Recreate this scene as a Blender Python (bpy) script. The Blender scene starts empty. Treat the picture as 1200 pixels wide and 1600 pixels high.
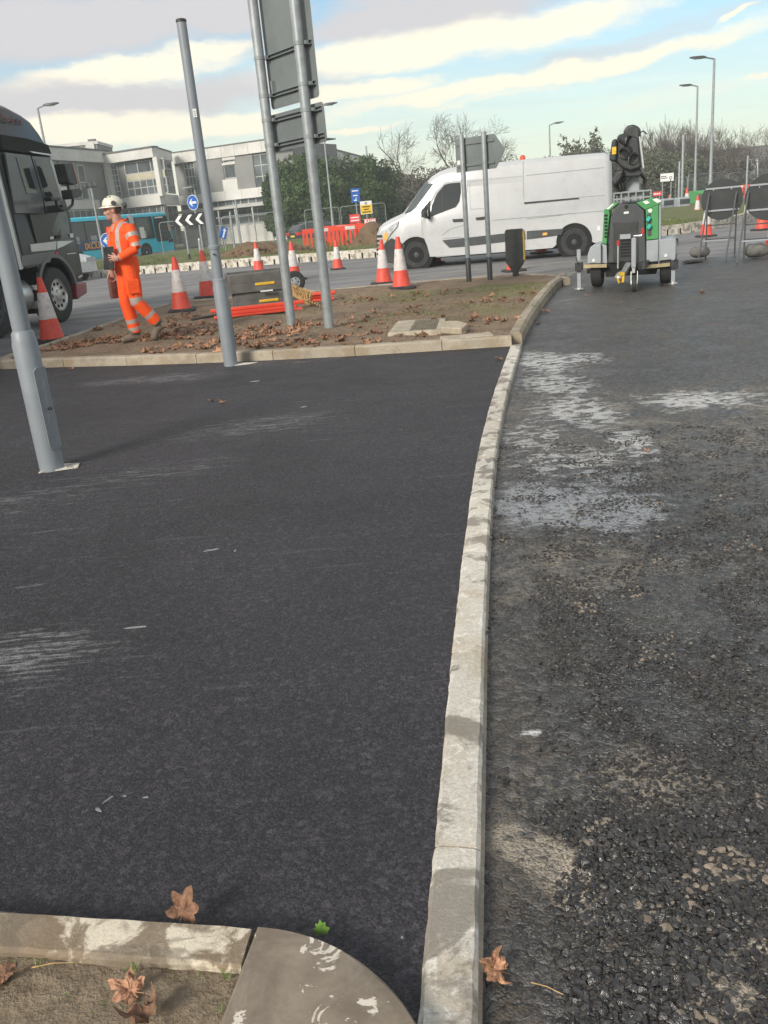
import bpy, bmesh, math, random
import numpy as np
from mathutils import Vector, Matrix, noise as mnoise
random.seed(7); rng = np.random.default_rng(7)
S = bpy.context.scene; C = S.collection; R_ = math.radians; PI = math.pi

# ---------------------------------------------------------------- camera
cam_d = bpy.data.cameras.new('camera'); cam = bpy.data.objects.new('camera', cam_d); C.objects.link(cam)
cam_d.sensor_fit = 'VERTICAL'; cam_d.sensor_height = 24.0; cam_d.lens = 20.4
cam_d.clip_start = .02; cam_d.clip_end = 3000
_p, _r = R_(18.989), R_(5.3)
_F = Vector((0, math.cos(_p), -math.sin(_p))); _R0 = Vector((1, 0, 0)); _U0 = Vector((0, math.sin(_p), math.cos(_p)))
_X = math.cos(_r)*_R0 - math.sin(_r)*_U0; _Y = math.sin(_r)*_R0 + math.cos(_r)*_U0
_m = Matrix((_X, _Y, -_F)).transposed().to_4x4(); _m.translation = (0, 0, 1.40)
cam.matrix_world = _m; S.camera = cam

# ---------------------------------------------------------------- world, sun, exposure
SUN_EL, SUN_AZ = 30, -142          # degrees; azimuth measured clockwise from +Y (the way the camera looks)
W = bpy.data.worlds.new('World'); S.world = W; W.use_nodes = True
def node(t, ty, **kw):
    n = t.nodes.new(ty)
    for k, v in kw.items():
        if k.startswith('_'): setattr(n, k[1:], v); continue
        key = int(k[1:]) if k[0] == 'i' and k[1:].isdigit() else k.replace('__', ' ')
        if isinstance(v, bpy.types.NodeSocket): t.links.new(v, n.inputs[key])
        else: n.inputs[key].default_value = v
    return n
def mth(t, op, a, b=None, c=None, clamp=False):
    n = t.nodes.new('ShaderNodeMath'); n.operation = op; n.use_clamp = clamp
    for i, v in enumerate((a, b, c)):
        if v is None: continue
        if isinstance(v, bpy.types.NodeSocket): t.links.new(v, n.inputs[i])
        else: n.inputs[i].default_value = v
    return n.outputs[0]
def vmth(t, op, a, b=None):
    n = t.nodes.new('ShaderNodeVectorMath'); n.operation = op
    for i, v in enumerate((a, b)):
        if v is None: continue
        if isinstance(v, bpy.types.NodeSocket): t.links.new(v, n.inputs[i])
        else: n.inputs[i].default_value = v
    return n.outputs['Value'] if op in ('LENGTH', 'DOT_PRODUCT') else n.outputs[0]
def sstep(t, x, a, b, lo=0., hi=1.):
    n = node(t, 'ShaderNodeMapRange', _interpolation_type='SMOOTHSTEP')
    t.links.new(x, n.inputs[0])
    for i, v in enumerate((a, b, lo, hi)): n.inputs[i+1].default_value = v
    return n.outputs[0]
def mixc(t, f, a, b, mode='MIX'):
    n = t.nodes.new('ShaderNodeMix'); n.data_type = 'RGBA'; n.blend_type = mode
    for s, v in ((0, f), (6, a), (7, b)):
        if isinstance(v, bpy.types.NodeSocket): t.links.new(v, n.inputs[s])
        else: n.inputs[s].default_value = (*v, 1) if isinstance(v, (tuple, list)) and len(v) == 3 else v
    return n.outputs[2]
def noise(t, vec, sc, det=4, rough=.55, dist=0):
    n = node(t, 'ShaderNodeTexNoise', Scale=sc, Detail=det, Roughness=rough, Distortion=dist)
    if vec is not None: t.links.new(vec, n.inputs['Vector'])
    return n.outputs['Fac']

wt = W.node_tree; wt.nodes.clear()
out = wt.nodes.new('ShaderNodeOutputWorld')
sky = node(wt, 'ShaderNodeTexSky', _sky_type='NISHITA', _sun_disc=False, _sun_elevation=R_(SUN_EL), _sun_rotation=R_(SUN_AZ), _air_density=1.0, _dust_density=.6, _ozone_density=1.6)
bg1 = node(wt, 'ShaderNodeBackground', Strength=.115); wt.links.new(mixc(wt, .55, sky.outputs[0], (.86, 1.08, 1.02), 'MULTIPLY'), bg1.inputs[0])
tc = wt.nodes.new('ShaderNodeTexCoord'); dr = tc.outputs['Generated']
sx = wt.nodes.new('ShaderNodeSeparateXYZ'); wt.links.new(dr, sx.inputs[0])
zc = mth(wt, 'MAXIMUM', sx.outputs[2], 0.0)
inv = mth(wt, 'DIVIDE', 1.0, mth(wt, 'ADD', zc, .07))
px_ = mth(wt, 'MULTIPLY', sx.outputs[0], inv); py_ = mth(wt, 'MULTIPLY', sx.outputs[1], inv)
cv = node(wt, 'ShaderNodeCombineXYZ', X=px_, Y=py_)
def mapped(t, vec, sc, rot=0, loc=(0, 0, 0)):
    n = node(t, 'ShaderNodeMapping', Scale=sc, Rotation=(0, 0, rot), Location=loc); t.links.new(vec, n.inputs[0]); return n.outputs[0]
big = noise(wt, mapped(wt, cv.outputs[0], (.30, .54, 1), R_(9), (3.1, 1.72, 0)), 1.0, 8, .57, .6)
fine = noise(wt, mapped(wt, cv.outputs[0], (1.2, 3.4, 1), R_(14), (1.3, 4.2, 0)), 1.0, 6, .6, .7)
dens = mth(wt, 'ADD', mth(wt, 'MULTIPLY', big, .72), mth(wt, 'MULTIPLY', fine, .34))
# the heavy bank of cloud stands to the left of the road, clear blue lanes run between the streaks
lft = sstep(wt, sx.outputs[0], .45, -.5)
dens = mth(wt, 'ADD', dens, mth(wt, 'MULTIPLY', lft, .062))
cl = sstep(wt, dens, .465, .575)
shade = noise(wt, mapped(wt, cv.outputs[0], (.55, 1.5, 1), R_(8), (7.7, 2.2, 0)), 1.0, 5, .55, .3)
thick = sstep(wt, mth(wt, 'ADD', mth(wt, 'MULTIPLY', dens, .6), mth(wt, 'MULTIPLY', shade, .55)), .54, .72)
high = sstep(wt, sx.outputs[2], .05, .2)
ccol = mixc(wt, thick, (1.0, .915, .70), (.575, .56, .565))
ccol = mixc(wt, mth(wt, 'MULTIPLY', high, .45), ccol, (.70, .68, .665))
# cream veil low down
low = sstep(wt, sx.outputs[2], .20, -.01)
hz = mixc(wt, sstep(wt, sx.outputs[0], .35, -.4), (.84, .88, .74), (1.0, .93, .72))
# the clouds in view: long soft banks and streaks, each at its azimuth and elevation
az = mth(wt, 'ARCTAN2', sx.outputs[0], sx.outputs[1]); el = mth(wt, 'ARCSINE', sx.outputs[2])
ae = node(wt, 'ShaderNodeCombineXYZ', X=az, Y=el).outputs[0]
wv = node(wt, 'ShaderNodeTexNoise', Scale=1.0, Detail=7, Roughness=.62); wt.links.new(mapped(wt, ae, (7, 16, 1)), wv.inputs['Vector'])
wo = vmth(wt, 'MULTIPLY', vmth(wt, 'SUBTRACT', wv.outputs['Color'], (.5, .5, .5)), (.16, .055, 0)); aw = vmth(wt, 'ADD', ae, wo)
def bank(lst):
    acc = None
    for (a, e), ra, re, rot, st in lst:
        n = node(wt, 'ShaderNodeMapping', _vector_type='TEXTURE', Location=(a, e, 0), Rotation=(0, 0, R_(rot)), Scale=(ra, re, 1)); wt.links.new(aw, n.inputs[0])
        v = sstep(wt, vmth(wt, 'LENGTH', vmth(wt, 'MULTIPLY', n.outputs[0], (1, 1, 0))), 1.2, .2, 0, st); acc = v if acc is None else mth(wt, 'MAXIMUM', acc, v)
    return acc
fray = noise(wt, mapped(wt, ae, (10, 44, 1), R_(3), (2, 5, 0)), 1., 7, .66, .6)
greyb = bank([((-0.275, 0.1976), .22, .038, 0, 1.), ((-0.2216, 0.1257), .20, .028, 2, 1.), ((-0.3058, 0.1357), .12, .030, 0, .8), ((-0.1261, 0.2023), .12, .026, 0, .85), ((0.0726, 0.1849), .24, .030, 4, .8), ((-0.0455, 0.1257), .1, .02, 3, .5), ((0.299, 0.1376), .2, .012, 5, .4)])
creamb = bank([((-0.2097, 0.1566), .15, .017, 2, .95), ((-0.1249, 0.1689), .08, .014, 4, .8), ((-0.1689, 0.0956), .20, .018, 1, 1.), ((-0.2688, 0.1079), .14, .016, 0, .95), ((0.0833, 0.1546), .22, .024, 5, 1.), ((0.2127, 0.1619), .16, .022, 5, .85), ((0.2052, 0.1173), .30, .0125, 3.4, 1.), ((0.0207, 0.1203), .10, .012, 2, .9), ((0.0104, 0.0835), .06, .0055, 4, .9), ((0.384, 0.1424), .035, .005, 12, .9), ((0.4061, 0.0916), .05, .006, 3, .8), ((0.146, 0.1028), .12, .006, 3, .5), ((0.3301, 0.0828), .16, .012, 2, .35)])
gm_ = sstep(wt, mth(wt, 'MULTIPLY_ADD', fray, .62, greyb), .36, 1.1); cm_ = sstep(wt, mth(wt, 'MULTIPLY_ADD', fray, .62, creamb), .40, 1.18)
seen = mth(wt, 'MULTIPLY', sstep(wt, el, .30, .18), sstep(wt, mth(wt, 'ABSOLUTE', az), .75, .5))
cl = mth(wt, 'MULTIPLY', cl, mth(wt, 'MULTIPLY_ADD', seen, -.85, 1.0))
bg2 = node(wt, 'ShaderNodeBackground', Color=ccol, Strength=.88)
bg3 = node(wt, 'ShaderNodeBackground', Color=hz, Strength=.86)
bg4 = node(wt, 'ShaderNodeBackground', Color=(.63, .605, .615, 1), Strength=.90); bg5 = node(wt, 'ShaderNodeBackground', Color=(1.0, .92, .735, 1), Strength=.92)
def over(f, a, b):
    n = wt.nodes.new('ShaderNodeMixShader'); wt.links.new(f, n.inputs[0]); wt.links.new(a.outputs[0], n.inputs[1]); wt.links.new(b.outputs[0], n.inputs[2]); return n
ms = over(mth(wt, 'MULTIPLY', low, .80), bg1, bg3)
ms = over(mth(wt, 'MULTIPLY', cl, .93), ms, bg2); ms = over(mth(wt, 'MULTIPLY', gm_, .95), ms, bg4); ms = over(mth(wt, 'MULTIPLY', cm_, .92), ms, bg5)
wt.links.new(ms.outputs[0], out.inputs[0])

sd = bpy.data.lights.new('sun', 'SUN'); sd.energy = 2.9; sd.angle = R_(18); sd.color = (1, .93, .82)
sun = bpy.data.objects.new('sun', sd); C.objects.link(sun)
_sv = Vector((math.sin(R_(SUN_AZ))*math.cos(R_(SUN_EL)), math.cos(R_(SUN_AZ))*math.cos(R_(SUN_EL)), math.sin(R_(SUN_EL))))
sun.rotation_euler = _sv.to_track_quat('Z', 'Y').to_euler(); sun.location = (-20, -10, 20)
S.view_settings.view_transform = 'Standard'; S.view_settings.look = 'None'; S.view_settings.gamma = 1.0
S.view_settings.exposure = 0.42; S.view_settings.use_curve_mapping = False
S.render.engine = 'CYCLES'; S.cycles.use_denoising = True; S.cycles.max_bounces = 6; S.cycles.volume_bounces = 0

# ---------------------------------------------------------------- helpers
class MB:
    def __init__(s, warp=None): s.v = []; s.f = []; s.m = []; s.warp = warp
    def add(s, vs, fs, m=0):
        b = len(s.v); s.v += [tuple(v) for v in vs]; s.f += [[i+b for i in f] for f in fs]; s.m += [m]*len(fs); return s
    def box(s, c, d, rot=None, m=0):
        x, y, z = (k/2 for k in d)
        vs = [Vector((i*x, j*y, k*z)) for i in (-1, 1) for j in (-1, 1) for k in (-1, 1)]
        if rot is not None:
            if not isinstance(rot, Matrix): rot = Matrix.Rotation(rot, 3, 'Z')
            vs = [rot @ v for v in vs]
        vs = [v + Vector(c) for v in vs]
        return s.add(vs, [(0, 1, 3, 2), (4, 6, 7, 5), (0, 4, 5, 1), (2, 3, 7, 6), (0, 2, 6, 4), (1, 5, 7, 3)], m)
    def bb(s, a, b, m=0):
        return s.box([(p+q)/2 for p, q in zip(a, b)], [abs(q-p) for p, q in zip(a, b)], None, m)
    def bar(s, p, q, w, h=None, m=0, up=(0, 0, 1)):
        p, q = Vector(p), Vector(q); d = (q-p); L = d.length; d.normalize(); u = Vector(up)
        if abs(d.dot(u)) > .98: u = Vector((0, 1, 0))
        sd_ = d.cross(u).normalized(); u = sd_.cross(d)
        return s.box((p+q)/2, (L, w, h or w), Matrix((d, sd_, u)).transposed(), m)
    def tube(s, path, r, n=8, m=0, caps=True, flat=1.0):
        P = [Vector(p) for p in path]; rs = r if isinstance(r, (list, tuple)) else [r]*len(P)
        rings = []; prev = None
        for i, p in enumerate(P):
            d = (P[min(i+1, len(P)-1)] - P[max(i-1, 0)]).normalized()
            u = prev if prev is not None else (Vector((0, 0, 1)) if abs(d.z) < .9 else Vector((1, 0, 0)))
            a = d.cross(u)
            if a.length < 1e-5: a = d.cross(Vector((0, 1, 0)))
            a.normalize(); u = a.cross(d).normalized(); prev = u
            rings.append([p + rs[i]*(math.cos(2*PI*k/n)*a + flat*math.sin(2*PI*k/n)*u) for k in range(n)])
        return s.loft(rings, caps, m)
    def cyl(s, p, q, r, r2=None, n=14, m=0): return s.tube([p, q], [r, r if r2 is None else r2], n, m)
    def loft(s, rings, caps=True, m=0):
        n = len(rings[0]); vs = [v for r in rings for v in r]; fs = []
        for i in range(len(rings)-1):
            for k in range(n): fs.append((i*n+k, i*n+(k+1) % n, (i+1)*n+(k+1) % n, (i+1)*n+k))
        if caps: fs += [tuple(reversed(range(n))), tuple(range((len(rings)-1)*n, len(rings)*n))]
        return s.add(vs, fs, m)
    def lathe(s, prof, n=24, c=(0, 0, 0), axis='z', m=0, caps=True):
        def pt(r, z, a):
            x, y = r*math.cos(a), r*math.sin(a)
            v = {'z': (x, y, z), 'y': (x, z, y), 'x': (z, x, y)}[axis]
            return (v[0]+c[0], v[1]+c[1], v[2]+c[2])
        return s.loft([[pt(r, z, 2*PI*k/n) for k in range(n)] for r, z in prof], caps, m)
    def prism(s, poly, a, b, plane='xz', m=0):
        def pt(p, t): return {'xz': (p[0], t, p[1]), 'xy': (p[0], p[1], t), 'yz': (t, p[0], p[1])}[plane]
        n = len(poly); vs = [pt(p, a) for p in poly] + [pt(p, b) for p in poly]
        return s.add(vs, [tuple(reversed(range(n))), tuple(range(n, 2*n))] + [(k, (k+1) % n, n+(k+1) % n, n+k) for k in range(n)], m)
    def ball(s, c, r, nu=14, nv=9, m=0):
        rx, ry, rz = r if isinstance(r, (tuple, list)) else (r, r, r); rings = []
        for j in range(1, nv):
            t = PI*j/nv
            rings.append([(c[0]+rx*math.sin(t)*math.cos(2*PI*k/nu), c[1]+ry*math.sin(t)*math.sin(2*PI*k/nu), c[2]-rz*math.cos(t)) for k in range(nu)])
        return s.loft(rings, True, m)
    def mesh(s, name, mats, smooth=35):
        me = bpy.data.meshes.new(name); v = s.v
        if s.warp: v = [s.warp(*p) for p in v]
        me.from_pydata([tuple(p) for p in v], [], s.f)
        for q in (mats if isinstance(mats, (list, tuple)) else [mats]): me.materials.append(q)
        me.polygons.foreach_set('material_index', s.m)
        bm = bmesh.new(); bm.from_mesh(me); bmesh.ops.recalc_face_normals(bm, faces=bm.faces[:]); bm.to_mesh(me); bm.free()
        if smooth:
            me.polygons.foreach_set('use_smooth', [True]*len(me.polygons)); me.set_sharp_from_angle(angle=R_(smooth))
        me.update(); return me
    def build(s, name, mats, parent=None, smooth=35, bevel=0, seg=2, label=None):
        o = bpy.data.objects.new(name, s.mesh(name, mats, smooth)); C.objects.link(o); o.parent = parent
        if bevel:
            b = o.modifiers.new('b', 'BEVEL'); b.width = bevel; b.segments = seg; b.limit_method = 'ANGLE'; b.angle_limit = R_(40); b.harden_normals = True
        if label: o['label'] = label
        return o
def tag(o, label=None, cat=None, group=None, kind=None):
    for k, v in (('label', label), ('category', cat), ('group', group), ('kind', kind)):
        if v: o[k] = v
    return o
def thing(name, label, cat, loc=(0, 0, 0), rz=0, group=None, kind=None):
    o = bpy.data.objects.new(name, None); C.objects.link(o); o.empty_display_size = .2
    o.location = loc if len(loc) == 3 else (*loc, 0); o.rotation_euler = (0, 0, rz)
    return tag(o, label, cat, group, kind)
def copy_tree(o, parent=None, loc=None, rz=None, label=None):
    c = o.copy(); C.objects.link(c); c.parent = parent
    if loc is not None: c.location = loc
    if rz is not None: c.rotation_euler = (0, 0, rz)
    if label: c['label'] = label
    for ch in list(o.children): copy_tree(ch, c)
    return c
def text(body, size, m, parent, loc, rot, name='lettering', extrude=.002, align='CENTER', sx=1.0, bold=0):
    cu = bpy.data.curves.new(name, 'FONT'); cu.body = body; cu.size = size; cu.extrude = extrude; cu.align_x = align; cu.align_y = 'CENTER'; cu.offset = bold
    cu.materials.append(m); o = bpy.data.objects.new(name, cu); C.objects.link(o)
    me = bpy.data.meshes.new_from_object(o.evaluated_get(bpy.context.evaluated_depsgraph_get())); bpy.data.objects.remove(o); o = bpy.data.objects.new(name, me); C.objects.link(o); o.parent = parent
    o.location = loc; o.rotation_euler = rot; o.scale = (sx, 1, 1); return o
def rrect(x0, x1, y0, y1, r, n=5):
    pts = []
    for cx, cy, a in ((x1-r, y0+r, -90), (x1-r, y1-r, 0), (x0+r, y1-r, 90), (x0+r, y0+r, 180)):
        pts += [(cx+r*math.cos(R_(a+90*k/n)), cy+r*math.sin(R_(a+90*k/n))) for k in range(n+1)]
    return pts
def yaw(p, q): return math.atan2(q[1]-p[1], q[0]-p[0])
def lerp(a, b, t): return tuple(p+(q-p)*t for p, q in zip(a, b))

# ---------------------------------------------------------------- materials
def mat(name, col, rough=.6, metal=0., var=.12, sc=6., bump=0., bsc=60., dirt=0., dcol=(.16, .13, .10), dsc=3., spec=.5, coat=0., alpha=None, rand=0., trans=0., rvar=.12):
    m = bpy.data.materials.new(name); m.use_nodes = True; t = m.node_tree; b = t.nodes['Principled BSDF']
    tcn = t.nodes.new('ShaderNodeTexCoord'); ob = tcn.outputs['Object']
    n1 = noise(t, ob, sc, 5, .6)
    base = mixc(t, sstep(t, n1, .3, .7), tuple(c*(1-var) for c in col), tuple(min(1, c*(1+var)) for c in col))
    if rand:
        oi = t.nodes.new('ShaderNodeObjectInfo')
        k = mth(t, 'MULTIPLY_ADD', oi.outputs['Random'], 2*rand, 1-rand)
        h = node(t, 'ShaderNodeHueSaturation', Value=k, Color=base); base = h.outputs[0]
    if dirt:
        n2 = noise(t, ob, dsc, 7, .68)
        base = mixc(t, mth(t, 'MULTIPLY', sstep(t, n2, .48, .72), dirt), base, dcol)
    t.links.new(base, b.inputs['Base Color'])
    b.inputs['Roughness'].default_value = rough; b.inputs['Metallic'].default_value = metal
    if rvar: t.links.new(mth(t, 'MULTIPLY_ADD', n1, rvar, rough-rvar/2), b.inputs['Roughness'])
    b.inputs['Specular IOR Level'].default_value = spec
    if coat: b.inputs['Coat Weight'].default_value = coat; b.inputs['Coat Roughness'].default_value = .06
    if trans: b.inputs['Transmission Weight'].default_value = trans
    if bump:
        bn = node(t, 'ShaderNodeBump', Strength=bump, Distance=.01, Height=noise(t, ob, bsc, 4, .6)); t.links.new(bn.outputs[0], b.inputs['Normal'])
    return m
M = {}
M['galv'] = mat('galvanised_steel', (.285, .31, .32), .5, .2, .16, 9, .05, 40, .25, (.25, .27, .27), 6)
M['polegrey'] = mat('grey_paint', (.225, .25, .278), .45, .0, .06, 3, .03, 30, .3, (.34, .35, .37), 4)
M['signback'] = mat('sign_back_grey', (.20, .225, .228), .5, .2, .10, 2, 0, 30, .2, (.26, .27, .27), 3)
M['black'] = mat('black_plastic', (.030, .032, .034), .45, 0, .2, 8, .05, 60, .35, (.09, .085, .08), 4)
M['rubber'] = mat('tyre_rubber', (.030, .030, .031), .8, 0, .2, 10, .2, 50, .5, (.085, .08, .075), 4)
M['white'] = mat('white_paint', (.51, .52, .53), .28, 0, .04, 2, 0, 10, .25, (.48, .46, .43), 1.6, coat=.4)
M['screen'] = mat('windscreen_glass', (.11, .13, .14), .10, 0, .25, 1.2, spec=.8, rvar=.02)  # sky reflection put into the colour, lighter than the side glass
M['glass'] = mat('dark_glass', (.028, .035, .038), .06, 0, .1, 2, 0, 10, 0, spec=.8, rvar=.02)
M['wglass'] = mat('building_glass', (.12, .14, .15), .16, 0, .35, .6, 0, 10, .3, (.20, .20, .19), .5, spec=.6, rand=.25)
M['conered'] = mat('cone_red', (.72, .075, .045), .55, 0, .14, 7, .04, 40, .42, (.30, .09, .07), 8)
M['conewhite'] = mat('cone_sleeve', (.70, .66, .65), .5, 0, .10, 8, .05, 60, .6, (.40, .34, .31), 9)
M['conebase'] = mat('cone_base_black', (.035, .035, .035), .8, 0, .25, 9, .2, 50, .5, (.12, .11, .10), 6)
M['barrier'] = mat('barrier_red_plastic', (.78, .075, .035), .42, 0, .08, 5, 0, 30, .18, (.42, .12, .08), 5)
M['chamber'] = mat('chamber_black', (.115, .112, .106), .7, 0, .25, 5, .2, 60, .6, (.13, .12, .11), 4)
M['yellow'] = mat('yellow_plastic', (.70, .42, .03), .5, 0, .1, 8, 0, 40, .3, (.4, .28, .08), 7)
M['orange'] = mat('hi_vis_orange', (1.0, .095, .008), .75, 0, .10, 9, 1.0, 18, .30, (.70, .09, .02), 6)
M['reflect'] = mat('reflective_tape', (.42, .36, .33), .5, .1, .12, 12)
M['skin'] = mat('skin', (.50, .27, .20), .55, 0, .1, 18)
M['hair'] = mat('short_hair', (.10, .075, .06), .8)
M['helmet'] = mat('helmet_cream', (.72, .68, .56), .35, 0, .06, 9, 0, 30, .2, (.55, .47, .33), 7, coat=.3)
M['boot'] = mat('work_boot', (.17, .135, .10), .8, 0, .2, 12, .3, 40)
M['redbrown'] = mat('red_brown_pouch', (.17, .065, .055), .7, 0, .2, 20)
M['truck'] = mat('black_lorry_paint', (.010, .0105, .012), .30, 0, .1, 2, 0, 20, .2, (.035, .033, .03), 1.4, spec=.35, coat=.12)
M['truckgrey'] = mat('lorry_panel_grey', (.105, .113, .12), .35, 0, .08, 2, 0, 20, .3, (.16, .155, .15), 2, coat=.2)  # mid grey tone for the lorry's side panels, skirt and trailer box
M['silver'] = mat('silver_stripe', (.55, .56, .55), .25, .3, .08, 3)
M['alu'] = mat('aluminium', (.60, .60, .58), .35, .8, .12, 10, 0, 30, .3, (.25, .23, .2), 8)
M['burgundy'] = mat('burgundy_bumper', (.22, .025, .04), .25, 0, .1, 3, 0, 20, .25, (.2, .1, .09), 3, coat=.6)
M['redpaint'] = mat('red_lettering', (.34, .045, .035), .4)
M['bus'] = mat('turquoise_paint', (.02, .55, .74), .25, 0, .06, 1.2, 0, 20, .15, (.12, .33, .38), 1.5, coat=.4)
M['busnavy'] = mat('navy_advert', (.03, .07, .17), .4)
M['adorange'] = mat('advert_orange', (.85, .38, .06), .5)
M['green'] = mat('trailer_green', (.065, .30, .095), .38, 0, .08, 4, 0, 20, .2, (.10, .26, .10), 4, coat=.2)
M['trgrey'] = mat('trailer_grey', (.33, .36, .385), .42, 0, .08, 4, 0, 30, .25, (.26, .25, .24), 3)
M['trdark'] = mat('trailer_dark_panel', (.055, .06, .065), .5, 0, .12, 5, 0, 30, .4, (.12, .12, .115), 3)
M['zinc'] = mat('yellow_zinc', (.50, .42, .25), .4, .5, .2, 12)
M['gold'] = mat('brass_yellow', (.75, .46, .04), .35, .2, .25, 20)
M['teal'] = mat('teal_plug', (.03, .40, .34), .5)
M['sticker'] = mat('white_sticker', (.75, .75, .74), .5, 0, .08, 30)
M['red'] = mat('red_plastic', (.55, .03, .03), .4)
M['signwhite'] = mat('sign_white', (.78, .78, .78), .45, 0, .03, 5)
M['signblack'] = mat('sign_black', (.02, .021, .023), .45)
M['signblue'] = mat('sign_blue', (.018, .115, .46), .4, 0, .05, 5)
M['signyellow'] = mat('sign_yellow', (.80, .50, .02), .45)
M['signred'] = mat('sign_red', (.68, .05, .05), .45, 0, .08, 6)
M['bwhite'] = mat('white_render', (.66, .65, .62), .8, 0, .09, .5, .1, 6, .5, (.40, .38, .34), .35)
M['bpanel'] = mat('grey_cladding', (.24, .24, .235), .7, 0, .12, .6, .2, 8, .3, (.28, .275, .27), .5, rand=.1)
M['bdark'] = mat('roof_edge_dark', (.14, .14, .14), .8)
M['blind'] = mat('cream_blind', (.55, .50, .38), .8)
M['frame'] = mat('window_frame', (.50, .50, .48), .6, 0, .1, 2)
M['wood'] = mat('wood_handle', (.45, .28, .10), .7, 0, .2, 14)
M['bristle'] = mat('broom_bristle', (.52, .34, .15), .9, 0, .25, 40, .5, 120)
M['stone'] = mat('pale_slab', (.44, .38, .29), .85, 0, .2, 7, .5, 40, .6, (.24, .19, .13), 9)
M['ironwork'] = mat('cover_grid', (.18, .16, .12), .8, 0, .25, 20, .4, 60)
M['bark'] = mat('bark', (.16, .13, .11), .9, 0, .2, 3, rand=.15)
M['twig'] = mat('twig', (.125, .10, .085), .9, 0, .2, 2, rand=.12)
M['evergreen'] = mat('evergreen_leaf', (.058, .094, .030), .7, 0, .55, .9, rand=.2, spec=.25)
M['brownbush'] = mat('brown_thicket', (.105, .09, .072), .8, 0, .4, 1.0, rand=.2)
M['olive'] = mat('sparse_leaf', (.125, .135, .085), .7, 0, .4, 2, rand=.15)
M['leaf'] = mat('dead_leaf', (.345, .185, .11), .75, 0, .35, 3.2, .4, 7, .55, (.15, .07, .04), 2.2, rand=.4)
M['weed'] = mat('weed_leaf', (.16, .30, .06), .6, 0, .25, 30)
M['grassblade'] = mat('grass_blade', (.12, .15, .04), .7, 0, .45, .8)
M['lamp'] = mat('clear_lens', (.42, .44, .45), .12, 0, .06, 30, spec=.8)
M['amber'] = mat('amber_lens', (.85, .42, .10), .25)
M['discback'] = mat('sign_disc_back', (.032, .035, .037), .5, 0, .1, 4, 0, 30, .3, (.10, .10, .10), 3)
M['headlamp'] = mat('headlamp_lens', (.50, .52, .53), .1, 0, .3, 14, spec=.8)
M['sand'] = mat('sandbag', (.16, .155, .145), .9, 0, .2, 10, .5, 30)
M['carpaint'] = mat('dark_car_paint', (.045, .055, .06), .2, 0, .08, 2, coat=.6)
M['pitblack'] = mat('dark_recess', (.012, .012, .012), .9)
M['plate'] = mat('number_plate', (.70, .55, .10), .4)

# ---------------------------------------------------------------- ground materials
def blobs(t, pos, lst, wob=.25, wsc=1.6):
    """mask of irregular patches at world places (x, y, rx, ry, rot_deg, strength)"""
    w = t.nodes.new('ShaderNodeTexNoise'); w.inputs['Scale'].default_value = wsc; w.inputs['Detail'].default_value = 6; t.links.new(pos, w.inputs['Vector'])
    off = vmth(t, 'SCALE', vmth(t, 'SUBTRACT', w.outputs['Color'], (.5, .5, .5))); off.node.inputs['Scale'].default_value = 2*wob
    p = vmth(t, 'ADD', pos, off); acc = None
    for x, y, rx, ry, a, st in lst:
        n = node(t, 'ShaderNodeMapping', _vector_type='TEXTURE', Location=(x, y, 0), Rotation=(0, 0, R_(a)), Scale=(rx, ry, 1)); t.links.new(p, n.inputs[0])
        f = vmth(t, 'MULTIPLY', n.outputs[0], (1, 1, 0)); d = vmth(t, 'LENGTH', f)
        v = sstep(t, d, 1.15, .25, 0, st); acc = v if acc is None else mth(t, 'MAXIMUM', acc, v)
    return acc
def ground_mat(name):
    m = bpy.data.materials.new(name); m.use_nodes = True; t = m.node_tree
    g = t.nodes.new('ShaderNodeNewGeometry'); return m, t, t.nodes['Principled BSDF'], g.outputs['Position']
def vor(t, pos, sc, feat='F1', rand=1.):
    n = t.nodes.new('ShaderNodeTexVoronoi'); n.feature = feat; n.inputs['Scale'].default_value = sc; n.inputs['Randomness'].default_value = rand
    t.links.new(pos, n.inputs['Vector']); return n
def lum(t, c): 
    n = t.nodes.new('ShaderNodeSeparateColor'); t.links.new(c, n.inputs[0]); return n.outputs[0]

# fresh footway asphalt
m, t, b, pos = ground_mat('footway_asphalt'); M['footway'] = m
v1 = vor(t, pos, 165); v2 = vor(t, pos, 70)
chip = lum(t, v1.outputs['Color']); chip2 = lum(t, v2.outputs['Color'])
lg = noise(t, pos, .55, 5, .6, .4); md = noise(t, pos, 3.2, 6, .65)
k = mth(t, 'MULTIPLY_ADD', mth(t, 'POWER', chip, 2.2), .034, .0185)
k = mth(t, 'ADD', k, mth(t, 'MULTIPLY', mth(t, 'POWER', chip2, 6.), .03))
k = mth(t, 'MULTIPLY', k, sstep(t, lg, .3, .72, .82, 1.25)); k = mth(t, 'MULTIPLY', k, sstep(t, md, .3, .7, .9, 1.1))
col = node(t, 'ShaderNodeCombineXYZ', X=mth(t, 'MULTIPLY', k, 1.02), Y=mth(t, 'MULTIPLY', k, .95), Z=mth(t, 'MULTIPLY', k, 1.12)).outputs[0]
st1 = noise(t, mapped(t, pos, (1.1, 12, 1), R_(-7)), 3.2, 7, .72, .4)
st2 = noise(t, mapped(t, pos, (.45, 6, 1), R_(-14), (4, 2, 0)), 3.2, 6, .7, .3)
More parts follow.
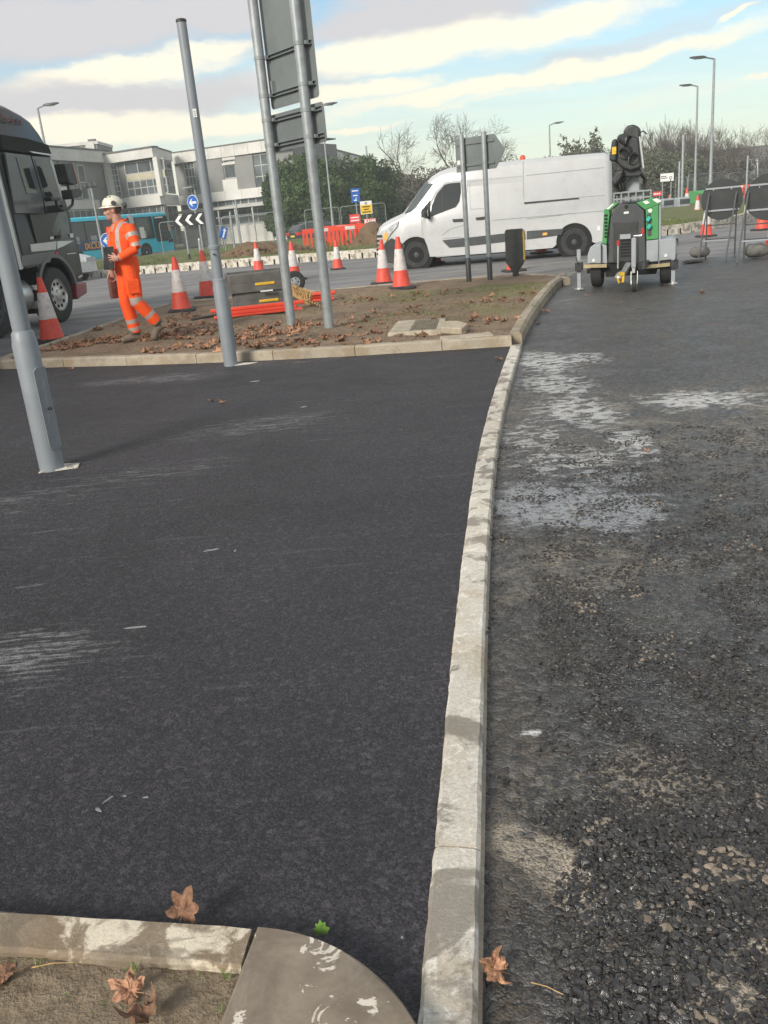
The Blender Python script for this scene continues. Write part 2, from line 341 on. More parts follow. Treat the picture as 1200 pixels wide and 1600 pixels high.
scf = blobs(t, pos, [(*(-1.328, 2.818), .50, .34, -5, 1.), (*(-1.932, 8.804), .8, .42, 0, 1.), (*(-2.616, 8.938), .6, .34, 0, 1.), (*(-0.828, 6.257), .9, .55, 10, .9), (*(-1.992, 4.866), .9, .4, 6, .7), (*(-1.324, 5.245), .9, .3, 8, .7),
    (*(-0.726, 9.242), 1.3, .5, -5, .8), (*(-1.392, 3.452), .6, .10, 14, .45), (*(-1.616, 3.537), .2, .045, 22, 1.), (*(-2.626, 10.95), .06, .06, 0, 0.), (*(-1.563, 14.442), .4, .1, 5, .0), (*(-1.167, 4.249), .12, .06, 20, .3)], .22, 2.2)
scm = mth(t, 'MULTIPLY', scf, sstep(t, mth(t, 'MULTIPLY_ADD', scf, .10, mth(t, 'MULTIPLY_ADD', noise(t, pos, 30, 5, .7), .25, mth(t, 'MULTIPLY', st1, .75))), .56, .72))
faint = mth(t, 'MULTIPLY', sstep(t, st2, .58, .74), mth(t, 'MULTIPLY', sstep(t, lg, .40, .6), .26))
col = mixc(t, mth(t, 'MAXIMUM', mth(t, 'MULTIPLY', scm, .60), faint), col, (.40, .40, .41))
spk = vor(t, pos, 46); sp = mth(t, 'MULTIPLY', mth(t, 'LESS_THAN', spk.outputs['Distance'], .15), mth(t, 'GREATER_THAN', lum(t, spk.outputs['Color']), .90))
edge = blobs(t, pos, [(*(0.022, 1.505), .16, .75, -12, 1.)], .08, 5)
col = mixc(t, mth(t, 'MULTIPLY', sp, mth(t, 'MULTIPLY_ADD', edge, .75, .05)), col, (.42, .39, .34))
t.links.new(col, b.inputs['Base Color']); b.inputs['Roughness'].default_value = .68; b.inputs['Specular IOR Level'].default_value = .42
t.links.new(sstep(t, md, .2, .8, .58, .76), b.inputs['Roughness'])
h = mth(t, 'ADD', mth(t, 'MULTIPLY', v1.outputs['Distance'], -.55), mth(t, 'MULTIPLY', v2.outputs['Distance'], -.18))
bn = node(t, 'ShaderNodeBump', Strength=.75, Distance=.006, Height=h); t.links.new(bn.outputs[0], b.inputs['Normal'])

# coarse, dirty, half wet binder course on the right
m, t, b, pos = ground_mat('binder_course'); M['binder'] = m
wobv = t.nodes.new('ShaderNodeTexNoise'); wobv.inputs['Scale'].default_value = 60; t.links.new(pos, wobv.inputs['Vector'])
o_ = vmth(t, 'SCALE', vmth(t, 'SUBTRACT', wobv.outputs['Color'], (.5, .5, .5))); o_.node.inputs['Scale'].default_value = .022
pw = vmth(t, 'ADD', pos, o_)
ve = vor(t, pw, 46, 'DISTANCE_TO_EDGE'); vc = vor(t, pw, 46); vf = vor(t, pos, 170)
lg = noise(t, pos, .7, 6, .62, .3); md = noise(t, pos, 3.4, 7, .68, .2); fn = noise(t, pos, 38, 5, .65)
coarse = blobs(t, pos, [(*(0.551, 1.403), .40, .5, 0, 1.), (*(0.819, 2.539), .55, .9, 0, .9), (*(1.317, 3.217), 1.1, 1.4, 0, .8), (*(1.488, 4.771), 2.2, 1.3, 0, .6), (*(2.341, 7.525), 5.5, 3., 0, .5)], .22, 3)
coarse = mth(t, 'MULTIPLY', coarse, sstep(t, md, .34, .55))
k = mth(t, 'MULTIPLY_ADD', mth(t, 'POWER', lum(t, vc.outputs['Color']), 2.), .085, .025)
k = mth(t, 'ADD', k, mth(t, 'MULTIPLY', mth(t, 'POWER', lum(t, vf.outputs['Color']), 3.), .035))
k = mth(t, 'MULTIPLY', k, sstep(t, lg, .3, .7, .85, 1.3))
col = node(t, 'ShaderNodeCombineXYZ', X=mth(t, 'MULTIPLY', k, 1.06), Y=k, Z=mth(t, 'MULTIPLY', k, .97)).outputs[0]
mud = blobs(t, pos, [(*(0.2, 1.686), .07, .5, 0, .75), (*(0.305, 1.606), .09, .14, 25, 1.), (*(0.342, 2.125), .16, .5, -8, .62), (*(0.347, 1.886), .13, .12, 0, .9), (*(0.6, 1.848), .2, .2, 0, .75), (*(0.146, 1.26), .06, .12, 0, .9), (*(0.565, 1.214), .12, .14, 0, .9), (*(0.648, 1.293), .06, .06, 0, 1.),
    (*(0.519, 2.96), .2, .5, 0, .45), (*(0.798, 3.422), .4, .25, 0, .55), (*(0.806, 3.139), .3, .2, 0, .6), (*(1.769, 5.679), 3., 1., 0, .32), (*(2.558, 9.091), .3, .12, 0, .7), (*(0.303, 1.47), .10, .25, 20, .85)], .16, 4)
mudm = mth(t, 'MULTIPLY', mud, sstep(t, mth(t, 'MULTIPLY_ADD', fn, .60, mth(t, 'MULTIPLY', md, .5)), .47, .60))
lowm = sstep(t, ve.outputs['Distance'], .22, .02)
f2 = noise(t, pos, 170, 4, .7); mudm = mth(t, 'MULTIPLY', mudm, sstep(t, f2, .33, .52))
gen = mth(t, 'MULTIPLY', mth(t, 'MULTIPLY', sstep(t, fn, .44, .60), sstep(t, mth(t, 'MULTIPLY_ADD', md, .6, mth(t, 'MULTIPLY', lg, .5)), .48, .64)), .62)
pale = blobs(t, pos, [(*(0.305, 1.596), .085, .17, 25, 1.), (*(0.312, 1.45), .07, .2, 20, .8), (*(0.35, 1.899), .13, .12, 0, .9), (*(0.6, 1.848), .2, .2, 0, .8), (*(0.565, 1.214), .12, .14, 0, 1.), (*(0.648, 1.293), .06, .06, 0, 1.), (*(0.823, 3.202), .9, .5, 0, .7), (*(1.899, 5.43), 3., 1.4, 0, .6)], .14, 5)
mcol = mixc(t, sstep(t, mth(t, 'MULTIPLY_ADD', pale, .34, md), .50, .84), (.105, .084, .064), (.46, .395, .31))
col = mixc(t, mth(t, 'MAXIMUM', mudm, gen), col, mcol)
# grit in the dust and dried across the surface
sl = blobs(t, pos, [(*(1.592, 7.968), .42, .95, 0, 1.), (*(1.942, 7.95), .32, .5, 0, .9), (*(1.479, 6.912), .42, .8, 0, .95), (*(1.409, 5.974), .42, .8, 0, .9), (*(1.51, 5.028), .22, .6, 0, .9), (*(2.268, 5.915), .60, .44, -12, 1.), (*(2.475, 5.931), .4, .25, 0, .8), (*(0.982, 5.391), .35, .7, 0, .7), (*(1.113, 4.736), .5, .45, 0, .8), (*(0.326, 2.125), .035, .02, 20, 1.)], .12, 3)
sn = noise(t, mapped(t, pos, (3.0, 4.2, 1), R_(-8)), 3.1, 8, .74, .6)
slm = mth(t, 'MULTIPLY', sl, sstep(t, mth(t, 'MULTIPLY_ADD', sl, .14, sn), .575, .66))
col = mixc(t, mth(t, 'MULTIPLY', slm, .92), col, (.66, .66, .65))
# films of water
wet = blobs(t, pos, [(*(0.874, 4.003), .5, .42, 0, 1.), (*(1.025, 3.863), .4, .38, 0, .95), (*(0.763, 4.243), .3, .3, 0, .8), (*(0.958, 2.764), .30, .36, 10, 1.), (*(1.162, 2.94), .3, .5, 0, .8), (*(0.722, 2.175), .16, .3, 15, 1.), (*(0.722, 2.359), .18, .2, 0, .8), (*(2.979, 12.524), 1., 2., 0, .45), (*(1.807, 5.801), 1.5, .9, 0, .4)], .15, 3.4)
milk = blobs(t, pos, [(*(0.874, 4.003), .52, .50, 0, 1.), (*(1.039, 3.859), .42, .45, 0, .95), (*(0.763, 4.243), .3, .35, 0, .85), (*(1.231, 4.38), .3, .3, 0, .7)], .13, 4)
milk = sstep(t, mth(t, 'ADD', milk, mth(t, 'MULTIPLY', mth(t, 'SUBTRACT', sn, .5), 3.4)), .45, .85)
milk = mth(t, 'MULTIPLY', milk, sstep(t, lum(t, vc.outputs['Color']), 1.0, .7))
wetm = sstep(t, mth(t, 'ADD', wet, mth(t, 'MULTIPLY', mth(t, 'SUBTRACT', md, .5), 1.5)), .42, .75)
col = mixc(t, mth(t, 'MULTIPLY', mth(t, 'MULTIPLY', wetm, sstep(t, fn, .35, .6)), .42), col, (.034, .037, .044))
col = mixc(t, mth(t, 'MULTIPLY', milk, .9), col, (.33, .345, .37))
t.links.new(col, b.inputs['Base Color'])
ro = mth(t, 'MULTIPLY_ADD', mth(t, 'MAXIMUM', mudm, slm), .28, sstep(t, md, .3, .7, .33, .55))
t.links.new(mth(t, 'MULTIPLY_ADD', mth(t, 'MAXIMUM', wetm, milk), -.38, ro, clamp=True), b.inputs['Roughness'])
b.inputs['Specular IOR Level'].default_value = .5
hs = mth(t, 'MULTIPLY', sstep(t, ve.outputs['Distance'], 0, .3), mth(t, 'MULTIPLY', mth(t, 'MULTIPLY_ADD', coarse, 1.0, .55), mth(t, 'MULTIPLY_ADD', mudm, -.75, 1.0)))
hs = mth(t, 'ADD', hs, mth(t, 'MULTIPLY', vf.outputs['Distance'], -.28)); hs = mth(t, 'ADD', hs, mth(t, 'MULTIPLY', md, .5))
hs = mth(t, 'MULTIPLY', hs, mth(t, 'MULTIPLY_ADD', wetm, -.45, 1.0))
bn = node(t, 'ShaderNodeBump', Strength=.95, Distance=.010, Height=hs); t.links.new(bn.outputs[0], b.inputs['Normal'])

# old carriageway
m, t, b, pos = ground_mat('old_carriageway'); M['road'] = m
v1 = vor(t, pos, 90); lg = noise(t, mapped(t, pos, (.12, .5, 1), R_(-10)), 2.2, 6, .6, .3); md = noise(t, pos, 2.4, 6, .65)
k = mth(t, 'MULTIPLY_ADD', lum(t, v1.outputs['Color']), .07, .15); k = mth(t, 'MULTIPLY', k, sstep(t, lg, .3, .7, .7, 1.35)); k = mth(t, 'MULTIPLY', k, sstep(t, md, .3, .7, .9, 1.1))
col = node(t, 'ShaderNodeCombineXYZ', X=mth(t, 'MULTIPLY', k, 1.02), Y=k, Z=mth(t, 'MULTIPLY', k, 1.0)).outputs[0]
dst = blobs(t, pos, [(*(3.853, 17.196), 2.2, 1.1, 0, .8), (*(1.914, 20.027), 2., .6, 0, .45), (*(4.505, 20.087), 3, 1., 0, .5)], .5, 1)
col = mixc(t, mth(t, 'MULTIPLY', dst, sstep(t, md, .3, .6)), col, (.27, .24, .20))
t.links.new(col, b.inputs['Base Color']); b.inputs['Roughness'].default_value = .7
bn = node(t, 'ShaderNodeBump', Strength=.5, Distance=.006, Height=mth(t, 'MULTIPLY', v1.outputs['Distance'], -1.)); t.links.new(bn.outputs[0], b.inputs['Normal'])

# soil, with a thin green bloom in places
def soil(name, c1, c2, green, gsc, gth, gm=None):
    m, t, b, pos = ground_mat(name); M[name] = m
    n1 = noise(t, pos, 2.1, 8, .68, .3); n2 = noise(t, pos, 26, 6, .7); n3 = noise(t, pos, gsc, 6, .65, .3); v = vor(t, pos, 130)
    col = mixc(t, sstep(t, mth(t, 'MULTIPLY_ADD', n2, .5, mth(t, 'MULTIPLY', n1, .5)), .36, .62), c1, c2)
    col = mixc(t, mth(t, 'MULTIPLY', mth(t, 'POWER', lum(t, v.outputs['Color']), 9.), .5), col, (.34, .28, .2))
    col = mixc(t, mth(t, 'MULTIPLY', mth(t, 'MULTIPLY', sstep(t, n3, gth, gth+.16), sstep(t, n2, .35, .6)), blobs(t, pos, gm, .4, 1.) if gm else 1.0), col, green)
    t.links.new(col, b.inputs['Base Color']); b.inputs['Roughness'].default_value = .93; b.inputs['Specular IOR Level'].default_value = .25
    bn = node(t, 'ShaderNodeBump', Strength=.9, Distance=.02, Height=mth(t, 'ADD', mth(t, 'MULTIPLY', n2, 1.3), mth(t, 'ADD', mth(t, 'MULTIPLY', n1, .8), mth(t, 'MULTIPLY', v.outputs['Distance'], .16)))); t.links.new(bn.outputs[0], b.inputs['Normal'])
soil('island_soil', (.15, .105, .070), (.31, .228, .160), (.20, .215, .08), 1.1, .40, [(*(1.888, 13.753), 1.7, 1.6, 0, 1.), (*(2.553, 13.603), 1., 1.4, 0, 1.), (*(0.428, 14.492), 1.1, .9, 0, .8), (*(1.046, 11.284), 1.4, 1.1, 0, .8), (*(-1.141, 13.146), 1.6, .6, 0, .45)])
soil('near_soil', (.125, .093, .062), (.30, .235, .165), (.13, .15, .05), 9., .60)
soil('grass_ground', (.13, .115, .06), (.17, .18, .075), (.115, .17, .05), .35, .42)
soil('spoil', (.10, .066, .042), (.21, .14, .085), (.12, .12, .06), 1.5, .72)
soil('rough_ground', (.12, .11, .075), (.19, .175, .12), (.11, .15, .05), .12, .42)

# concrete kerb
def kerbmat(name, c, st, sc, blot, bst, bsc, bth, rand):
    m = bpy.data.materials.new(name); m.use_nodes = True; t = m.node_tree; b = t.nodes['Principled BSDF']
    g = t.nodes.new('ShaderNodeNewGeometry'); pos = g.outputs['Position']
    n1 = noise(t, pos, 5.5, 7, .62, .5); n2 = noise(t, pos, 95, 5, .7); n3 = noise(t, pos, bsc, 7, .66, .7); n4 = noise(t, pos, 2.3, 7, .66, .4); v = vor(t, pos, 190); n5 = noise(t, mapped(t, pos, (3, 14, 3), R_(-12)), 3., 6, .7, .3)
    col = mixc(t, sstep(t, n2, .3, .7), tuple(k*.84 for k in c), tuple(k*1.14 for k in c))
    col = mixc(t, mth(t, 'MULTIPLY', sstep(t, n4, .48, .62), .65), col, tuple(k*q for k, q in zip(c, (.72, .62, .50))))
    col = mixc(t, mth(t, 'MULTIPLY', sstep(t, n3, bth, bth+.12), bst), col, blot)
    col = mixc(t, mth(t, 'MULTIPLY', sstep(t, n1, .505, .58), st), col, sc)
    col = mixc(t, mth(t, 'MULTIPLY', sstep(t, n5, .60, .70), .5), col, (.17, .145, .115))
    col = mixc(t, mth(t, 'MULTIPLY', mth(t, 'LESS_THAN', v.outputs['Distance'], .2), .45), col, (.09, .08, .065))
    oi = t.nodes.new('ShaderNodeObjectInfo'); hs = node(t, 'ShaderNodeHueSaturation', Value=mth(t, 'MULTIPLY_ADD', oi.outputs['Random'], rand, 1-rand/2), Color=col)
    t.links.new(hs.outputs[0], b.inputs['Base Color']); b.inputs['Roughness'].default_value = .88; b.inputs['Specular IOR Level'].default_value = .3
    bn = node(t, 'ShaderNodeBump', Strength=.6, Distance=.005, Height=mth(t, 'ADD', n2, mth(t, 'MULTIPLY', n3, .8))); t.links.new(bn.outputs[0], b.inputs['Normal']); M[name] = m
kerbmat('kerb', (.62, .585, .515), .78, (.205, .18, .15), (.80, .765, .70), .85, 19, .53, .18)
kerbmat('oldkerb', (.41, .355, .28), .45, (.27, .24, .19), (.36, .31, .24), .45, 12, .56, .16)
kerbmat('nearkerb', (.30, .245, .185), .6, (.17, .14, .105), (.72, .64, .51), .95, 9, .48, .10)
def quadmat():
    m = bpy.data.materials.new('quadrant_concrete'); m.use_nodes = True; t = m.node_tree; b = t.nodes['Principled BSDF']
    g = t.nodes.new('ShaderNodeNewGeometry'); pos = g.outputs['Position']
    n1 = noise(t, pos, 13, 7, .62, .8); n2 = noise(t, pos, 120, 4, .6); n3 = noise(t, pos, 6.5, 7, .68, .4)
    col = mixc(t, sstep(t, n3, .36, .62), (.185, .15, .112), (.31, .258, .20)); col = mixc(t, mth(t, 'MULTIPLY', n2, .3), col, (.14, .12, .1))
    col = mixc(t, sstep(t, n1, .585, .605), col, (.66, .60, .51))
    t.links.new(col, b.inputs['Base Color']); b.inputs['Roughness'].default_value = .85
    hgt = mth(t, 'ADD', mth(t, 'MULTIPLY', sstep(t, n1, .585, .605), -.5), mth(t, 'MULTIPLY', n2, .25))
    bn = node(t, 'ShaderNodeBump', Strength=.5, Distance=.004, Height=hgt); t.links.new(bn.outputs[0], b.inputs['Normal']); M['quadrant'] = m
quadmat()

# ---------------------------------------------------------------- ground sheets
def sheet(name, poly, z, m, target=None, amp=0, nsc=1.5, edge_keep=True, dome=0, label=None):
    me = bpy.data.meshes.new(name); bm = bmesh.new()
    f = bm.faces.new([bm.verts.new((x, y, z)) for x, y in poly])
    if f.normal.z < 0: bmesh.ops.reverse_faces(bm, faces=[f])
    bm.normal_update()
    if bm.faces[:][0].normal.z < 0: bmesh.ops.reverse_faces(bm, faces=bm.faces[:])
    if target:
        bmesh.ops.triangulate(bm, faces=bm.faces[:])
        for _ in range(9):
            es = [e for e in bm.edges if e.calc_length() > target]
            if not es: break
            bmesh.ops.subdivide_edges(bm, edges=es, cuts=1); bmesh.ops.triangulate(bm, faces=[q for q in bm.faces if len(q.verts) > 3])
        for v in bm.verts:
            if not v.is_boundary:
                v.co.z += amp*mnoise.fractal(Vector((v.co.x*nsc, v.co.y*nsc, 0)), 1., 2., 5) + dome
    else: bmesh.ops.triangulate(bm, faces=bm.faces[:])
    bm.to_mesh(me); bm.free(); me.materials.append(m)
    if target: me.polygons.foreach_set('use_smooth', [True]*len(me.polygons))
    o = bpy.data.objects.new(name, me); C.objects.link(o); o['kind'] = 'structure'; return o
sheet('ground', [(-900, -300), (900, -300), (900, 1800), (-900, 1800)], -.16, M['rough_ground'])
sheet('road', [(-90, 9), (-4.4, 9.9), (-4.4, 8.6), (1.3, 8.5), (60, 8.5), (90, 60), (60, 120), (20, 120), (15, 60), (-22, 52), (-30, 72), (-90, 84)], -.04, M['road'])
_ec = lambda y: -.00014*y**4 + .002775*y**3 - .011182*y**2 + .164608*y - .155244
EY = (-.20, .72, 1.64, 2.555, 3.42, 4.31, 4.85, 5.20, 6.12, 7.0, 8.86)
EL = [(_ec(y)-.052, y+.012) for y in EY]; ER = [(_ec(y)+.052, y-.012) for y in EY]
IF = [(-4.453, 10.679), (-3.774, 10.443), (-3.075, 10.122), (-2.427, 9.869), (-1.809, 9.629), (-1.224, 9.445), (-0.661, 9.289), (-0.116, 9.139), (0.416, 9.035), (0.936, 8.934), (1.445, 8.835)]      # front foot of the island kerb
IR = [(1.586, 9.045), (1.828, 10.016), (2.153, 11.184), (2.574, 12.63), (3.109, 14.363), (3.365, 14.993), (3.592, 15.745)]
IB = [(3.321, 14.831), (3.284, 15.354), (3.138, 16.065), (2.874, 16.528), (1.595, 16.779), (0.288, 16.947), (-1.062, 16.993), (-2.305, 17.19), (-3.699, 17.512), (-4.017, 14.907), (-4.198, 13.211), (-4.338, 11.79), (-4.494, 11.378), (-4.474, 10.895)]
foot = [(-6, -1.2), (-.5, -1.2), (-.2, .2)] + EL + [(IF[-1][0]-.02, IF[-1][1]+.05)] + [(x, y+.05) for x, y in reversed(IF[:-1])] + [(-4.7, 10.5), (-9, 10.2), (-9, -1.2)]
sheet('footpath', [(-9, -1.2), (-.30, -1.2)] + [(x+.01, y) for x, y in EL] + [(x, y+.05) for x, y in reversed(IF)] + [(-5, 10.6), (-9, 10.9)], 0, M['footway'], .8, .0012, 1.2)
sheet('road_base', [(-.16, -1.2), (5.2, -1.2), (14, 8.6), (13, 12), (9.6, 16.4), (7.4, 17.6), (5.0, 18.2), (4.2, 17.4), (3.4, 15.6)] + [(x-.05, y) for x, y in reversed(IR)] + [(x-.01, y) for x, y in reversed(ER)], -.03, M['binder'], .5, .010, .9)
island = sheet('verge', [(x, y+.10) for x, y in IF[1:]] + [(x-.10, y) for x, y in IR[1:]] + [(x, y-.06) for x, y in IB[:-1]], .088, M['island_soil'], .14, .035, 1.6, dome=.008)

# ---------------------------------------------------------------- kerbs
def kerb(name): return tag(bpy.data.objects.new(name, None), kind='structure')
def link_empty(o): C.objects.link(o); return o
def stone(parent, a0, a1, b0, b1, ztop, zbot, m, cham=.012, rough=.0018, nseg=4, batter=0, seed=0):
    """one kerb unit between the edges a0-a1 (left) and b0-b1 (right), seen along its length"""
    a0, a1, b0, b1 = (Vector((*p, 0)) for p in (a0, a1, b0, b1)); u = (a1-a0).normalized(); gap = .0035
    a0 += u*gap; b0 += u*gap; a1 -= u*gap; b1 -= u*gap; mid = (a0+a1+b0+b1)/4; rings = []
    rr = random.Random(seed)
    for i in range(nseg+1):
        f = i/nseg; A = a0.lerp(a1, f)-mid; B = b0.lerp(b1, f)-mid; w = (B-A).normalized(); j = lambda: (rr.random()-.5)*2*rough
        e = .0025 if i in (0, nseg) else 0
        A2 = A + w*batter
        rings.append([(*(A).xy, zbot), (*(A2+w*j()).xy, ztop-cham-e+j()), (*(A2+w*(cham+j())).xy, ztop-e+j()*.5), (*((A+B)/2).xy, ztop-e+.001), (*(B-w*(cham+j())).xy, ztop-e+j()*.5), (*(B+w*j()).xy, ztop-cham-e+j()), (*B.xy, zbot)])
    o = MB().loft(rings, True).build('kerb_stone', m, parent, smooth=30); o.location = (mid.x, mid.y, 0); return o
ek = link_empty(kerb('edging_kerb'))
for i in range(len(EL)-1):
    stone(ek, EL[i], EL[i+1], ER[i], ER[i+1],   .011, -.14, M['kerb'], .009, .0019, 22 if i < 4 else 8, 0, i)
mr = MB()
for i in range(len(EL)-1):  # mortar haunch, a hand below the top on the road side
    a, b_ = ER[i], ER[i+1]; n_ = Vector((b_[1]-a[1], -(b_[0]-a[0]))).normalized()
    mr.add([(a[0]-.01, a[1], -.02), (b_[0]-.01, b_[1], -.02), (b_[0]+n_.x*.024, b_[1]+n_.y*.024, -.038), (a[0]+n_.x*.024, a[1]+n_.y*.024, -.038)], [(0, 1, 2, 3)])
mr.build('mortar_haunch', M['oldkerb'], ek)
ik = link_empty(kerb('island_kerb'))
def resample(P, L):
    P = [Vector(p) for p in P]; out = [P[0]]; acc = 0; i = 0; cur = P[0]
    while i < len(P)-1:
        d = (P[i+1]-cur).length
        if acc+d >= L: cur = cur + (P[i+1]-cur).normalized()*(L-acc); out.append(cur.copy()); acc = 0
        else: acc += d; cur = P[i+1]; i += 1
    if (P[-1]-out[-1]).length > .15: out.append(P[-1])
    else: out[-1] = P[-1]
    return out
def offset(P, d):
    o = []
    for i, p in enumerate(P):
        q = (P[min(i+1, len(P)-1)]-P[max(i-1, 0)]).normalized(); o.append(p + Vector((-q.y, q.x))*d)
    return o
def kerbline(par, P, L, w, zt, zb, m, seed, batter=0.012, cham=.016, nseg=4):
    q = resample(P, L); o = offset(q, w)
    for i in range(len(q)-1): stone(par, o[i], o[i+1], q[i], q[i+1], zt+random.uniform(-.003, .003), zb, m, cham, .002, nseg, 0, seed+i)
kerbline(ik, IF, .915, .125, .105, -.12, M['oldkerb'], 100)
kerbline(ik, IR, .60, .145, .105, -.12, M['oldkerb'], 140, cham=.03)
kerbline(ik, IB, .915, -.12, .100, -.12, M['oldkerb'], 160)
kerbline(ik, [(IB[-1][0]-.05, IB[-1][1]), (IF[0][0]-.12, IF[0][1]+.12), IF[0]], .5, .125, .10, -.12, M['oldkerb'], 200)
MB().box((1.02, 9.13, .075), (.55, .24, .07), .02).build('concrete_bed', M['stone'], ik, bevel=.02)
# near kerb and its quadrant, which the photographer stands behind
nk = link_empty(kerb('near_kerb'))
A0, A1 = Vector((-0.9, 1.516)), Vector((-0.34, 1.405)); B0, B1 = Vector((-0.857, 1.406)), Vector((-0.352, 1.304))
un = (A1-A0).normalized(); A0 = A1-un*.915; B0 = B1-un*.915
stone(nk, A0, A1, B0, B1, .06, -.12, M['nearkerb'], .008, .0015, 16, 0, 301)
stone(nk, A0-un*.915, A0, B0-un*.915, B0, .06, -.12, M['nearkerb'], .008, .0015, 8, 0, 302)
pn = Vector((un.y, -un.x)); q0 = A1+un*.006; cq = q0+pn*.42
ring = [cq] + [cq - pn*.42*math.cos(R_(a)) + un*.42*math.sin(R_(a)) for a in np.linspace(0, 76, 30)]
mbq = MB(); n_ = len(ring); gc = sum((Vector(p) for p in ring), Vector((0, 0)))/n_
def shr(p, d): return p + (gc-p).normalized()*d
mbq.loft([[(*p, -.12) for p in ring], [(*p, .052) for p in ring], [(*shr(p, .003), .058) for p in ring], [(*shr(p, .010), .061) for p in ring]], True)
mbq.build('quadrant_stone', M['quadrant'], nk, smooth=25)
sheet('soil_bed', [(B1.x+.3*pn.x+un.x*.0-.0, B1.y+pn.y*.7), (B1.x, B1.y+.01), (B0.x, B0.y+.01), (B0.x-.9, B0.y+.2), (B0.x-.9, B0.y-1.2)], .040, M['near_soil'], .025, .012, 7.)

# ---------------------------------------------------------------- lighting columns without heads
def stepped_pole(name, label, loc, H, base_h, rb, ru, sec, door_ang):
    t = thing(name, label, 'pole', (*loc, -.02))
    pr = [(rb, 0), (rb, base_h-.02), (rb-.006, base_h), (ru+.012, base_h+.045), (ru, base_h+.06)]
    if sec: pr += [(ru, sec-.03), (ru+.006, sec-.03), (ru+.006, sec), (ru-.002, sec+.01)]
    MB().lathe(pr[:5], 28).build('base_section', M['polegrey'], t)
    MB().lathe([(ru, base_h+.05)] + ([(ru, sec-.03), (ru+.007, sec-.03), (ru+.007, sec), (ru-.004, sec+.01)] if sec else []) + [(ru-.006, H-.02), (ru-.009, H)], 24).build('shaft', M['polegrey'], t)
    MB().lathe([(ru-.003, H-.01), (ru-.003, H+.012), (ru-.02, H+.02)], 20).build('cap', M['black'], t)
    d = MB(); w, z0, z1 = .055, .16, base_h-.17
    R1 = rb+.004
    def wrap(x, y, z): a = door_ang + x/R1; return ((R1+y)*math.cos(a), (R1+y)*math.sin(a), z)
    d.warp = wrap; out = rrect(-w, w, z0, z1, .03, 4)
    d.prism(out, -.01, .008); d.build('access_door', M['polegrey'], t, bevel=.003, smooth=50)
    b = MB(); b.cyl((R1*math.cos(door_ang)*1.0, R1*math.sin(door_ang), z0+.5*(z1-z0)), ((R1+.016)*math.cos(door_ang), (R1+.016)*math.sin(door_ang), z0+.5*(z1-z0)), .009, n=8); b.build('lock', M['black'], t)
    return t
pA = stepped_pole('lighting_column', 'thick stepped grey pole nearest the camera, cut off by the left edge', (-2.135, 5.543), 5.5, .86, .078, .056, 0, R_(-22))
p = MB(); p.prism([(-.09, -.085), (.15, -.04), (.13, .07), (-.05, .09)], .002, .010, 'xy'); o = p.build('concrete_patch', M['kerb'], pA); o.location = (.03, 0, .02)
pB = stepped_pole('lighting_column', 'thin stepped grey pole with a cut top beside the island kerb', (-1.473, 9.291), 3.27, .86, .072, .053, 1.24, R_(60))
p = MB(); p.prism([(-.10, -.06), (.14, -.05), (.24, .02), (-.05, .09)], .002, .008, 'xy'); o = p.build('concrete_patch', M['kerb'], pB); o.location = (.06, 0, .02)
bt = MB(); bt.cyl((0, -.058, 1.16), (0, -.072, 1.16), .010, n=8); bt.build('bolt', M['black'], pB)
q = MB(); q.box((.012, -.0535, 2.47), (.035, .004, .075)); q.build('paper_tag', M['sticker'], pB)
for k in range(3): MB().box((.012, -.0565, 2.452+k*.018), (.022, .003, .007)).build('print_line', M['trgrey'], pB)

# ---------------------------------------------------------------- tall road sign seen from behind
s1, s2 = Vector((-0.976, 11.574)), Vector((-0.46, 10.867)); dS = (s2-s1); LS = dS.length
sg = thing('road_sign', 'tall galvanised road sign seen from behind with two stacked grey plates', 'road sign', (*s1, .06), math.atan2(dS.y, dS.x))
rp = .060
for x in (0, LS):
    po = MB().lathe([(rp, -.25), (rp, 4.6), (rp-.01, 4.62)], 20, (x, 0, 0)).build('post', M['galv'], sg)
    MB().lathe([(rp+.004, -.02), (rp+.004, .035), (rp+.001, .04)], 20, (x, 0, 0)).build('base_collar', M['black'], po)
yb = rp+.045
def plate(name, x0, x1, z0, z1, rails, clipx, proud=.0):
    p = MB().prism(rrect(x0, x1, z0, z1, .05), yb, yb+.006).build(name, M['signback'], sg, bevel=.0015)
    MB().prism(rrect(x0, x1, z0, z1, .05), yb+.0065, yb+.008).build('sign_face', M['signwhite'], p)
    for z in rails:
        r = MB(); r.bb((x0+.03, yb-.035, z-.022), (x1-.03, yb, z-.016)); r.bb((x0+.03, yb-.035, z+.016), (x1-.03, yb, z+.022)); r.bb((x0+.03, yb-.006, z-.016), (x1-.03, yb-.0005, z+.016))
        r.build('rail', M['signback'], p)
        for x in clipx:
            c = MB(); c.lathe([(rp+.004, z-.02), (rp+.004, z+.02)], 20, (x, 0, 0)); c.bb((x-rp-.028, yb-.075, z-.018), (x-rp-.002, yb-.036, z+.018)); c.bb((x+rp+.002, yb-.075, z-.018), (x+rp+.028, yb-.036, z+.018))
            c.build('clip', M['galv'], p)
    return p
plate('upper_plate', -.03, LS+.135, 2.62, 4.7, (2.77, 3.18, 3.9, 4.5), (0, LS))
plate('lower_plate', -.10, LS+.20, 2.145, 2.565, (2.22, 2.50), (0, LS))
MB().bb((rp+.035, yb-.052, 2.78), (rp+.06, yb-.001, 2.92)).build('bracket', M['galv'], sg)

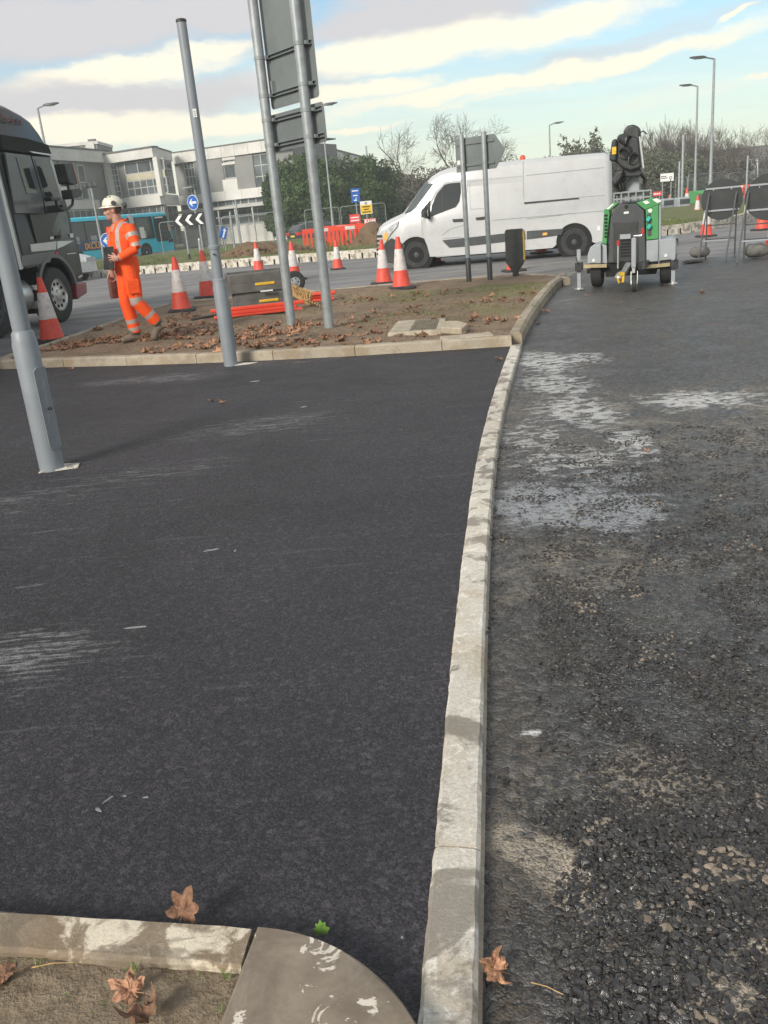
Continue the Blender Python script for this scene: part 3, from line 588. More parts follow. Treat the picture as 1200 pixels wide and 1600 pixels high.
# small arrow shaped sign in front of the van
v1_, v2_ = Vector((1.87, 15.785)), Vector((2.205, 15.516)); dV = v2_-v1_; LV = dV.length
sg2 = thing('direction_sign', 'small arrow-ended grey sign seen from behind in front of the white van', 'road sign', (*v1_, .08), math.atan2(dV.y, dV.x))
for x in (0, LV):
    po = MB().lathe([(.042, .40), (.042, 2.40), (.036, 2.41)], 16, (x, 0, 0)).build('post', M['galv'], sg2)
    MB().lathe([(.046, -.2), (.046, .42), (.043, .425)], 16, (x, 0, 0)).build('black_sleeve', M['black'], po)
pl = [(-.17, 1.83), (LV+.17, 1.83), (LV+.36, 2.10), (LV+.17, 2.36), (-.17, 2.36)]
pp = MB().prism(pl, .062, .068).build('plate', M['signback'], sg2, bevel=.002)
MB().prism(pl, .0685, .071).build('sign_face', M['signwhite'], pp)
for z in (1.93, 2.27):
    r = MB(); r.bb((-.14, .042, z-.02), (LV+.16, .0615, z+.02)); r.build('rail', M['signback'], pp)
MB().bb((-.15, .058, 1.95), (-.06, .0615, 2.02)).build('sticker', M['sticker'], pp)

# black pointed marker board
mk = (2.774, 16.225)
b_ = thing('marker_board', 'black pointed hazard marker with a yellow edge standing at the island end', 'marker', (*mk, .085), R_(-24))
pol = [(0, .0), (.165, .25), (.165, .78), (.14, .815), (-.14, .815), (-.165, .78), (-.165, .25)]
MB().prism(pol, -.05, .05).build('board', M['black'], b_, bevel=.012)
MB().bb((.160, -.045, .27), (.178, .045, .78)).build('yellow_edge', M['yellow'], b_, bevel=.004)
MB().bb((-.05, -.04, -.08), (.05, .04, .06)).build('stub_post', M['black'], b_)

# ---------------------------------------------------------------- traffic cones
def make_cone():
    t = thing('traffic_cone', 'x', 'traffic cone', (0, 0, 0), 0, 'red and white traffic cones')
    b = MB(); sq = rrect(-.245, .245, -.245, .245, .07, 4); sq2 = rrect(-.225, .225, -.225, .225, .06, 4)
    n = len(sq); b.loft([[(x, y, 0) for x, y in sq], [(x, y, .035) for x, y in sq], [(x, y, .055) for x, y in sq2], [(x*.86, y*.86, .06) for x, y in sq2]], True); b.build('base', M['conebase'], t)
    MB().lathe([(.185, .055), (.172, .075), (.130, .36), (.125, .365)], 24).build('cone_body', M['conered'], t)
    MB().lathe([(.128, .362), (.129, .366), (.076, .765), (.071, .768)], 24).build('sleeve', M['conewhite'], t)
    MB().lathe([(.073, .764), (.038, .985), (.030, 1.0), (.018, 1.0), (.016, .96)], 20).build('tip', M['conered'], t)
    return t
CONES = [
 ((-4.805, 13.602), -.04, .96, .3, 'traffic cone beside the front wheel of the black lorry'),
 ((-3.124, 15.334), .085, .90, .1, 'grubby traffic cone on the soil between the worker and the thin grey pole'),
 ((-3.363, 19.413), -.04, 1.0, .5, 'traffic cone half hidden behind the thin grey pole'),
 ((-3.212, 28.482), -.04, .90, .2, 'traffic cone standing on the road just above the black chamber rings'),
 ((-1.688, 22.634), -.04, .94, .7, 'traffic cone framed between the two tall sign posts'),
 ((-0.665, 25.592), -.04, .80, .2, 'traffic cone on the road right of the tall sign, below the red barriers'),
 ((0.441, 18.8), -.04, .90, .4, 'traffic cone in front of the nose of the white van'),
 ((0.677, 15.74), .085, .88, .15, 'traffic cone with a creased red foot in front of the van wheel'),
 ((3.211, 19.0), -.04, .86, .2, 'traffic cone almost hidden behind the black pointed marker'),
 ((2.005, 24.053), -.04, .90, .2, 'traffic cone beyond the van, its foot seen under it near the front wheel'),
 ((4.86, 24.27), -.04, .95, .4, 'traffic cone beyond the van, its foot seen under it near the rear wheel'),
 ((9.54, 24.887), -.04, .92, .1, 'traffic cone under the left round sign, seen between its legs'),
 ((11.337, 25.465), -.04, .92, .3, 'traffic cone under the right round sign'),
 ((8.018, 17.503), -.04, .84, .2, 'traffic cone cut off by the right edge beside the sandbag'),
 ((15.234, 40.872), -.10, .95, .2, 'traffic cone on the grass edge peeping out left of the left round sign'),
 ((19.996, 58.447), -.12, .95, .2, 'traffic cone beyond the grass, right of the lighting trailer'),
 ((18.925, 52.393), -.12, 1.25, .4, 'tallest far traffic cone, in front of the green cabinet'),
]
cone0 = make_cone()
for i, (p, z, sc, rz, lb) in enumerate(CONES):
    o = cone0 if i == 0 else copy_tree(cone0)
    o.location = (*p, z); o.rotation_euler = (R_(random.uniform(-1.5, 1.5)), R_(random.uniform(-1.5, 1.5)), rz); o.scale = (sc*(1.05 if i != 9 else .9),)*2+(sc,); o['label'] = lb
for (p, lb) in (((31.526, 93.741), 'small far orange cone below the white roundabout sign'), ((14.483, 33.872), 'far orange cone between the two round signs')):
    o = copy_tree(cone0); o.location = (*p, -.12); o.scale = (.8, .8, .8); o['label'] = lb
wp = thing('marker_post', 'pale tapered plastic post beside the chevron board', 'post', (*(-7.352, 42.382), -.1))
MB().lathe([(.11, 0), (.11, .04), (.085, .06), (.06, .95), (.045, 1.0)], 16).build('shaft', M['galv'], wp); MB().ball((0, 0, 1.0), (.05, .05, .07), 10, 6).build('cap', M['signwhite'], wp)

# ---------------------------------------------------------------- chamber rings, flat red barriers, wheel and broom on the island
def ring_section(label, loc, rz, L, Wd, Hh, twist=0):
    t = thing('chamber_ring', label, 'chamber ring', loc, rz, 'stacked black chamber rings')
    b = MB(); o = rrect(-L/2, L/2, -Wd/2, Wd/2, .06, 4); i = rrect(-L/2+.05, L/2-.05, -Wd/2+.05, Wd/2-.05, .04, 4); n = len(o)
    ot = lambda s, z: [(x*s, y*s, z) for x, y in o]; it = lambda z: [(x, y, z) for x, y in i]
    b.loft([ot(1, 0), ot(1, Hh*.42), ot(.985, Hh*.44), ot(.985, Hh*.94), ot(.96, Hh), it(Hh), it(0)], False)
    b.add([(*p, 0) for p in o] + [(*p, 0) for p in i], [(k, (k+1) % n, n+(k+1) % n, n+k) for k in range(n)])
    b.build('ring_body', M['chamber'], t, smooth=30)
    MB().bb((-.03, -Wd/2-.016, Hh*.30), (.29, -Wd/2+.01, Hh*.30+.045)).build('yellow_handle', M['yellow'], t, bevel=.012)
    r = MB(); 
    for k in range(34): r.bb((-L/2+.08+k*(L-.16)/33-.005, -Wd/2+.0015, Hh*.46), (-L/2+.08+k*(L-.16)/33+.005, -Wd/2+.02, Hh*.93))
    r.build('rib', M['chamber'], t)
    return t
mc = Vector((-1.585, 14.582)); ry_ = R_(8)
ring_section('lower black chamber ring with a yellow handle, resting on the soil', (mc.x-.15, mc.y+.42, .09), ry_, .92, .70, .26)
ring_section('upper black chamber ring with a yellow handle, on top of the other', (mc.x-.19, mc.y+.40, .352), ry_+.03, .98, .74, .30)
MB().box((mc.x+.02, mc.y+.0, .352), (.20, .05, .02), .1).build('wedge', M['sticker']); tag(bpy.data.objects['wedge'], 'pale scrap of board poking out between the chamber rings', 'scrap')

def make_barrier(feet=True):
    """one moulded pedestrian barrier, 2 m long, standing in local xz"""
    t = thing('plastic_barrier', 'x', 'barrier', (0, 0, 0), 0, 'red plastic barriers'); L, Hh = 1.95, 1.0
    b = MB(); b.bb((-L/2, -.022, .80), (L/2, .022, Hh)); b.bb((-L/2, -.022, .09), (L/2, .022, .19)); b.bb((-L/2, -.026, .085), (-L/2+.09, .026, 1.005)); b.bb((L/2-.09, -.026, .085), (L/2, .026, 1.005)); b.build('panel_frame', M['barrier'], t, bevel=.008)
    n = 9
    for k in range(n):
        x = -L/2+.09+(k+.5)*(L-.18)/n
        MB().bb((x-.048, -.018, .185), (x+.048, .018, .805)).build('slat', M['barrier'], t)
    MB().bb((-.22, -.027, .83), (.22, -.0225, .97)).build('reflective_panel', M['conewhite'], t)
    if feet:
        for x in (-L/2+.25, L/2-.25): MB().prism([(-.25, 0), (.25, 0), (.22, .06), (.06, .10), (-.06, .10), (-.22, .06)], x-.05, x+.05, 'yz').build('foot', M['black'], t, bevel=.01)
    return t
fb = Vector((-1.634, 13.481))
br0 = make_barrier(); br0['label'] = 'red plastic barrier standing in front of the dark hatchback, left part of the row'
dB = 41.5
def far_at(px_pt, z, d): return (*px_pt, z)
bp = [(-1.648, 41.5), (-0.6, 41.2), (-0.026, 42.6)]
br0.location = (bp[0][0]+.1, bp[0][1], -.06); br0.rotation_euler = (0, 0, R_(8))
o = copy_tree(br0, None, (bp[1][0]+.25, bp[1][1]-.1, -.06), R_(3), 'red plastic barrier standing at the right end of the row beside the soil heap'); 
o = copy_tree(br0, None, (bp[1][0]-.15, bp[1][1]+1.2, -.02), R_(6), 'red plastic barrier standing behind the front row of barriers')
o = copy_tree(br0, None, (bp[2][0]+.1, bp[2][1]+.5, -.06), R_(76), 'red plastic barrier seen end on at the right end of the row')
def flat_barrier(label, loc, rz, L):
    t = thing('fallen_barrier', label, 'barrier', loc, rz, 'red barriers lying on the soil')
    MB().bb((-L/2, -.02, .085), (L/2, .10, .135)).build('top_rail', M['barrier'], t, bevel=.016)
    b = MB(); b.bb((-L/2+.04, -.10, .0), (L/2-.04, .06, .035)); b.build('lower_rail', M['barrier'], t, bevel=.012)
    n = 6
    for k in range(n):
        x = -L/2+.16+(k+.5)*(L-.3)/n; MB().bb((x-.105, -.075, .036), (x+.105, .03, .085)).build('slat', M['barrier'], t, bevel=.012)
    return t
flat_barrier('long red barrier lying on the soil in front of the chamber rings', (fb.x+.02, fb.y+.02, .10), R_(9), 1.42)
flat_barrier('short end of a red barrier lying behind the right tall sign post', ((-0.764, 14.773)[0], (-0.764, 14.773)[1], .10), R_(5), .62)
w = thing('barrow_wheel', 'small black wheel lying behind the left tall sign post', 'wheel', (*(-1.309, 17.385), .27), R_(14))
tw = MB(); tw.lathe([(.10, -.05), (.17, -.055), (.20, -.04), (.205, 0), (.20, .04), (.17, .055), (.10, .05)], 24, axis='y', caps=False); tw.build('tyre', M['rubber'], w)
MB().lathe([(.02, -.06), (.09, -.035), (.115, -.045), (.115, .045), (.09, .035), (.02, .06)], 20, axis='y').build('rim', M['trgrey'], w)
for k in range(5):
    a = 2*PI*k/5; MB().lathe([(.012, -.058), (.012, -.03)], 8, (.06*math.cos(a), 0, .06*math.sin(a)), 'y').build('bolt_hole', M['pitblack'], w)
bq = Vector((-0.995, 13.849)); br = thing('broom', 'yard broom with tan bristles lying against the red barriers', 'broom', (bq.x, bq.y, .12), R_(-28))
h = MB(); h.box((-.02, .10, .10), (.34, .07, .045), Matrix.Rotation(.5, 3, 'Y')); h.build('head', M['wood'], br, bevel=.01)
bs = MB(); rb_ = random.Random(3)
for k in range(150):
    x = rb_.uniform(-.17, .15); y = rb_.uniform(.06, .14); d = Vector((x*.35+rb_.uniform(-.05, .05)-.02, rb_.uniform(-.06, .06), .16)); s0 = Vector((x, y, .11-x*.45)); bs.tube([s0, s0+d*.55+Vector((0, 0, .01)), s0+d], [.008, .007, .003], 3)
o = bs.build('bristles', M['bristle'], br); o['kind'] = 'stuff'
hd = MB(); hd.tube([(.02, .08, .10), (.62, -.30, -.0)], .016, 8); hd.build('handle', M['wood'], br)
for k in range(6):
    f = .25+k*.11; p0 = Vector((.02, .08, .10)).lerp(Vector((.62, -.30, 0)), f); p1 = Vector((.02, .08, .10)).lerp(Vector((.62, -.30, 0)), f+.05); MB().tube([p0, p1], .0185, 8).build('black_band', M['black'], br)
cb = Vector((-2.304, 13.6)); MB().tube([(cb.x-.32, cb.y-.16, .105), (cb.x-.15, cb.y-.05, .12), (cb.x+.12, cb.y+.05, .13)], [.022, .02, .02], 8).build('rubber_strip', M['black']); tag(bpy.data.objects['rubber_strip'], 'black rubber strip on the soil left of the thin grey pole', 'strip')

# stone slab and drain cover in the soil
sl0 = [Vector((0.219, 9.642)), Vector((0.811, 9.492)), Vector((0.944, 10.504)), Vector((0.379, 10.685))]
c0 = sum(sl0, Vector((0, 0)))/4
sb = thing('drain_cover', 'pale concrete drain surround with a square grid cover set in the soil', 'drain cover', (c0.x, c0.y, .112))
MB().prism([tuple(p-c0) for p in sl0], -.03, .028, 'xy').build('surround', M['stone'], sb, bevel=.01)
g = [lerp(sl0[0]-c0, sl0[1]-c0, .34), lerp(sl0[0]-c0, sl0[1]-c0, .92), lerp(sl0[3]-c0, sl0[2]-c0, .92), lerp(sl0[3]-c0, sl0[2]-c0, .34)]
g = [lerp(p, (sum(q[0] for q in g)/4, sum(q[1] for q in g)/4), .18) for p in g]
MB().prism(g, .026, .034, 'xy').build('cover_plate', M['ironwork'], sb)
gr = MB()
for k in range(1, 9):
    f = k/9
    a_, b2 = lerp(g[0], g[1], f), lerp(g[3], g[2], f); gr.bar((*a_, .037), (*b2, .037), .007, .008)
    a_, b2 = lerp(g[0], g[3], f), lerp(g[1], g[2], f); gr.bar((*a_, .038), (*b2, .038), .007, .008)
o = gr.build('raised_grid', M['ironwork'], sb); 
st = thing('stone_block', 'small pale stone block leaning on the drain cover', 'stone', (*(0.926, 9.463), .118), R_(-12))
MB().prism([(-.13, -.10), (.10, -.12), (.15, .06), (.02, .15), (-.12, .12)], .0, .075, 'xy').build('block', M['stone'], st, bevel=.014).rotation_euler = (R_(10), R_(5), 0)

# ---------------------------------------------------------------- round signs on folding frames, backs towards us
def frame_sign(label, cpx, fx, loc, rz, r, zc, Wf):
    t = thing('frame_sign', label, 'round sign', loc, rz, 'round temporary signs on frames')
    yd = .02
    d = MB().lathe([(r, yd), (r, yd+.012), (r-.005, yd+.014)], 40, (0, 0, zc), 'y').build('disc', M['discback'], t)
    MB().lathe([(r-.004, yd+.0145), (r-.004, yd+.016)], 40, (0, 0, zc), 'y').build('sign_face', M['signwhite'], d)
    for z in (zc+r*.55, zc-r*.52):
        hw = math.sqrt(r*r-(z-zc)**2)*.97; MB().bb((-hw, yd-.02, z-.016), (hw, yd-.0005, z+.016)).build('cross_bar', M['trgrey'], d)
    for x in (-.16, .16):
        for z in (zc+.18, zc-.20): MB().cyl((x, yd-.012, z), (x, yd-.0005, z), .012, n=8).build('rivet', M['alu'], d)
    for x in (-Wf/2, Wf/2): MB().bar((x, 0, 0), (x, 0, zc-.1), .028, .028).build('front_leg', M['trdark'], t)
    for z in (.62, .36): MB().bar((-Wf/2, 0, z), (Wf/2, 0, z), .024, .024).build('rung', M['trdark'], t)
    for x in (-Wf/2-.02, Wf/2-.06): MB().bar((x-.13, -.62, 0), (x+.05, -.03, zc+.12), .024, .024).build('back_leg', M['trdark'], t)
    MB().bar((-Wf/2-.1, -.42, .36), (Wf/2-.12, -.42, .36), .024, .024).build('tie_bar', M['trgrey'], t)
    return t
def sandbag(label, loc, rz, s=(.34, .22, .17), m='sand'):
    t = thing('sandbag', label, 'sandbag', loc, rz, 'sandbags holding the sign frames')
    b = MB(); rings = []
    for k in range(11):
        f = k/10*2-1; w = max(.03, (1-abs(f)**3.2)); rings.append([(f*s[0], math.cos(a)*s[1]*w**.5*(1+.08*math.sin(5*f+3*a)), s[2]*.5*(1+math.sin(a)*w**.6)*(1+.06*math.sin(7*f))) for a in np.linspace(0, 2*PI, 14, endpoint=False)])
    b.loft(rings, True); o = b.build('bag', M[m], t, smooth=60); return t
f1 = Vector((6.981, 17.457)); a1 = Vector((6.765, 17.612)); a2 = Vector((7.261, 17.437)); yr = math.atan2((a2-a1).y, (a2-a1).x)
ff = frame_sign('round black-backed sign on a folding frame, left of the pair, whole in view', None, None, (f1.x, f1.y, -.03), yr, .375, 1.049+.03, (a2-a1).length)
sandbag('grey sandbag on the frame leg of the left round sign', ((6.612, 17.643)[0], (6.612, 17.643)[1]-.1, .0), .15, (.20, .14, .23))
sandbag('flat dark sandbag lying on the ground by the left round sign', ((6.232, 16.884)[0], (6.232, 16.884)[1], -.03), .1, (.2, .12, .06), 'conebase')
f2 = Vector((7.401, 16.404))
frame_sign('round black-backed sign on a folding frame, cut by the right edge', None, None, (f2.x, f2.y, -.03), yr, .40, 1.04+.03, .74)
sandbag('dark sandbag under the right round sign', ((7.356, 16.735)[0], (7.356, 16.735)[1]-.05, -.02), .1, (.24, .15, .26))

# ---------------------------------------------------------------- vehicle helpers
def inset(poly, d, zmin=-9, soft=.25):
    n = len(poly); ar = sum(poly[i][0]*poly[(i+1) % n][1]-poly[(i+1) % n][0]*poly[i][1] for i in range(n)); sg_ = 1 if ar > 0 else -1; o = []
    for i, p in enumerate(poly):
        a = Vector(poly[i-1]); b = Vector(p); c = Vector(poly[(i+1) % n]); e1 = (b-a).normalized(); e2 = (c-b).normalized()
        nn = Vector((-e1.y-e2.y, e1.x+e2.x))
        if nn.length < 1e-4: nn = Vector((-e1.y, e1.x))
        nn.normalize(); k = max(0., min(1., (p[1]-zmin)/soft)); o.append(tuple(b+nn*d*sg_*k))
    return o
def body(poly, w, layers, zmin, warp, name, m, par, smooth=40):
    """side outline carried across the width, rounded in towards both flanks"""
    mb = MB(warp); rings = []
    for y, d in layers: rings.append([(p[0], y, p[1]) for p in inset(poly, d, zmin)])
    for y, d in reversed(layers): rings.append([(p[0], w-y, p[1]) for p in inset(poly, d, zmin)])
    mb.loft(rings, True); return mb.build(name, m, par, smooth)
def arc(cx, cz, r, a0, a1, n=12): return [(cx+r*math.cos(R_(a0+(a1-a0)*k/n)), cz+r*math.sin(R_(a0+(a1-a0)*k/n))) for k in range(n+1)]
def wheel(par, x, y, z, r, w, rim, out=-1, holes=0, hub=.6, name='wheel', n=28):
    """out = -1: outer face towards -y"""
    wt_ = bpy.data.objects.new(name, None); C.objects.link(wt_); wt_.parent = par; wt_.location = (x, y, z)
    s = 1 if out > 0 else -1
    MB().lathe([(r*hub, 0), (r*.9, s*.0), (r*.97, -s*.02), (r, -s*.05), (r, -s*(w-.03)), (r*.95, -s*w), (r*hub, -s*w)], n, axis='y', caps=False).build('tyre', M['rubber'], wt_)
    MB().lathe([(r*hub, -s*.005), (r*hub*.97, -s*.0), (r*hub*.92, -s*.03), (r*hub*.5, -s*.045), (r*.2, -s*.03), (r*.18, -s*.005), (.001, s*.004)], n, axis='y', caps=False).build('rim', rim, wt_)
    for k in range(holes):
        a = 2*PI*k/holes; MB().ball((r*hub*.72*math.cos(a), -s*.034, r*hub*.72*math.sin(a)), (r*.075, .012, r*.075), 8, 5).build('hole', M['pitblack'], wt_)
    return wt_

# ---------------------------------------------------------------- white van
VW = 2.0; VP0, VP1 = (1.401, 22.702), (5.321, 21.841)
van = thing('delivery_van', 'white high-roofed panel van driving left past the island', 'van', (*VP0, 0), yaw(VP0, VP1))
vw_c = VW/2
def vwarp(x, y, z):
    k = max(0, min(1, (z-1.0)/1.3)); f = 1-.075*k
    kn = max(0, min(1, (-.15-x)/.9)); f *= 1-.16*kn*kn
    return (x, vw_c+(y-vw_c)*f, z)
WB = 3.87
prof = [(-.96, .30), (-.985, .62), (-0.991, 0.843), (-0.933, 1.023), (-0.819, 1.112), (-0.616, 1.201), (-0.282, 1.316), (0.015, 1.627), (0.326, 1.96), (0.477, 2.093), (0.672, 2.191), (0.894, 2.25), (1.112, 2.265), (1.85, 2.267), (2.907, 2.279), (3.942, 2.263), (4.597, 2.248), (4.70, 2.20), (4.76, 2.05), (4.78, 1.2), (4.80, .45), (4.70, .28)]
prof += [(WB+.50, .24)] + arc(WB, .31, .45, -8, 188, 16) + [(WB-.52, .20), (.52, .20)] + arc(.0, .31, .43, -10, 190, 16) + [(-.50, .22)]
body(prof, VW, [(0, .13), (.035, .065), (.10, .02), (.20, 0)], .9, vwarp, 'body', M['white'], van)
for x in (0, WB):
    MB().lathe([(.425, .02), (.425, VW-.02)], 24, (x, 0, .31), 'y').build('wheel_well', M['pitblack'], van)
    for yy, o_ in ((.012, -1), (VW-.012, 1)):
        wheel(van, x, yy, .30, .345, .22, M['trdark'], o_, 0, .58)
    a_ = MB(vwarp); oo = arc(x, .31, .47, -6, 186, 20); ii = arc(x, .31, .425, 186, -6, 20); a_.prism(oo+ii, -.006, .03); a_.build('arch_lip', M['white'], van)
def vpoly(name, pts, m, y0=-.006, y1=.02, par=van, bevel=0): mb = MB(vwarp); mb.prism(pts, y0, y1); return mb.build(name, m, par, bevel=bevel)
fdoor = vpoly('cab_door', [(0.219, 1.153), (0.562, 1.733), (0.828, 1.944), (1.279, 1.946), (1.293, 1.374), (1.242, 0.205), (0.345, 0.229), (0.298, 0.479), (0.192, 0.793)], M['white'], -.004, .02)
vpoly('side_window', [(0.428, 1.173), (0.461, 1.417), (0.623, 1.699), (0.807, 1.873), (0.934, 1.898), (1.199, 1.895), (1.201, 1.676), (1.15, 1.46), (1.056, 1.343)], M['glass'], -.009, .01, fdoor)
vpoly('corner_panel', [(0.189, 1.186), (0.201, 1.335), (0.44, 1.56), (0.415, 1.107)], M['black'], -.010, .01, fdoor)
for f, nm in ((0, 'mirror'),):
    mi = MB(); mi.ball((0, 0, 0), (.06, .11, .13), 12, 8); o = mi.build(nm, M['black'], van); pm = (0.356, 1.277); o.location = (pm[0]-.02, -.16, pm[1]); 
    gl = MB(); gl.ball((.052, -.01, -.01), (.015, .075, .095), 10, 6); gl.build('mirror_glass', M['lamp'], o)
vpoly('door_handle', [(0.961, 1.068), (1.212, 1.062), (1.217, 1.002), (0.973, 1.007)], M['black'], -.03, .0, fdoor, .006)
sdoor = vpoly('sliding_door', [(1.372, 1.937), (2.685, 1.924), (2.704, 0.258), (1.307, 0.216)], M['white'], -.004, .02)
vpoly('door_handle', [(1.526, 1.057), (1.776, 1.066), (1.781, 1.006), (1.539, 1.004)], M['black'], -.03, .0, sdoor, .006)
vpoly('rub_strip', [(0.676, 0.594), (1.297, 0.612), (1.317, 0.405), (0.84, 0.405)], M['trdark'], -.02, .0, fdoor, .008)
vpoly('rub_strip', [(1.344, 0.608), (2.702, 0.647), (2.711, 0.452), (1.349, 0.411)], M['trdark'], -.02, .0, sdoor, .008)
vpoly('rub_strip', [(2.748, 0.643), (3.631, 0.629), (3.583, 0.486), (2.741, 0.45)], M['trdark'], -.02, .0, van, .008)
vpoly('side_marker', [(3.128, 0.567), (3.235, 0.573), (3.234, 0.514), (3.127, 0.508)], M['amber'], -.026, -.01)
vpoly('slide_rail', [(2.709, 1.308), (4.002, 1.303), (4.002, 1.267), (2.708, 1.265)], M['black'], -.010, .0)
gp = MB(vwarp)
def gap(pts, w=.011, y=-.0055):
    for a, b in zip(pts, pts[1:]): gp.bar((a[0], y, a[1]), (b[0], y, b[1]), .004, w, up=(0, 0, 1)) if abs(a[0]-b[0]) > abs(a[1]-b[1]) else gp.bar((a[0], y, a[1]), (b[0], y, b[1]), .004, w, up=(1, 0, 0))
gap([(0.201, 1.335), (0.192, 0.793), (0.298, 0.479), (0.345, 0.229), (1.242, 0.205), (1.293, 1.374), (1.279, 1.946)])
gap([(1.372, 1.937), (1.307, 0.216)]); gap([(2.711, 2.227), (2.702, 1.541), (2.719, 0.241)])
gap([(1.909, 1.902), (2.7, 1.901)], .008); gap([(2.775, 1.908), (4.581, 1.916)], .012); gap([(1.415, 1.89), (1.832, 1.895), (1.847, 1.252), (1.412, 1.26), (1.415, 1.89)], .006)
gap([(4.017, 1.309), (4.593, 1.3)], .010); gap([(1.942, 0.963), (4.591, 0.956)], .006); gap([(2.757, 0.923), (3.547, 0.944), (3.773, 0.969)], .007)
gap([(0.667, 0.708), (0.883, 0.842), (1.236, 0.918)], .006); gap([(0.711, 0.636), (1.172, 0.637)], .012)
gp.build('panel_gaps', M['trgrey'], van)
# windscreen wraps the whole width
ws = MB(vwarp); a, b2 = (-0.265, 1.33), (0.327, 1.968); c_, d_ = (0.037, 1.289), (0.545, 1.933)
nx = -.012
ws.loft([[(a[0]-.012+k2, y, a[1]+.012) , (b2[0]-.012+k2, y, b2[1]+.012), (b2[0]+.03+k2, y, b2[1]-.02), (a[0]+.03+k2, y, a[1]-.02)] for y, k2 in ((.045, .10), (.14, .015), (.4, 0), (VW/2, -.01), (VW-.4, 0), (VW-.14, .015), (VW-.045, .10))], True)
ws.build('windscreen', M['screen'], van)
wsf = vpoly('windscreen_side', [(-0.218, 1.311), (-0.073, 1.314), (0.062, 1.407), (0.544, 1.926), (0.341, 1.952)], M['screen'], -.004, .04)
# front end
vpoly('bumper_side', [(-0.923, 0.327), (-0.796, 0.643), (-0.606, 0.751), (-0.34, 0.614), (-0.247, 0.553), (-0.311, 0.373), (-0.375, 0.191), (-0.61, 0.131), (-0.837, 0.18)], M['black'], -.012, .06, van, .02)
hl = vpoly('headlight', [(-0.8, 0.782), (-0.737, 0.93), (-0.562, 1.068), (-0.377, 1.151), (-0.421, 1.011), (-0.614, 0.843), (-0.725, 0.699)], M['headlamp'], -.010, .12, van, .012)
vpoly('indicator', [(-0.833, 0.769), (-0.739, 0.915), (-0.679, 0.849), (-0.744, 0.67)], M['amber'], -.014, .1, hl)
vpoly('window_divider', [(0.731, 1.792), (0.756, 1.804), (0.735, 1.252), (0.711, 1.246)], M['black'], -.012, .0, fdoor)
for a, b in zip([(-0.967, 0.834), (-0.982, 0.727), (-0.995, 0.62), (-1.005, 0.512), (-1.007, 0.404)], [(-0.848, 0.786), (-0.858, 0.679), (-0.876, 0.572), (-0.894, 0.465), (-0.904, 0.357)]): vpoly('grille_slot', rrect(min(a[0], b[0])-.03, max(a[0], b[0]), min(a[1], b[1]), max(a[1], b[1])+.01, .012, 2), M['black'], -.012, .10)
for k in range(5):
    z = .42+k*.14; g_ = MB(vwarp); g_.bb((-1.0, .12, z-.035), (-.95, VW-.12, z+.035)); g_.build('grille_slot', M['black'], van, bevel=.01)
fb_ = MB(vwarp); fb_.bb((-1.01, .08, .22), (-.90, VW-.08, .40)); fb_.build('front_bumper', M['trdark'], van, bevel=.03)
hl2 = MB(vwarp); hl2.prism([(-.90, .80), (-.84, 1.05), (-.55, 1.18), (-.60, 1.0), (-.80, .78)], VW-.12, VW+.008); hl2.build('headlight', M['lamp'], van)
rl = MB(vwarp); rl.bb((4.70, .30, 1.0), (4.784, .42, 1.4)); rl.build('tail_light', M['red'], van)
rl = MB(vwarp); rl.bb((4.70, VW-.42, 1.0), (4.784, VW-.30, 1.4)); rl.build('tail_light', M['red'], van)
pb = (2.686, 2.357); be = MB(); be.lathe([(.08, 0), (.08, .03), (.065, .04), (.065, .09), (.04, .125), (0.005, .13)], 14); o = be.build('beacon', M['conered'], van); o.location = (pb[0], .55, 2.26)
fc = vpoly('fuel_flap', [(4.411, 0.623), (4.485, 0.624), (4.485, 0.515), (4.41, 0.513)], M['sticker'], -.006, 0)
ub = MB(); ub.bb((-.6, .3, .16), (4.5, VW-.3, .34)); ub.build('underbody', M['pitblack'], van)

# ---------------------------------------------------------------- black lorry
TP0 = (-5.65, 16.852)
lorry = thing('lorry', 'black articulated lorry cab with a burgundy bumper at the left edge', 'lorry', (*TP0, 0), R_(90-11))
TW = 2.45
def twarp(x, y, z):
    k = max(0, min(1, (z-2.5)/1.2)); f = 1-.10*k*k
    kn = max(0, min(1, (x-.55)/1.0)); f *= 1-.10*kn*kn
    return (x, TW/2+(y-TW/2)*f, z)
CB = -.93
tprof = [(CB, 1.0), (CB, 3.62), (-0.637, 3.715), (-0.278, 3.699), (0.128, 3.602), (0.384, 3.502), (0.576, 3.303), (0.694, 3.126), (0.764, 2.931), (0.8, 2.822), (0.873, 2.135), (0.958, 1.926), (1.121, 1.653), (1.116, 1.271), (1.072, 0.789), (1.024, 0.61)]
wc = (0.109, 0.515)
tprof += [(.72, .62)] + arc(.02, .50, .64, 12, 150, 14) + [(-.56, 1.02)]
body(tprof, TW, [(0, .10), (.03, .05), (.09, .015), (.18, 0)], 1.5, twarp, 'cab', M['truck'], lorry)
def tpoly(name, pts, m, y0=-.006, y1=.03, par=lorry, bevel=0): mb = MB(twarp); mb.prism(pts, y0, y1); return mb.build(name, m, par, bevel=bevel)
tpoly('side_skirt', [(-1.007, 1.219), (-0.483, 1.225), (0.147, 1.235), (-0.031, 1.137), (-0.112, 1.051), (-1.06, 1.04)], M['truckgrey'], -.012, .05, lorry, .01)
tpoly('stripe', [(-0.648, 1.393), (0.264, 1.406), (0.181, 1.261), (-0.657, 1.268)], M['silver'], -.008)
tpoly('stripe', [(0.287, 1.405), (0.935, 1.387), (0.72, 1.35), (0.458, 1.304), (0.231, 1.27)], M['silver'], -.008)
tpoly('sleeper_panel', [(-0.799, 2.895), (-0.021, 2.877), (0.087, 2.191), (0.054, 1.895), (-0.498, 1.915), (-0.902, 1.921)], M['truckgrey'], -.004)
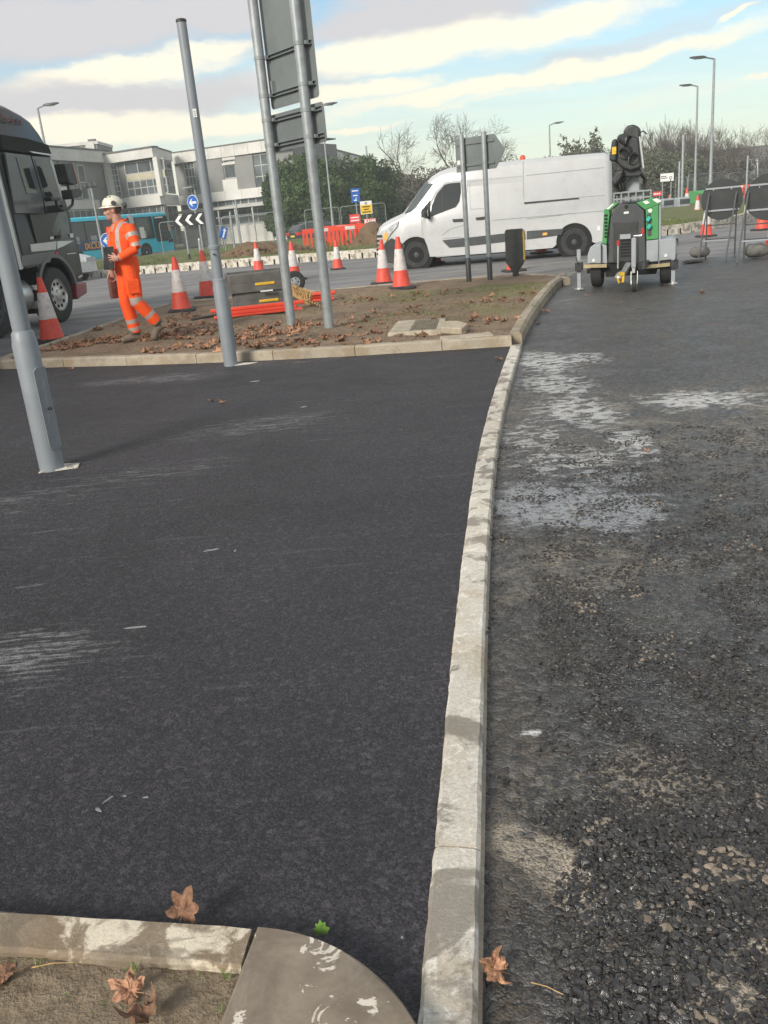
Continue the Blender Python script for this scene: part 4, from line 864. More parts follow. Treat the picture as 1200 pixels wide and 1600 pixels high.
sw = tpoly('sleeper_window', [(-0.51, 2.836), (-0.2, 2.849), (-0.089, 2.24), (-0.426, 2.244)], M['glass'], -.012)
dr_ = tpoly('door', [(0.018, 2.868), (0.659, 2.872), (0.907, 2.1), (0.983, 1.868), (0.944, 1.41), (-0.427, 1.415), (-0.465, 1.893), (0.076, 1.894), (0.109, 2.191)], M['truck'], -.007)
tpoly('door_panel', [(0.018, 2.868), (0.659, 2.872), (0.907, 2.1), (0.948, 1.961), (0.09, 1.927), (0.109, 2.191)], M['truckgrey'], -.009, .02, dr_)
tpoly('door_window', [(0.082, 2.817), (0.55, 2.829), (0.796, 2.123), (0.602, 2.113), (0.176, 2.191)], M['glass'], -.014, .02, dr_)
tpoly('door_handle', [(0.259, 1.508), (0.449, 1.512), (0.426, 1.456), (0.236, 1.452)], M['pitblack'], -.016, .02, dr_)
for p_ in ([(0.069, 1.493), (0.184, 1.494), (0.166, 1.45), (0.051, 1.449)], [(0.816, 1.522), (0.965, 1.522), (0.934, 1.446), (0.809, 1.446)]): tpoly('sticker', p_, M['sticker'], -.012, .0, dr_)
tpoly('quarter_glass', [(0.594, 2.826), (0.706, 2.819), (0.873, 2.135), (0.753, 2.135)], M['lamp'], -.013)
tpoly('roof_band', [(-0.761, 3.177), (0.033, 3.163), (0.704, 3.093), (0.761, 2.898), (-0.068, 2.917), (-0.856, 2.942)], M['pitblack'], -.006)
tpoly('sun_visor', [(-0.055, 2.949), (0.705, 2.929), (0.738, 2.897), (0.04, 2.922)], M['silver'], -.03, .2)
ws = MB(twarp); q_ = [(0.8, 2.822), (0.873, 2.135), (0.943, 1.95)]
ws.loft([[(q_[0][0]+.012, y, q_[0][1]), (q_[1][0]+.012, y, q_[1][1]), (q_[2][0]+.012, y, q_[2][1]), (q_[2][0]-.06, y, q_[2][1]), (q_[0][0]-.06, y, q_[0][1])] for y in (.12, TW-.12)], True); ws.build('windscreen', M['glass'], lorry)
# red script on the roof fairing
for st_ in ([(-0.587, 3.606), (-0.58, 3.528), (-0.543, 3.431), (-0.495, 3.405)], [(-0.587, 3.606), (-0.647, 3.552), (-0.608, 3.506)], [(-0.356, 3.506), (-0.454, 3.458), (-0.455, 3.408), (-0.37, 3.424)], [(-0.283, 3.492), (-0.296, 3.41), (-0.213, 3.467), (-0.197, 3.407)], [(-0.088, 3.476), (-0.097, 3.404)], [(0.031, 3.465), (-0.034, 3.408), (0.052, 3.415)]):
    sc_ = MB(twarp); sc_.tube([(x, -.006, z) for x, z in st_], .008, 5); sc_.build('script_letter', M['redpaint'], lorry)
# mirrors hang out from the side
def mpoly(name, pts, m, y0, y1, par=lorry, bevel=.02): return MB().prism(pts, y0, y1).build(name, m, par, bevel=bevel)
mpoly('mirror', [(0.335, 2.723), (0.577, 2.747), (0.632, 2.711), (0.72, 2.402), (0.557, 2.355), (0.381, 2.386)], M['black'], -.42, -.20)
mpoly('mirror_edge', [(0.598, 2.742), (0.644, 2.711), (0.732, 2.402), (0.657, 2.367)], M['burgundy'], -.43, -.21)
mpoly('mirror', [(0.406, 2.276), (0.754, 2.306), (0.826, 2.245), (0.768, 2.165), (0.408, 2.109)], M['black'], -.42, -.20)
mpoly('mirror', [(-0.342, 2.154), (-0.012, 2.154), (0.056, 2.099), (-0.308, 2.079)], M['black'], -.40, -.25)  # dark inner reflection of the mirror, modelled as a solid piece
am = MB()
for path in ([(-0.016, 2.089), (-0.002, 2.012), (0.089, 1.957), (0.222, 1.944)], [(0.222, 1.944), (0.419, 1.964), (0.562, 2.019), (0.628, 2.12)], [(0.537, 2.366), (0.538, 2.31), (0.539, 2.254)]): am.tube([(x, -.30, z) for x, z in path], .025, 8)
pz = (0.231, 1.966); am.bb((pz[0]-.07, -.32, pz[1]-.06), (pz[0]+.07, .05, pz[1]+.06)); am.build('mirror_arm', M['black'], lorry)
# arch, front quarter, bumper
al = MB(twarp); al.prism(arc(.02, .50, .70, 8, 152, 20)+arc(.02, .50, .625, 152, 8, 20), -.02, .05); al.build('arch_trim', M['truckgrey'], lorry)
tpoly('bumper', [(0.671, 0.629), (1.133, 0.619), (1.157, 0.549), (1.088, 0.382), (0.614, 0.308)], M['burgundy'], -.02, TW+.02, lorry, .03)
tpoly('side_marker', [(0.14, 1.218), (0.233, 1.218), (0.217, 1.179), (0.124, 1.179)], M['red'], -.02)
tpoly('bright_trim', [(0.548, 1.171), (0.92, 1.168), (0.913, 1.15), (0.539, 1.149)], M['silver'], -.012)
tpoly('lamp_trim', [(0.813, 0.725), (1.002, 0.746), (1.043, 0.718), (0.823, 0.688)], M['silver'], -.012)
wheel(lorry, .02, .01, .46, .50, .32, M['alu'], -1, 10, .58, n=36); wheel(lorry, .02, TW-.01, .46, .50, .32, M['alu'], 1, 10, .58)
for x in (-2.10, -3.6, ):
    wheel(lorry, x, .01, .46, .50, .32, M['trdark'], -1, 8, .58); wheel(lorry, x, TW-.01, .46, .50, .32, M['trdark'], 1, 8, .58)
    MB().prism(arc(x, .46, .62, 10, 170, 14)+arc(x, .46, .585, 170, 10, 14), .0, .40).build('mudguard', M['black'], lorry)
MB().lathe([(.40, .3), (.40, TW-.3)], 20, (.02, 0, .55), 'y').build('wheel_well', M['pitblack'], lorry)
ch = MB(); ch.bb((-4.4, .7, .62), (.9, TW-.7, .95)); ch.bb((-.95, .35, .35), (.6, TW-.35, .98)); ch.build('chassis', M['pitblack'], lorry)
MB().lathe([(.29, -1.62), (.30, -1.60), (.30, -.78), (.29, -.76)], 20, (0, .36, .55), 'x').build('fuel_tank', M['alu'], lorry)
st_ = MB(); st_.bb((-.74, .05, .30), (-.42, .42, .42)); st_.bb((-.72, .03, .62), (-.42, .40, .70)); st_.build('step', M['alu'], lorry)
MB(twarp).prism([(CB-.05, 1.02), (CB-.05, 3.55), (CB-.55, 3.35), (CB-.55, .98)], .0, .05).build('side_fairing', M['truckgrey'], lorry)
MB(twarp).prism([(CB-.12, 1.0), (CB-.12, 3.5), (CB-.22, 3.5), (CB-.22, 1.0)], -.01, .03).build('fairing_trim', M['silver'], lorry)
MB().bb((-13.5, .02, 1.1), (-2.0, TW-.02, 3.9)).build('trailer_box', M['truckgrey'], lorry)
for x in (-9.6, -10.9, -12.2): wheel(lorry, x, .01, .46, .50, .32, M['alu'], -1, 8, .58); wheel(lorry, x, TW-.01, .46, .50, .32, M['alu'], 1, 8, .58)
MB().bb((-13.5, .3, .8), (-4.6, TW-.3, 1.1)).build('trailer_chassis', M['pitblack'], lorry)

# ---------------------------------------------------------------- turquoise bus
BP0, BP1 = (-16.516, 57.0), (-12.851, 62.4)
bus = thing('bus', 'turquoise single-deck bus behind the worker', 'bus', (*BP0, 0), yaw(BP0, BP1))
b0, b1 = (-0.319, 0.07), (7.067, 0.035); bz0, bz1 = b0[1], (6.124, 2.67)[1]; BX1 = b1[0]; BX0 = BX1-10.6; BW = 2.45
def bwarp(x, y, z):
    k = max(0, min(1, (z-1.3)/1.7)); kn = max(0, min(1, (x-BX1+1.0)/1.0)); return (x-.45*k*k*kn, BW/2+(y-BW/2)*(1-.06*k)*(1-.12*kn*kn), z)
bw1 = (4.398, -0.031)[0]; bw0 = bw1-5.6
bprof = [(BX0, bz0+.02), (BX0, bz1-.15), (BX0+.2, bz1), (BX1-.35, bz1), (BX1-.1, bz1-.12), (BX1, bz1-.5), (BX1, bz0+.9), (BX1-.05, bz0+.05)] + arc(bw1, bz0+.22, .52, -14, 194, 12) + arc(bw0, bz0+.22, .52, -14, 194, 12)
body(bprof, BW, [(0, .10), (.04, .04), (.12, 0)], 1.0, bwarp, 'body', M['bus'], bus)
def bpoly(name, r, m, y0=-.01, y1=.03, par=bus, bevel=0): return MB(bwarp).bb((r[0], y0, r[2]), (r[1], y1, r[3])).build(name, m, par, bevel=bevel)
zw0, zw1 = (5.748, 1.054)[1], (6.068, 2.428)[1]
xs = [BX0+.5+k*((BX1-1.9)-(BX0+.5))/6 for k in range(7)]
bpoly('window_band', (BX0+.45, BX1-1.75, zw0, zw1), M['pitblack'], -.006)
for k in range(6):
    f = bpoly('window', (xs[k]+.04, xs[k+1]-.04, zw0+.06, zw1-.06), M['glass'], -.012)
    bpoly('seat_back', (xs[k]+.3, xs[k]+.8, zw0+.08, zw0+.5), M['trgrey'], -.015, -.010, f)
bpoly('pillar', (xs[4]-.10, xs[4]+.06, zw0-.02, zw1+.12), M['white'], -.016)
bpoly('pillar', ((3.336, 2.056)[0], (3.713, 2.034)[0], zw1-.35, zw1+.18), M['white'], -.016)
bpoly('driver_window', (BX1-1.55, BX1-.12, zw0-.25, zw1), M['glass'], -.012, .1)
bpoly('white_notice', (BX1-3.0, BX1-2.6, zw0+.05, zw0+.75), M['sticker'], -.02)
bpoly('wiper', (BX1-.30, BX1-.24, zw0+.35, zw0+.95), M['adorange'], -.02)
bpoly('destination_text', (BX1-1.5, BX1-.7, zw1-.14, zw1-.05), M['sticker'], -.02)
r_ = (-0.821, 1.4, 0.716, 1.167); ad = bpoly('advert_panel', (BX0+.3, r_[1]+1.2, r_[2]-.04, r_[3]+.12), M['busnavy'], -.012)
text('IXCULUS', .52, M['adorange'], ad, ((r_[0]+r_[1])/2+.12, -.03, (r_[2]+r_[3])/2), (PI/2, 0, 0), 'lettering', .004, 'CENTER', .95, .014)
bpoly('skirt', (BX0, BX1-.1, bz0-.02, bz0+.10), M['white'], -.015)
bpoly('headlight', (BX1-.45, BX1-.02, bz0+.62, bz0+.85), M['glass'], -.012, .2)
for x in (bw1, bw0):
    for yy, o_ in ((.02, -1), (BW-.02, 1)): wheel(bus, x, yy, bz0+.14, .46, .3, M['trgrey'], o_)
    MB().lathe([(.50, .03), (.50, BW-.03)], 18, (x, 0, bz0+.22), 'y').build('wheel_well', M['pitblack'], bus)
wsb = MB(bwarp); wsb.bb((BX1-.03, .12, zw0-.3), (BX1+.012, BW-.12, zw1)); wsb.build('windscreen', M['glass'], bus)

# ---------------------------------------------------------------- cars
def make_car(name, label, paint, loc, rz, cat='car'):
    t = thing(name, label, cat, loc, rz); w = 1.76
    def cw(x, y, z): k = max(0, min(1, (z-.85)/.6)); return (x, y*(1-.2*k), z)
    pr = [(-2.0, .30), (-2.05, .75), (-1.98, 1.0), (-1.62, 1.36), (-1.2, 1.47), (.1, 1.48), (.5, 1.40), (1.15, 1.0), (1.9, .86), (2.1, .66), (2.12, .3)] + [(1.75, .22)] + arc(1.32, .3, .36, -10, 190, 10) + arc(-1.25, .3, .36, -10, 190, 10) + [(-1.7, .24)]
    mb = MB(cw); lay = [(0, .09), (.04, .035), (.12, 0)]
    rings = [[(p[0], y-w/2, p[1]) for p in inset(pr, d, .7)] for y, d in lay] + [[(p[0], w/2-y, p[1]) for p in inset(pr, d, .7)] for y, d in reversed(lay)]
    mb.loft(rings, True); mb.build('body', paint, t)
    for s in (-1, 1):
        sd_ = MB(cw); y0 = s*(w/2+.006); y1 = s*(w/2-.03)
        sd_.prism([(-1.7, 1.02), (-1.5, 1.33), (-.75, 1.40), (-.75, 1.0)], y0, y1); sd_.prism([(-.68, 1.0), (-.68, 1.40), (.1, 1.41), (.45, 1.33), (.95, .99)], y0, y1); sd_.build('side_window', M['glass'], t)
        for x in (1.32, -1.25): wheel(t, x, s*(w/2-.01), .30, .31, .2, M['alu'], s, 5, .66)
        tl = MB(cw); tl.bb((-2.06, s*(w/2+.005), .74), (-1.80, s*(w/2-.42), .92)); tl.build('tail_light', M['red'], t)
        hl = MB(cw); hl.bb((1.82, s*(w/2+.005), .66), (2.11, s*(w/2-.4), .80)); hl.build('headlight', M['lamp'], t)
    rw = MB(cw); rw.prism([(-2.0, 1.03), (-1.66, 1.36), (-1.62, 1.33), (-1.95, 1.0)], -w/2+.14, w/2-.14); rw.build('rear_window', M['glass'], t)
    fw = MB(cw); fw.prism([(1.13, 1.03), (.52, 1.41), (.48, 1.38), (1.10, 1.0)], -w/2+.12, w/2-.12); fw.build('windscreen', M['glass'], t)
    MB().bb((-2.075, -.26, .62), (-2.04, .26, .74)).build('number_plate', M['plate'], t)
    rr = MB(cw); rr.bb((-1.3, -.62, 1.475), (.1, -.58, 1.51)); rr.bb((-1.3, .58, 1.475), (.1, .62, 1.51)); rr.build('roof_rail', M['galv'], t)
    return t
cl_ = (-3.556, 60.0); make_car('hatchback', 'dark grey hatchback seen from behind beside the evergreen hedge', M['carpaint'], (cl_[0]+1.0, cl_[1]+1.2, -.32), R_(32))
cw_ = (-10.128, 33.5); make_car('white_car', 'white car mostly hidden behind the front of the black lorry', M['white'], (cw_[0]-1.75, cw_[1]+.6, -.04), R_(-38))

# ---------------------------------------------------------------- coach far away on the right
co = (42.613, 100.0); coach = thing('coach', 'white coach coming from far behind the right fence', 'coach', (*co, 0), R_(-105))
cz0 = -.15
def cwp(x, y, z): k = max(0, min(1, (z-1.2)/2.2)); kn = max(0, min(1, (x+.9)/1.)); return (x-.55*k*k*kn, y*(1-.05*k)*(1-.08*kn), z)
cp = [(0, .3), (0, 1.2), (0, 2.9), (-.15, 3.25), (-.5, 3.42), (-11.8, 3.42), (-12, 3.2), (-12, .3)]
mb = MB(cwp); mb.loft([[(p[0], y-1.25, p[1]+cz0) for p in inset(cp, d, .4)] for y, d in ((0, .1), (.1, 0), (2.4, 0), (2.5, .1))], True); mb.build('body', M['white'], coach)
mb = MB(cwp); mb.bb((-.06, -1.12, 1.35+cz0), (.02, 1.12, 3.1+cz0)); mb.build('windscreen', M['wglass'], coach)
for s in (-1, 1):
    for k in range(6): mb = MB(cwp); mb.bb((-1.2-k*1.75, s*1.26, 1.75+cz0), (-2.85-k*1.75, s*1.2, 3.0+cz0)); mb.build('window', M['glass'], coach)
    for x in (-2.6, -8.6): wheel(coach, x, s*1.24, .45+cz0, .48, .3, M['alu'], s)
    mb = MB(cwp); mb.bb((-.05, s*1.15, .75+cz0), (.03, s*.7, .95+cz0)); mb.build('headlight', M['lamp'], coach)
MB().bb((.0, -.3, .55+cz0), (.03, .3, .68+cz0)).build('number_plate', M['sticker'], coach)
bpc = (30.179, 72.0); o = copy_tree(br0, None, (bpc[0], bpc[1], -.12), R_(-15), 'far red barrier between the two round signs, below the coach')
# ---------------------------------------------------------------- lighting tower trailer
L0 = (3.655, 13.994); L1 = (L0[0]+math.cos(R_(19.5)), L0[1]-math.sin(R_(19.5)))
tr = thing('lighting_trailer', 'green and grey lighting tower trailer with folded black floodlights', 'trailer', (*L0, 0), yaw(L0, L1))
def lp(name, pts, m, y0, y1, par=tr, bevel=.006): return MB().prism(pts, y0, y1).build(name, m, par, bevel=bevel)
lp('front_cover', [(0.178, 0.338), (0.218, 1.006), (0.275, 1.112), (0.341, 1.199), (0.602, 1.176), (0.714, 1.066), (0.749, 0.3)], M['trdark'], -.06, .6, tr, .02)
fc = lp('cover_panel', [(0.264, 0.361), (0.265, 0.928), (0.622, 0.917), (0.636, 0.336)], M['black'], -.075, -.05)
for k in range(6): z = (0.446, 0.425)[1]+k*.045; MB().bb(((0.37, 0.525)[0], -.09, z), ((0.521, 0.514)[0], -.07, z+.02)).build('louvre', M['pitblack'], fc)
lp('number_plate_holder', [(0.36, 0.681), (0.36, 0.752), (0.52, 0.749), (0.521, 0.679)], M['trgrey'], -.10, -.06)
pc = (0.453, 1.143); MB().lathe([(.028, -.066), (.028, -.05)], 12, (pc[0], 0, pc[1]), 'y').build('lifting_hole', M['pitblack'], tr)
lp('label', [(0.416, 1.04), (0.416, 1.073), (0.491, 1.076), (0.491, 1.044)], M['sticker'], -.066, -.05)
gl = lp('green_flank', [(0.092, 0.64), (0.123, 1.125), (0.199, 1.137), (0.208, 1.044), (0.189, 0.896), (0.159, 0.616)], M['green'], -.03, .6, tr, .01)
for k in range(7):
    y_ = 337+k*6.5; a = [(0.129, 1.041), (0.185, 1.046)]; dz = -.083*k*.62
    MB().bb((a[0][0]+.0, -.040, a[0][1]+dz-.012), (a[1][0]-.01, -.025, a[1][1]+dz+.012)).build('slot', M['pitblack'], gl)
lp('green_shoulder', [(0.123, 1.125), (0.265, 1.224), (0.331, 1.199), (0.209, 1.109)], M['green'], -.035, .6, tr, .01)
lp('shoulder_sticker', [(0.152, 1.136), (0.247, 1.202), (0.284, 1.199), (0.19, 1.124)], M['sticker'], -.042, .0)
lp('grey_flank', [(0.081, 0.344), (0.092, 0.63), (0.159, 0.606), (0.168, 0.338)], M['trgrey'], -.02, .6)
gr_ = lp('green_door', [(0.746, 0.639), (0.732, 1.074), (0.915, 1.131), (0.922, 0.644)], M['green'], -.03, .6, tr, .01)
lp('green_shoulder', [(0.592, 1.186), (0.813, 1.24), (0.969, 1.172), (0.915, 1.131), (0.723, 1.075)], M['green'], -.035, .6, tr, .01)
lp('document_sticker', [(0.685, 1.196), (0.749, 1.209), (0.796, 1.169), (0.731, 1.151)], M['sticker'], -.042, .0)
lp('document_sticker', [(0.823, 1.212), (0.886, 1.229), (0.969, 1.176), (0.897, 1.155)], M['sticker'], -.042, .0)
lp('socket_recess', [(0.764, 0.693), (0.751, 1.017), (0.806, 1.031), (0.82, 0.698)], M['trdark'], -.038, -.01, gr_)
for (x, z) in ((0.775, 0.942), (0.786, 0.831)): MB().box((x, -.06, z), (.055, .06, .075), Matrix.Rotation(.6, 3, 'Y')).build('plug', M['teal'], gr_, bevel=.012)
pc = (0.797, 1.059); MB().lathe([(.03, -.045), (.03, -.02)], 12, (pc[0], 0, pc[1]), 'y').build('gauge', M['sticker'], gr_)
lp('grey_flank', [(0.749, 0.3), (0.746, 0.629), (0.923, 0.635), (0.918, 0.317)], M['trgrey'], -.02, .6)
lp('rear_edge', [(0.927, 0.316), (0.92, 1.122), (0.952, 1.128), (0.955, 0.314)], M['trgrey'], .0, .45)
for s, pts in ((0, [(-0.129, 0.358), (-0.122, 0.493), (-0.082, 0.595), (-0.033, 0.63), (0.082, 0.631), (0.081, 0.344)]), (1, [(0.936, 0.325), (0.941, 0.633), (1.125, 0.647), (1.19, 0.606), (1.201, 0.521), (1.195, 0.335)])):
    f_ = lp('mudguard', pts, M['trgrey'], -.10, .75, tr, .015)
    pc = ((-0.031, 0.4), (1.033, 0.398))[s]; MB().lathe([(.024, -.115), (.024, -.09)], 12, (pc[0], 0, pc[1]), 'y').build('marker_lamp', M['sticker'], f_)
lp('rear_light', [(1.162, 0.635), (1.207, 0.632), (1.21, 0.521), (1.174, 0.505)], M['black'], -.09, .0)
for (a, b_) in (((0.0, -0.03), 0), ((1.036, -0.052), 1)):
    wl = bpy.data.objects.new('wheel', None); C.objects.link(wl); wl.parent = tr; wl.location = (a[0], .22, a[1]+.29)
    MB().lathe([(.16, -.085), (.25, -.09), (.285, -.07), (.29, -.04), (.29, .04), (.285, .07), (.25, .09), (.16, .085)], 28, axis='x', caps=False).build('tyre', M['rubber'], wl)
    MB().lathe([(.17, -.07), (.03, -.03), (.03, .03), (.17, .07)], 20, axis='x').build('rim', M['trgrey'], wl)
MB().bar((-.16, .22, .22), (1.2, .22, .22), .07, .07).build('axle', M['black'], tr)
ub = MB(); x0, x1 = (0.138, 0.205)[0], (0.901, 0.156)[0]; ub.bb((x0, -.02, .13), (x1, .9, .34)); ub.build('belly', M['pitblack'], tr, bevel=.02)
for nm, a, b_ in (('outrigger', (-0.193, 0.324), (0.168, 0.31)), ('outrigger', (0.75, 0.252), (1.095, 0.267))): MB().bar((a[0], -.12, a[1]), (b_[0], -.12, b_[1]), .05, .05).build(nm, M['zinc'], tr)
for (top, bot, box, s) in (((-0.253, 0.579), (-0.252, -0.075), (-0.252, 0.318), -1), ((1.143, 0.637), (1.14, -0.106), (1.16, 0.263), 1)):
    lg_ = MB(); lg_.bar((top[0], -.12, top[1]), (top[0], -.12, bot[1]+.03), .055, .055); l_ = lg_.build('support_leg', M['trgrey'], tr)
    MB().bar((top[0], -.12, bot[1]+.25), (top[0], -.12, bot[1]+.02), .04, .04).build('inner_leg', M['alu'], l_)
    MB().bb((box[0]-.055, -.20, box[1]-.06), (box[0]+.055, -.06, box[1]+.07)).build('clamp', M['black'], l_, bevel=.01)
    MB().lathe([(.075, -.025), (.075, -.012), (.03, .0), (.03, .03)], 16, (top[0], -.12, .0)).build('foot_plate', M['alu'], l_)
    MB().tube([(box[0], -.2, box[1]+.05), (box[0]+.01*s, -.25, box[1]+.08), (box[0]+.03*s, -.25, box[1]+.16)], .009, 6).build('crank', M['black'], l_)
jx = (0.56, 0.417)[0]; jz0, jz1 = (0.561, 0.245)[1], (0.549, 0.691)[1]
JY = -.85; ky = .80   # drawbar runs towards the camera
jb = MB(); jb.bar((x0+.25, .0, .30), (jx+.16, JY, .33), .08, .09); jb.bar((x1-.15, .0, .30), (jx+.16, JY, .33), .08, .09); jb.build('drawbar', M['black'], tr)
jt, jm, jw = (0.589, 0.724), (0.627, 0.312), (0.601, 0.069)
MB().bar((jw[0], JY, jt[1]), (jw[0], JY, jm[1]), .065, .065).build('jockey_post', M['trgrey'], tr, bevel=.01)
MB().bar((jw[0], JY, jm[1]+.02), (jw[0], JY, .24), .042, .042).build('jockey_tube', M['alu'], tr)
ck = MB(); a, b2, c3 = (0.589, 0.733), (0.703, 0.75), (0.72, 0.802); ck.tube([(jw[0], JY, jt[1]), (a[0]+.01, JY, a[1]+.02), (b2[0], JY, b2[1]), (c3[0], JY, c3[1]-.02)], .010, 8); k_ = ck.build('crank_handle', M['alu'], tr)
MB().tube([(c3[0], JY, c3[1]-.03), (c3[0]+.005, JY, c3[1]+.045)], .022, 10).build('grip', M['red'], k_)
jwh = MB().lathe([(.03, -.03), (.10, -.03), (.115, -.02), (.12, 0), (.115, .02), (.10, .03), (.03, .03)], 22, axis='x').build('jockey_wheel', M['rubber'], tr); jwh.location = (jw[0]+.01, JY-.03, .09)
MB().lathe([(.02, -.034), (.085, -.034), (.085, .034), (.02, .034)], 16, axis='x').build('hub', M['alu'], jwh)
fk = MB(); fk.bar((jw[0]-.035, JY, .26), (jw[0]-.035, JY-.03, .08), .008, .04); fk.bar((jw[0]+.055, JY, .26), (jw[0]+.055, JY-.03, .08), .008, .04); fk.build('fork', M['alu'], jwh).location = (-jw[0]-.01, -JY+.03, -.09)
hb, ht = (0.375, 0.31), (0.375, 0.687); hbk = MB(); hbk.tube([(hb[0], JY+.05, hb[1]), (ht[0], JY+.1, ht[1])], .011, 8); hl_ = hbk.build('brake_lever', M['alu'], tr); MB().tube([(ht[0], JY+.095, ht[1]-.06), (ht[0], JY+.1, ht[1]+.02)], .018, 8).build('grip', M['red'], hl_)
cq_ = (0.411, 0.217); cp_ = MB(); cp_.tube([(cq_[0]+.10, JY+.25, .33), (cq_[0]+.05, JY, cq_[1]+.03), (cq_[0], JY-.15, cq_[1])], [.05, .045, .06], 12); cp_.ball((cq_[0]-.01, JY-.15, cq_[1]-.02), (.06, .07, .05), 12, 8); co_ = cp_.build('coupling', M['alu'], tr)
yl = MB(); yl.box((cq_[0]+.03, JY-.17, cq_[1]+.03), (.07, .06, .05), .3); yl.tube([(cq_[0]-.03, JY-.2, cq_[1]-.01), (cq_[0], JY-.21, cq_[1]-.09), (cq_[0]+.05, JY-.2, cq_[1]-.08), (cq_[0]+.06, JY-.19, cq_[1])], .018, 8); yl.build('yellow_latch', M['gold'], co_)
# mast stack and floodlights
rk = MB(); ra, rb2 = (0.266, 1.26), (0.804, 1.259); rz_ = (ra[1]+rb2[1])/2
for y in (.02, .75):
    for z in (rz_, rz_+.09): rk.bar((ra[0], y, z), (rb2[0], y, z), .02, .02)
    for k in range(6): x = ra[0]+(rb2[0]-ra[0])*k/5; rk.bar((x, y, rz_-.04), (x, y, rz_+.1), .018, .018)
for x in (ra[0], rb2[0]): rk.bar((x, .02, rz_+.09), (x, .75, rz_+.09), .02, .02)
rk.build('guard_rail', M['galv'], tr)
ms_ = MB(); m0, m1 = (0.387, 1.314), (0.673, 1.558); ms_.bb((m0[0], .1, m0[1]-.12), (m1[0], .5, m0[1]+.02)); ms_.bb((m0[0]+.03, .14, m0[1]), (m1[0]-.04, .46, m1[1]+.04)); ms_.bb((m0[0]-.03, .05, m0[1]+.015), (m1[0]+.03, .12, m0[1]+.05))
ma_ = ms_.build('mast_base', M['trgrey'], tr, bevel=.015)
ar_ = MB(); ar_.tube([(m1[0]+.02, .2, m0[1]), (m1[0]+.04, .2, m1[1]-.05), (m1[0]-.03, .2, m1[1]+.05), (m0[0]+.05, .2, m1[1]+.07)], .028, 8); ar_.tube([(m0[0]-.06, .1, m0[1]+.0), (m0[0]-.1, .1, m0[1]+.15), (m0[0]+.0, .12, m1[1]+.0), (m0[0]+.12, .12, m1[1]+.1)], .03, 8); ar_.build('cable_loop', M['black'], ma_)
sp = MB()
for k in range(4): sp.tube([(m0[0]-.05+k*.03, .04+.03*k, m0[1]+.02), (m0[0]-.12+k*.05, .0, m0[1]+.17), (m0[0]+.02+k*.05, .02, m1[1]+.02+.02*k)], .02, 7)
sp.build('hoses', M['black'], ma_)
tm = MB(); tm.bar((m0[0]+.12, .25, m1[1]), (m0[0]+.17, .25, (0.504, 2.236)[1]), .09, .09); tm.build('mast', M['trgrey'], tr)
# four dark cylindrical floodlight heads stacked round the mast under a loose black wrap
pk = lambda q, y: (q[0], y, q[1])
H_ = [([(0.248, 1.822), (0.267, 2.077), (0.359, 2.12), (0.495, 2.132), (0.632, 2.083), (0.672, 1.674), (0.507, 1.636), (0.387, 1.702)], -.12, .34),
      ([(0.404, 2.203), (0.459, 2.267), (0.54, 2.284), (0.64, 2.229), (0.65, 2.098), (0.623, 2.049), (0.414, 2.071)], -.06, .30),
      ([(0.211, 1.808), (0.253, 2.097), (0.331, 2.106), (0.313, 1.78)], -.20, .10),
      ([(0.322, 1.627), (0.377, 1.747), (0.635, 1.713), (0.69, 1.601), (0.654, 1.551), (0.433, 1.563)], -.04, .36),
      ([(0.238, 1.527), (0.313, 1.655), (0.424, 1.68), (0.405, 1.574), (0.284, 1.441)], -.16, .14)]
for pts, y0, y1 in H_: lp('floodlight_housing', pts, M['black'], y0, y1, tr, .035)
for (q, rx, yy, tilt) in (((0.468, 2.065), .075, -.14, .9), ((0.432, 1.893), .085, -.15, -.5), ((0.552, 1.81), .085, -.14, .3)):
    fl = MB().lathe([(rx*.6, .16), (rx, .10), (rx, -.02), (rx*.93, -.03), (rx*.9, .0), (.01, .02)], 20, axis='y').build('floodlight', M['black'], tr); fl.location = (q[0], yy, q[1]); fl.rotation_euler = (.35, 0, tilt)
    MB().lathe([(rx*.88, .002), (rx*.5, .03), (.01, .04)], 20, axis='y').build('lens', M['black'], fl)
    MB().tube([(rx*.9*math.cos(a), -.032, rx*.9*math.sin(a)) for a in np.linspace(2.6, 3.6, 6)], .006, 6).build('bright_rim', M['alu'], fl)
ed = MB(); e0, e1 = (0.641, 2.099), (0.699, 1.663); ed.bar((e0[0], -.13, e0[1]), (e1[0], -.13, e1[1]), .022, .03); ed.build('aluminium_edge', M['silver'], tr)
st2 = (0.285, 1.943); MB().bb((st2[0]-.03, -.215, st2[1]-.05), (st2[0]+.03, -.19, st2[1]+.05)).build('warning_label', M['gold'], tr)
cx_ = (0.667, 2.157); MB().tube([(cx_[0]-.03, 0, cx_[1]+.0), (cx_[0]+.02, 0, cx_[1]+.02), (cx_[0]+.07, 0, cx_[1]-.03)], .011, 6).build('loose_cable', M['black'], tr)

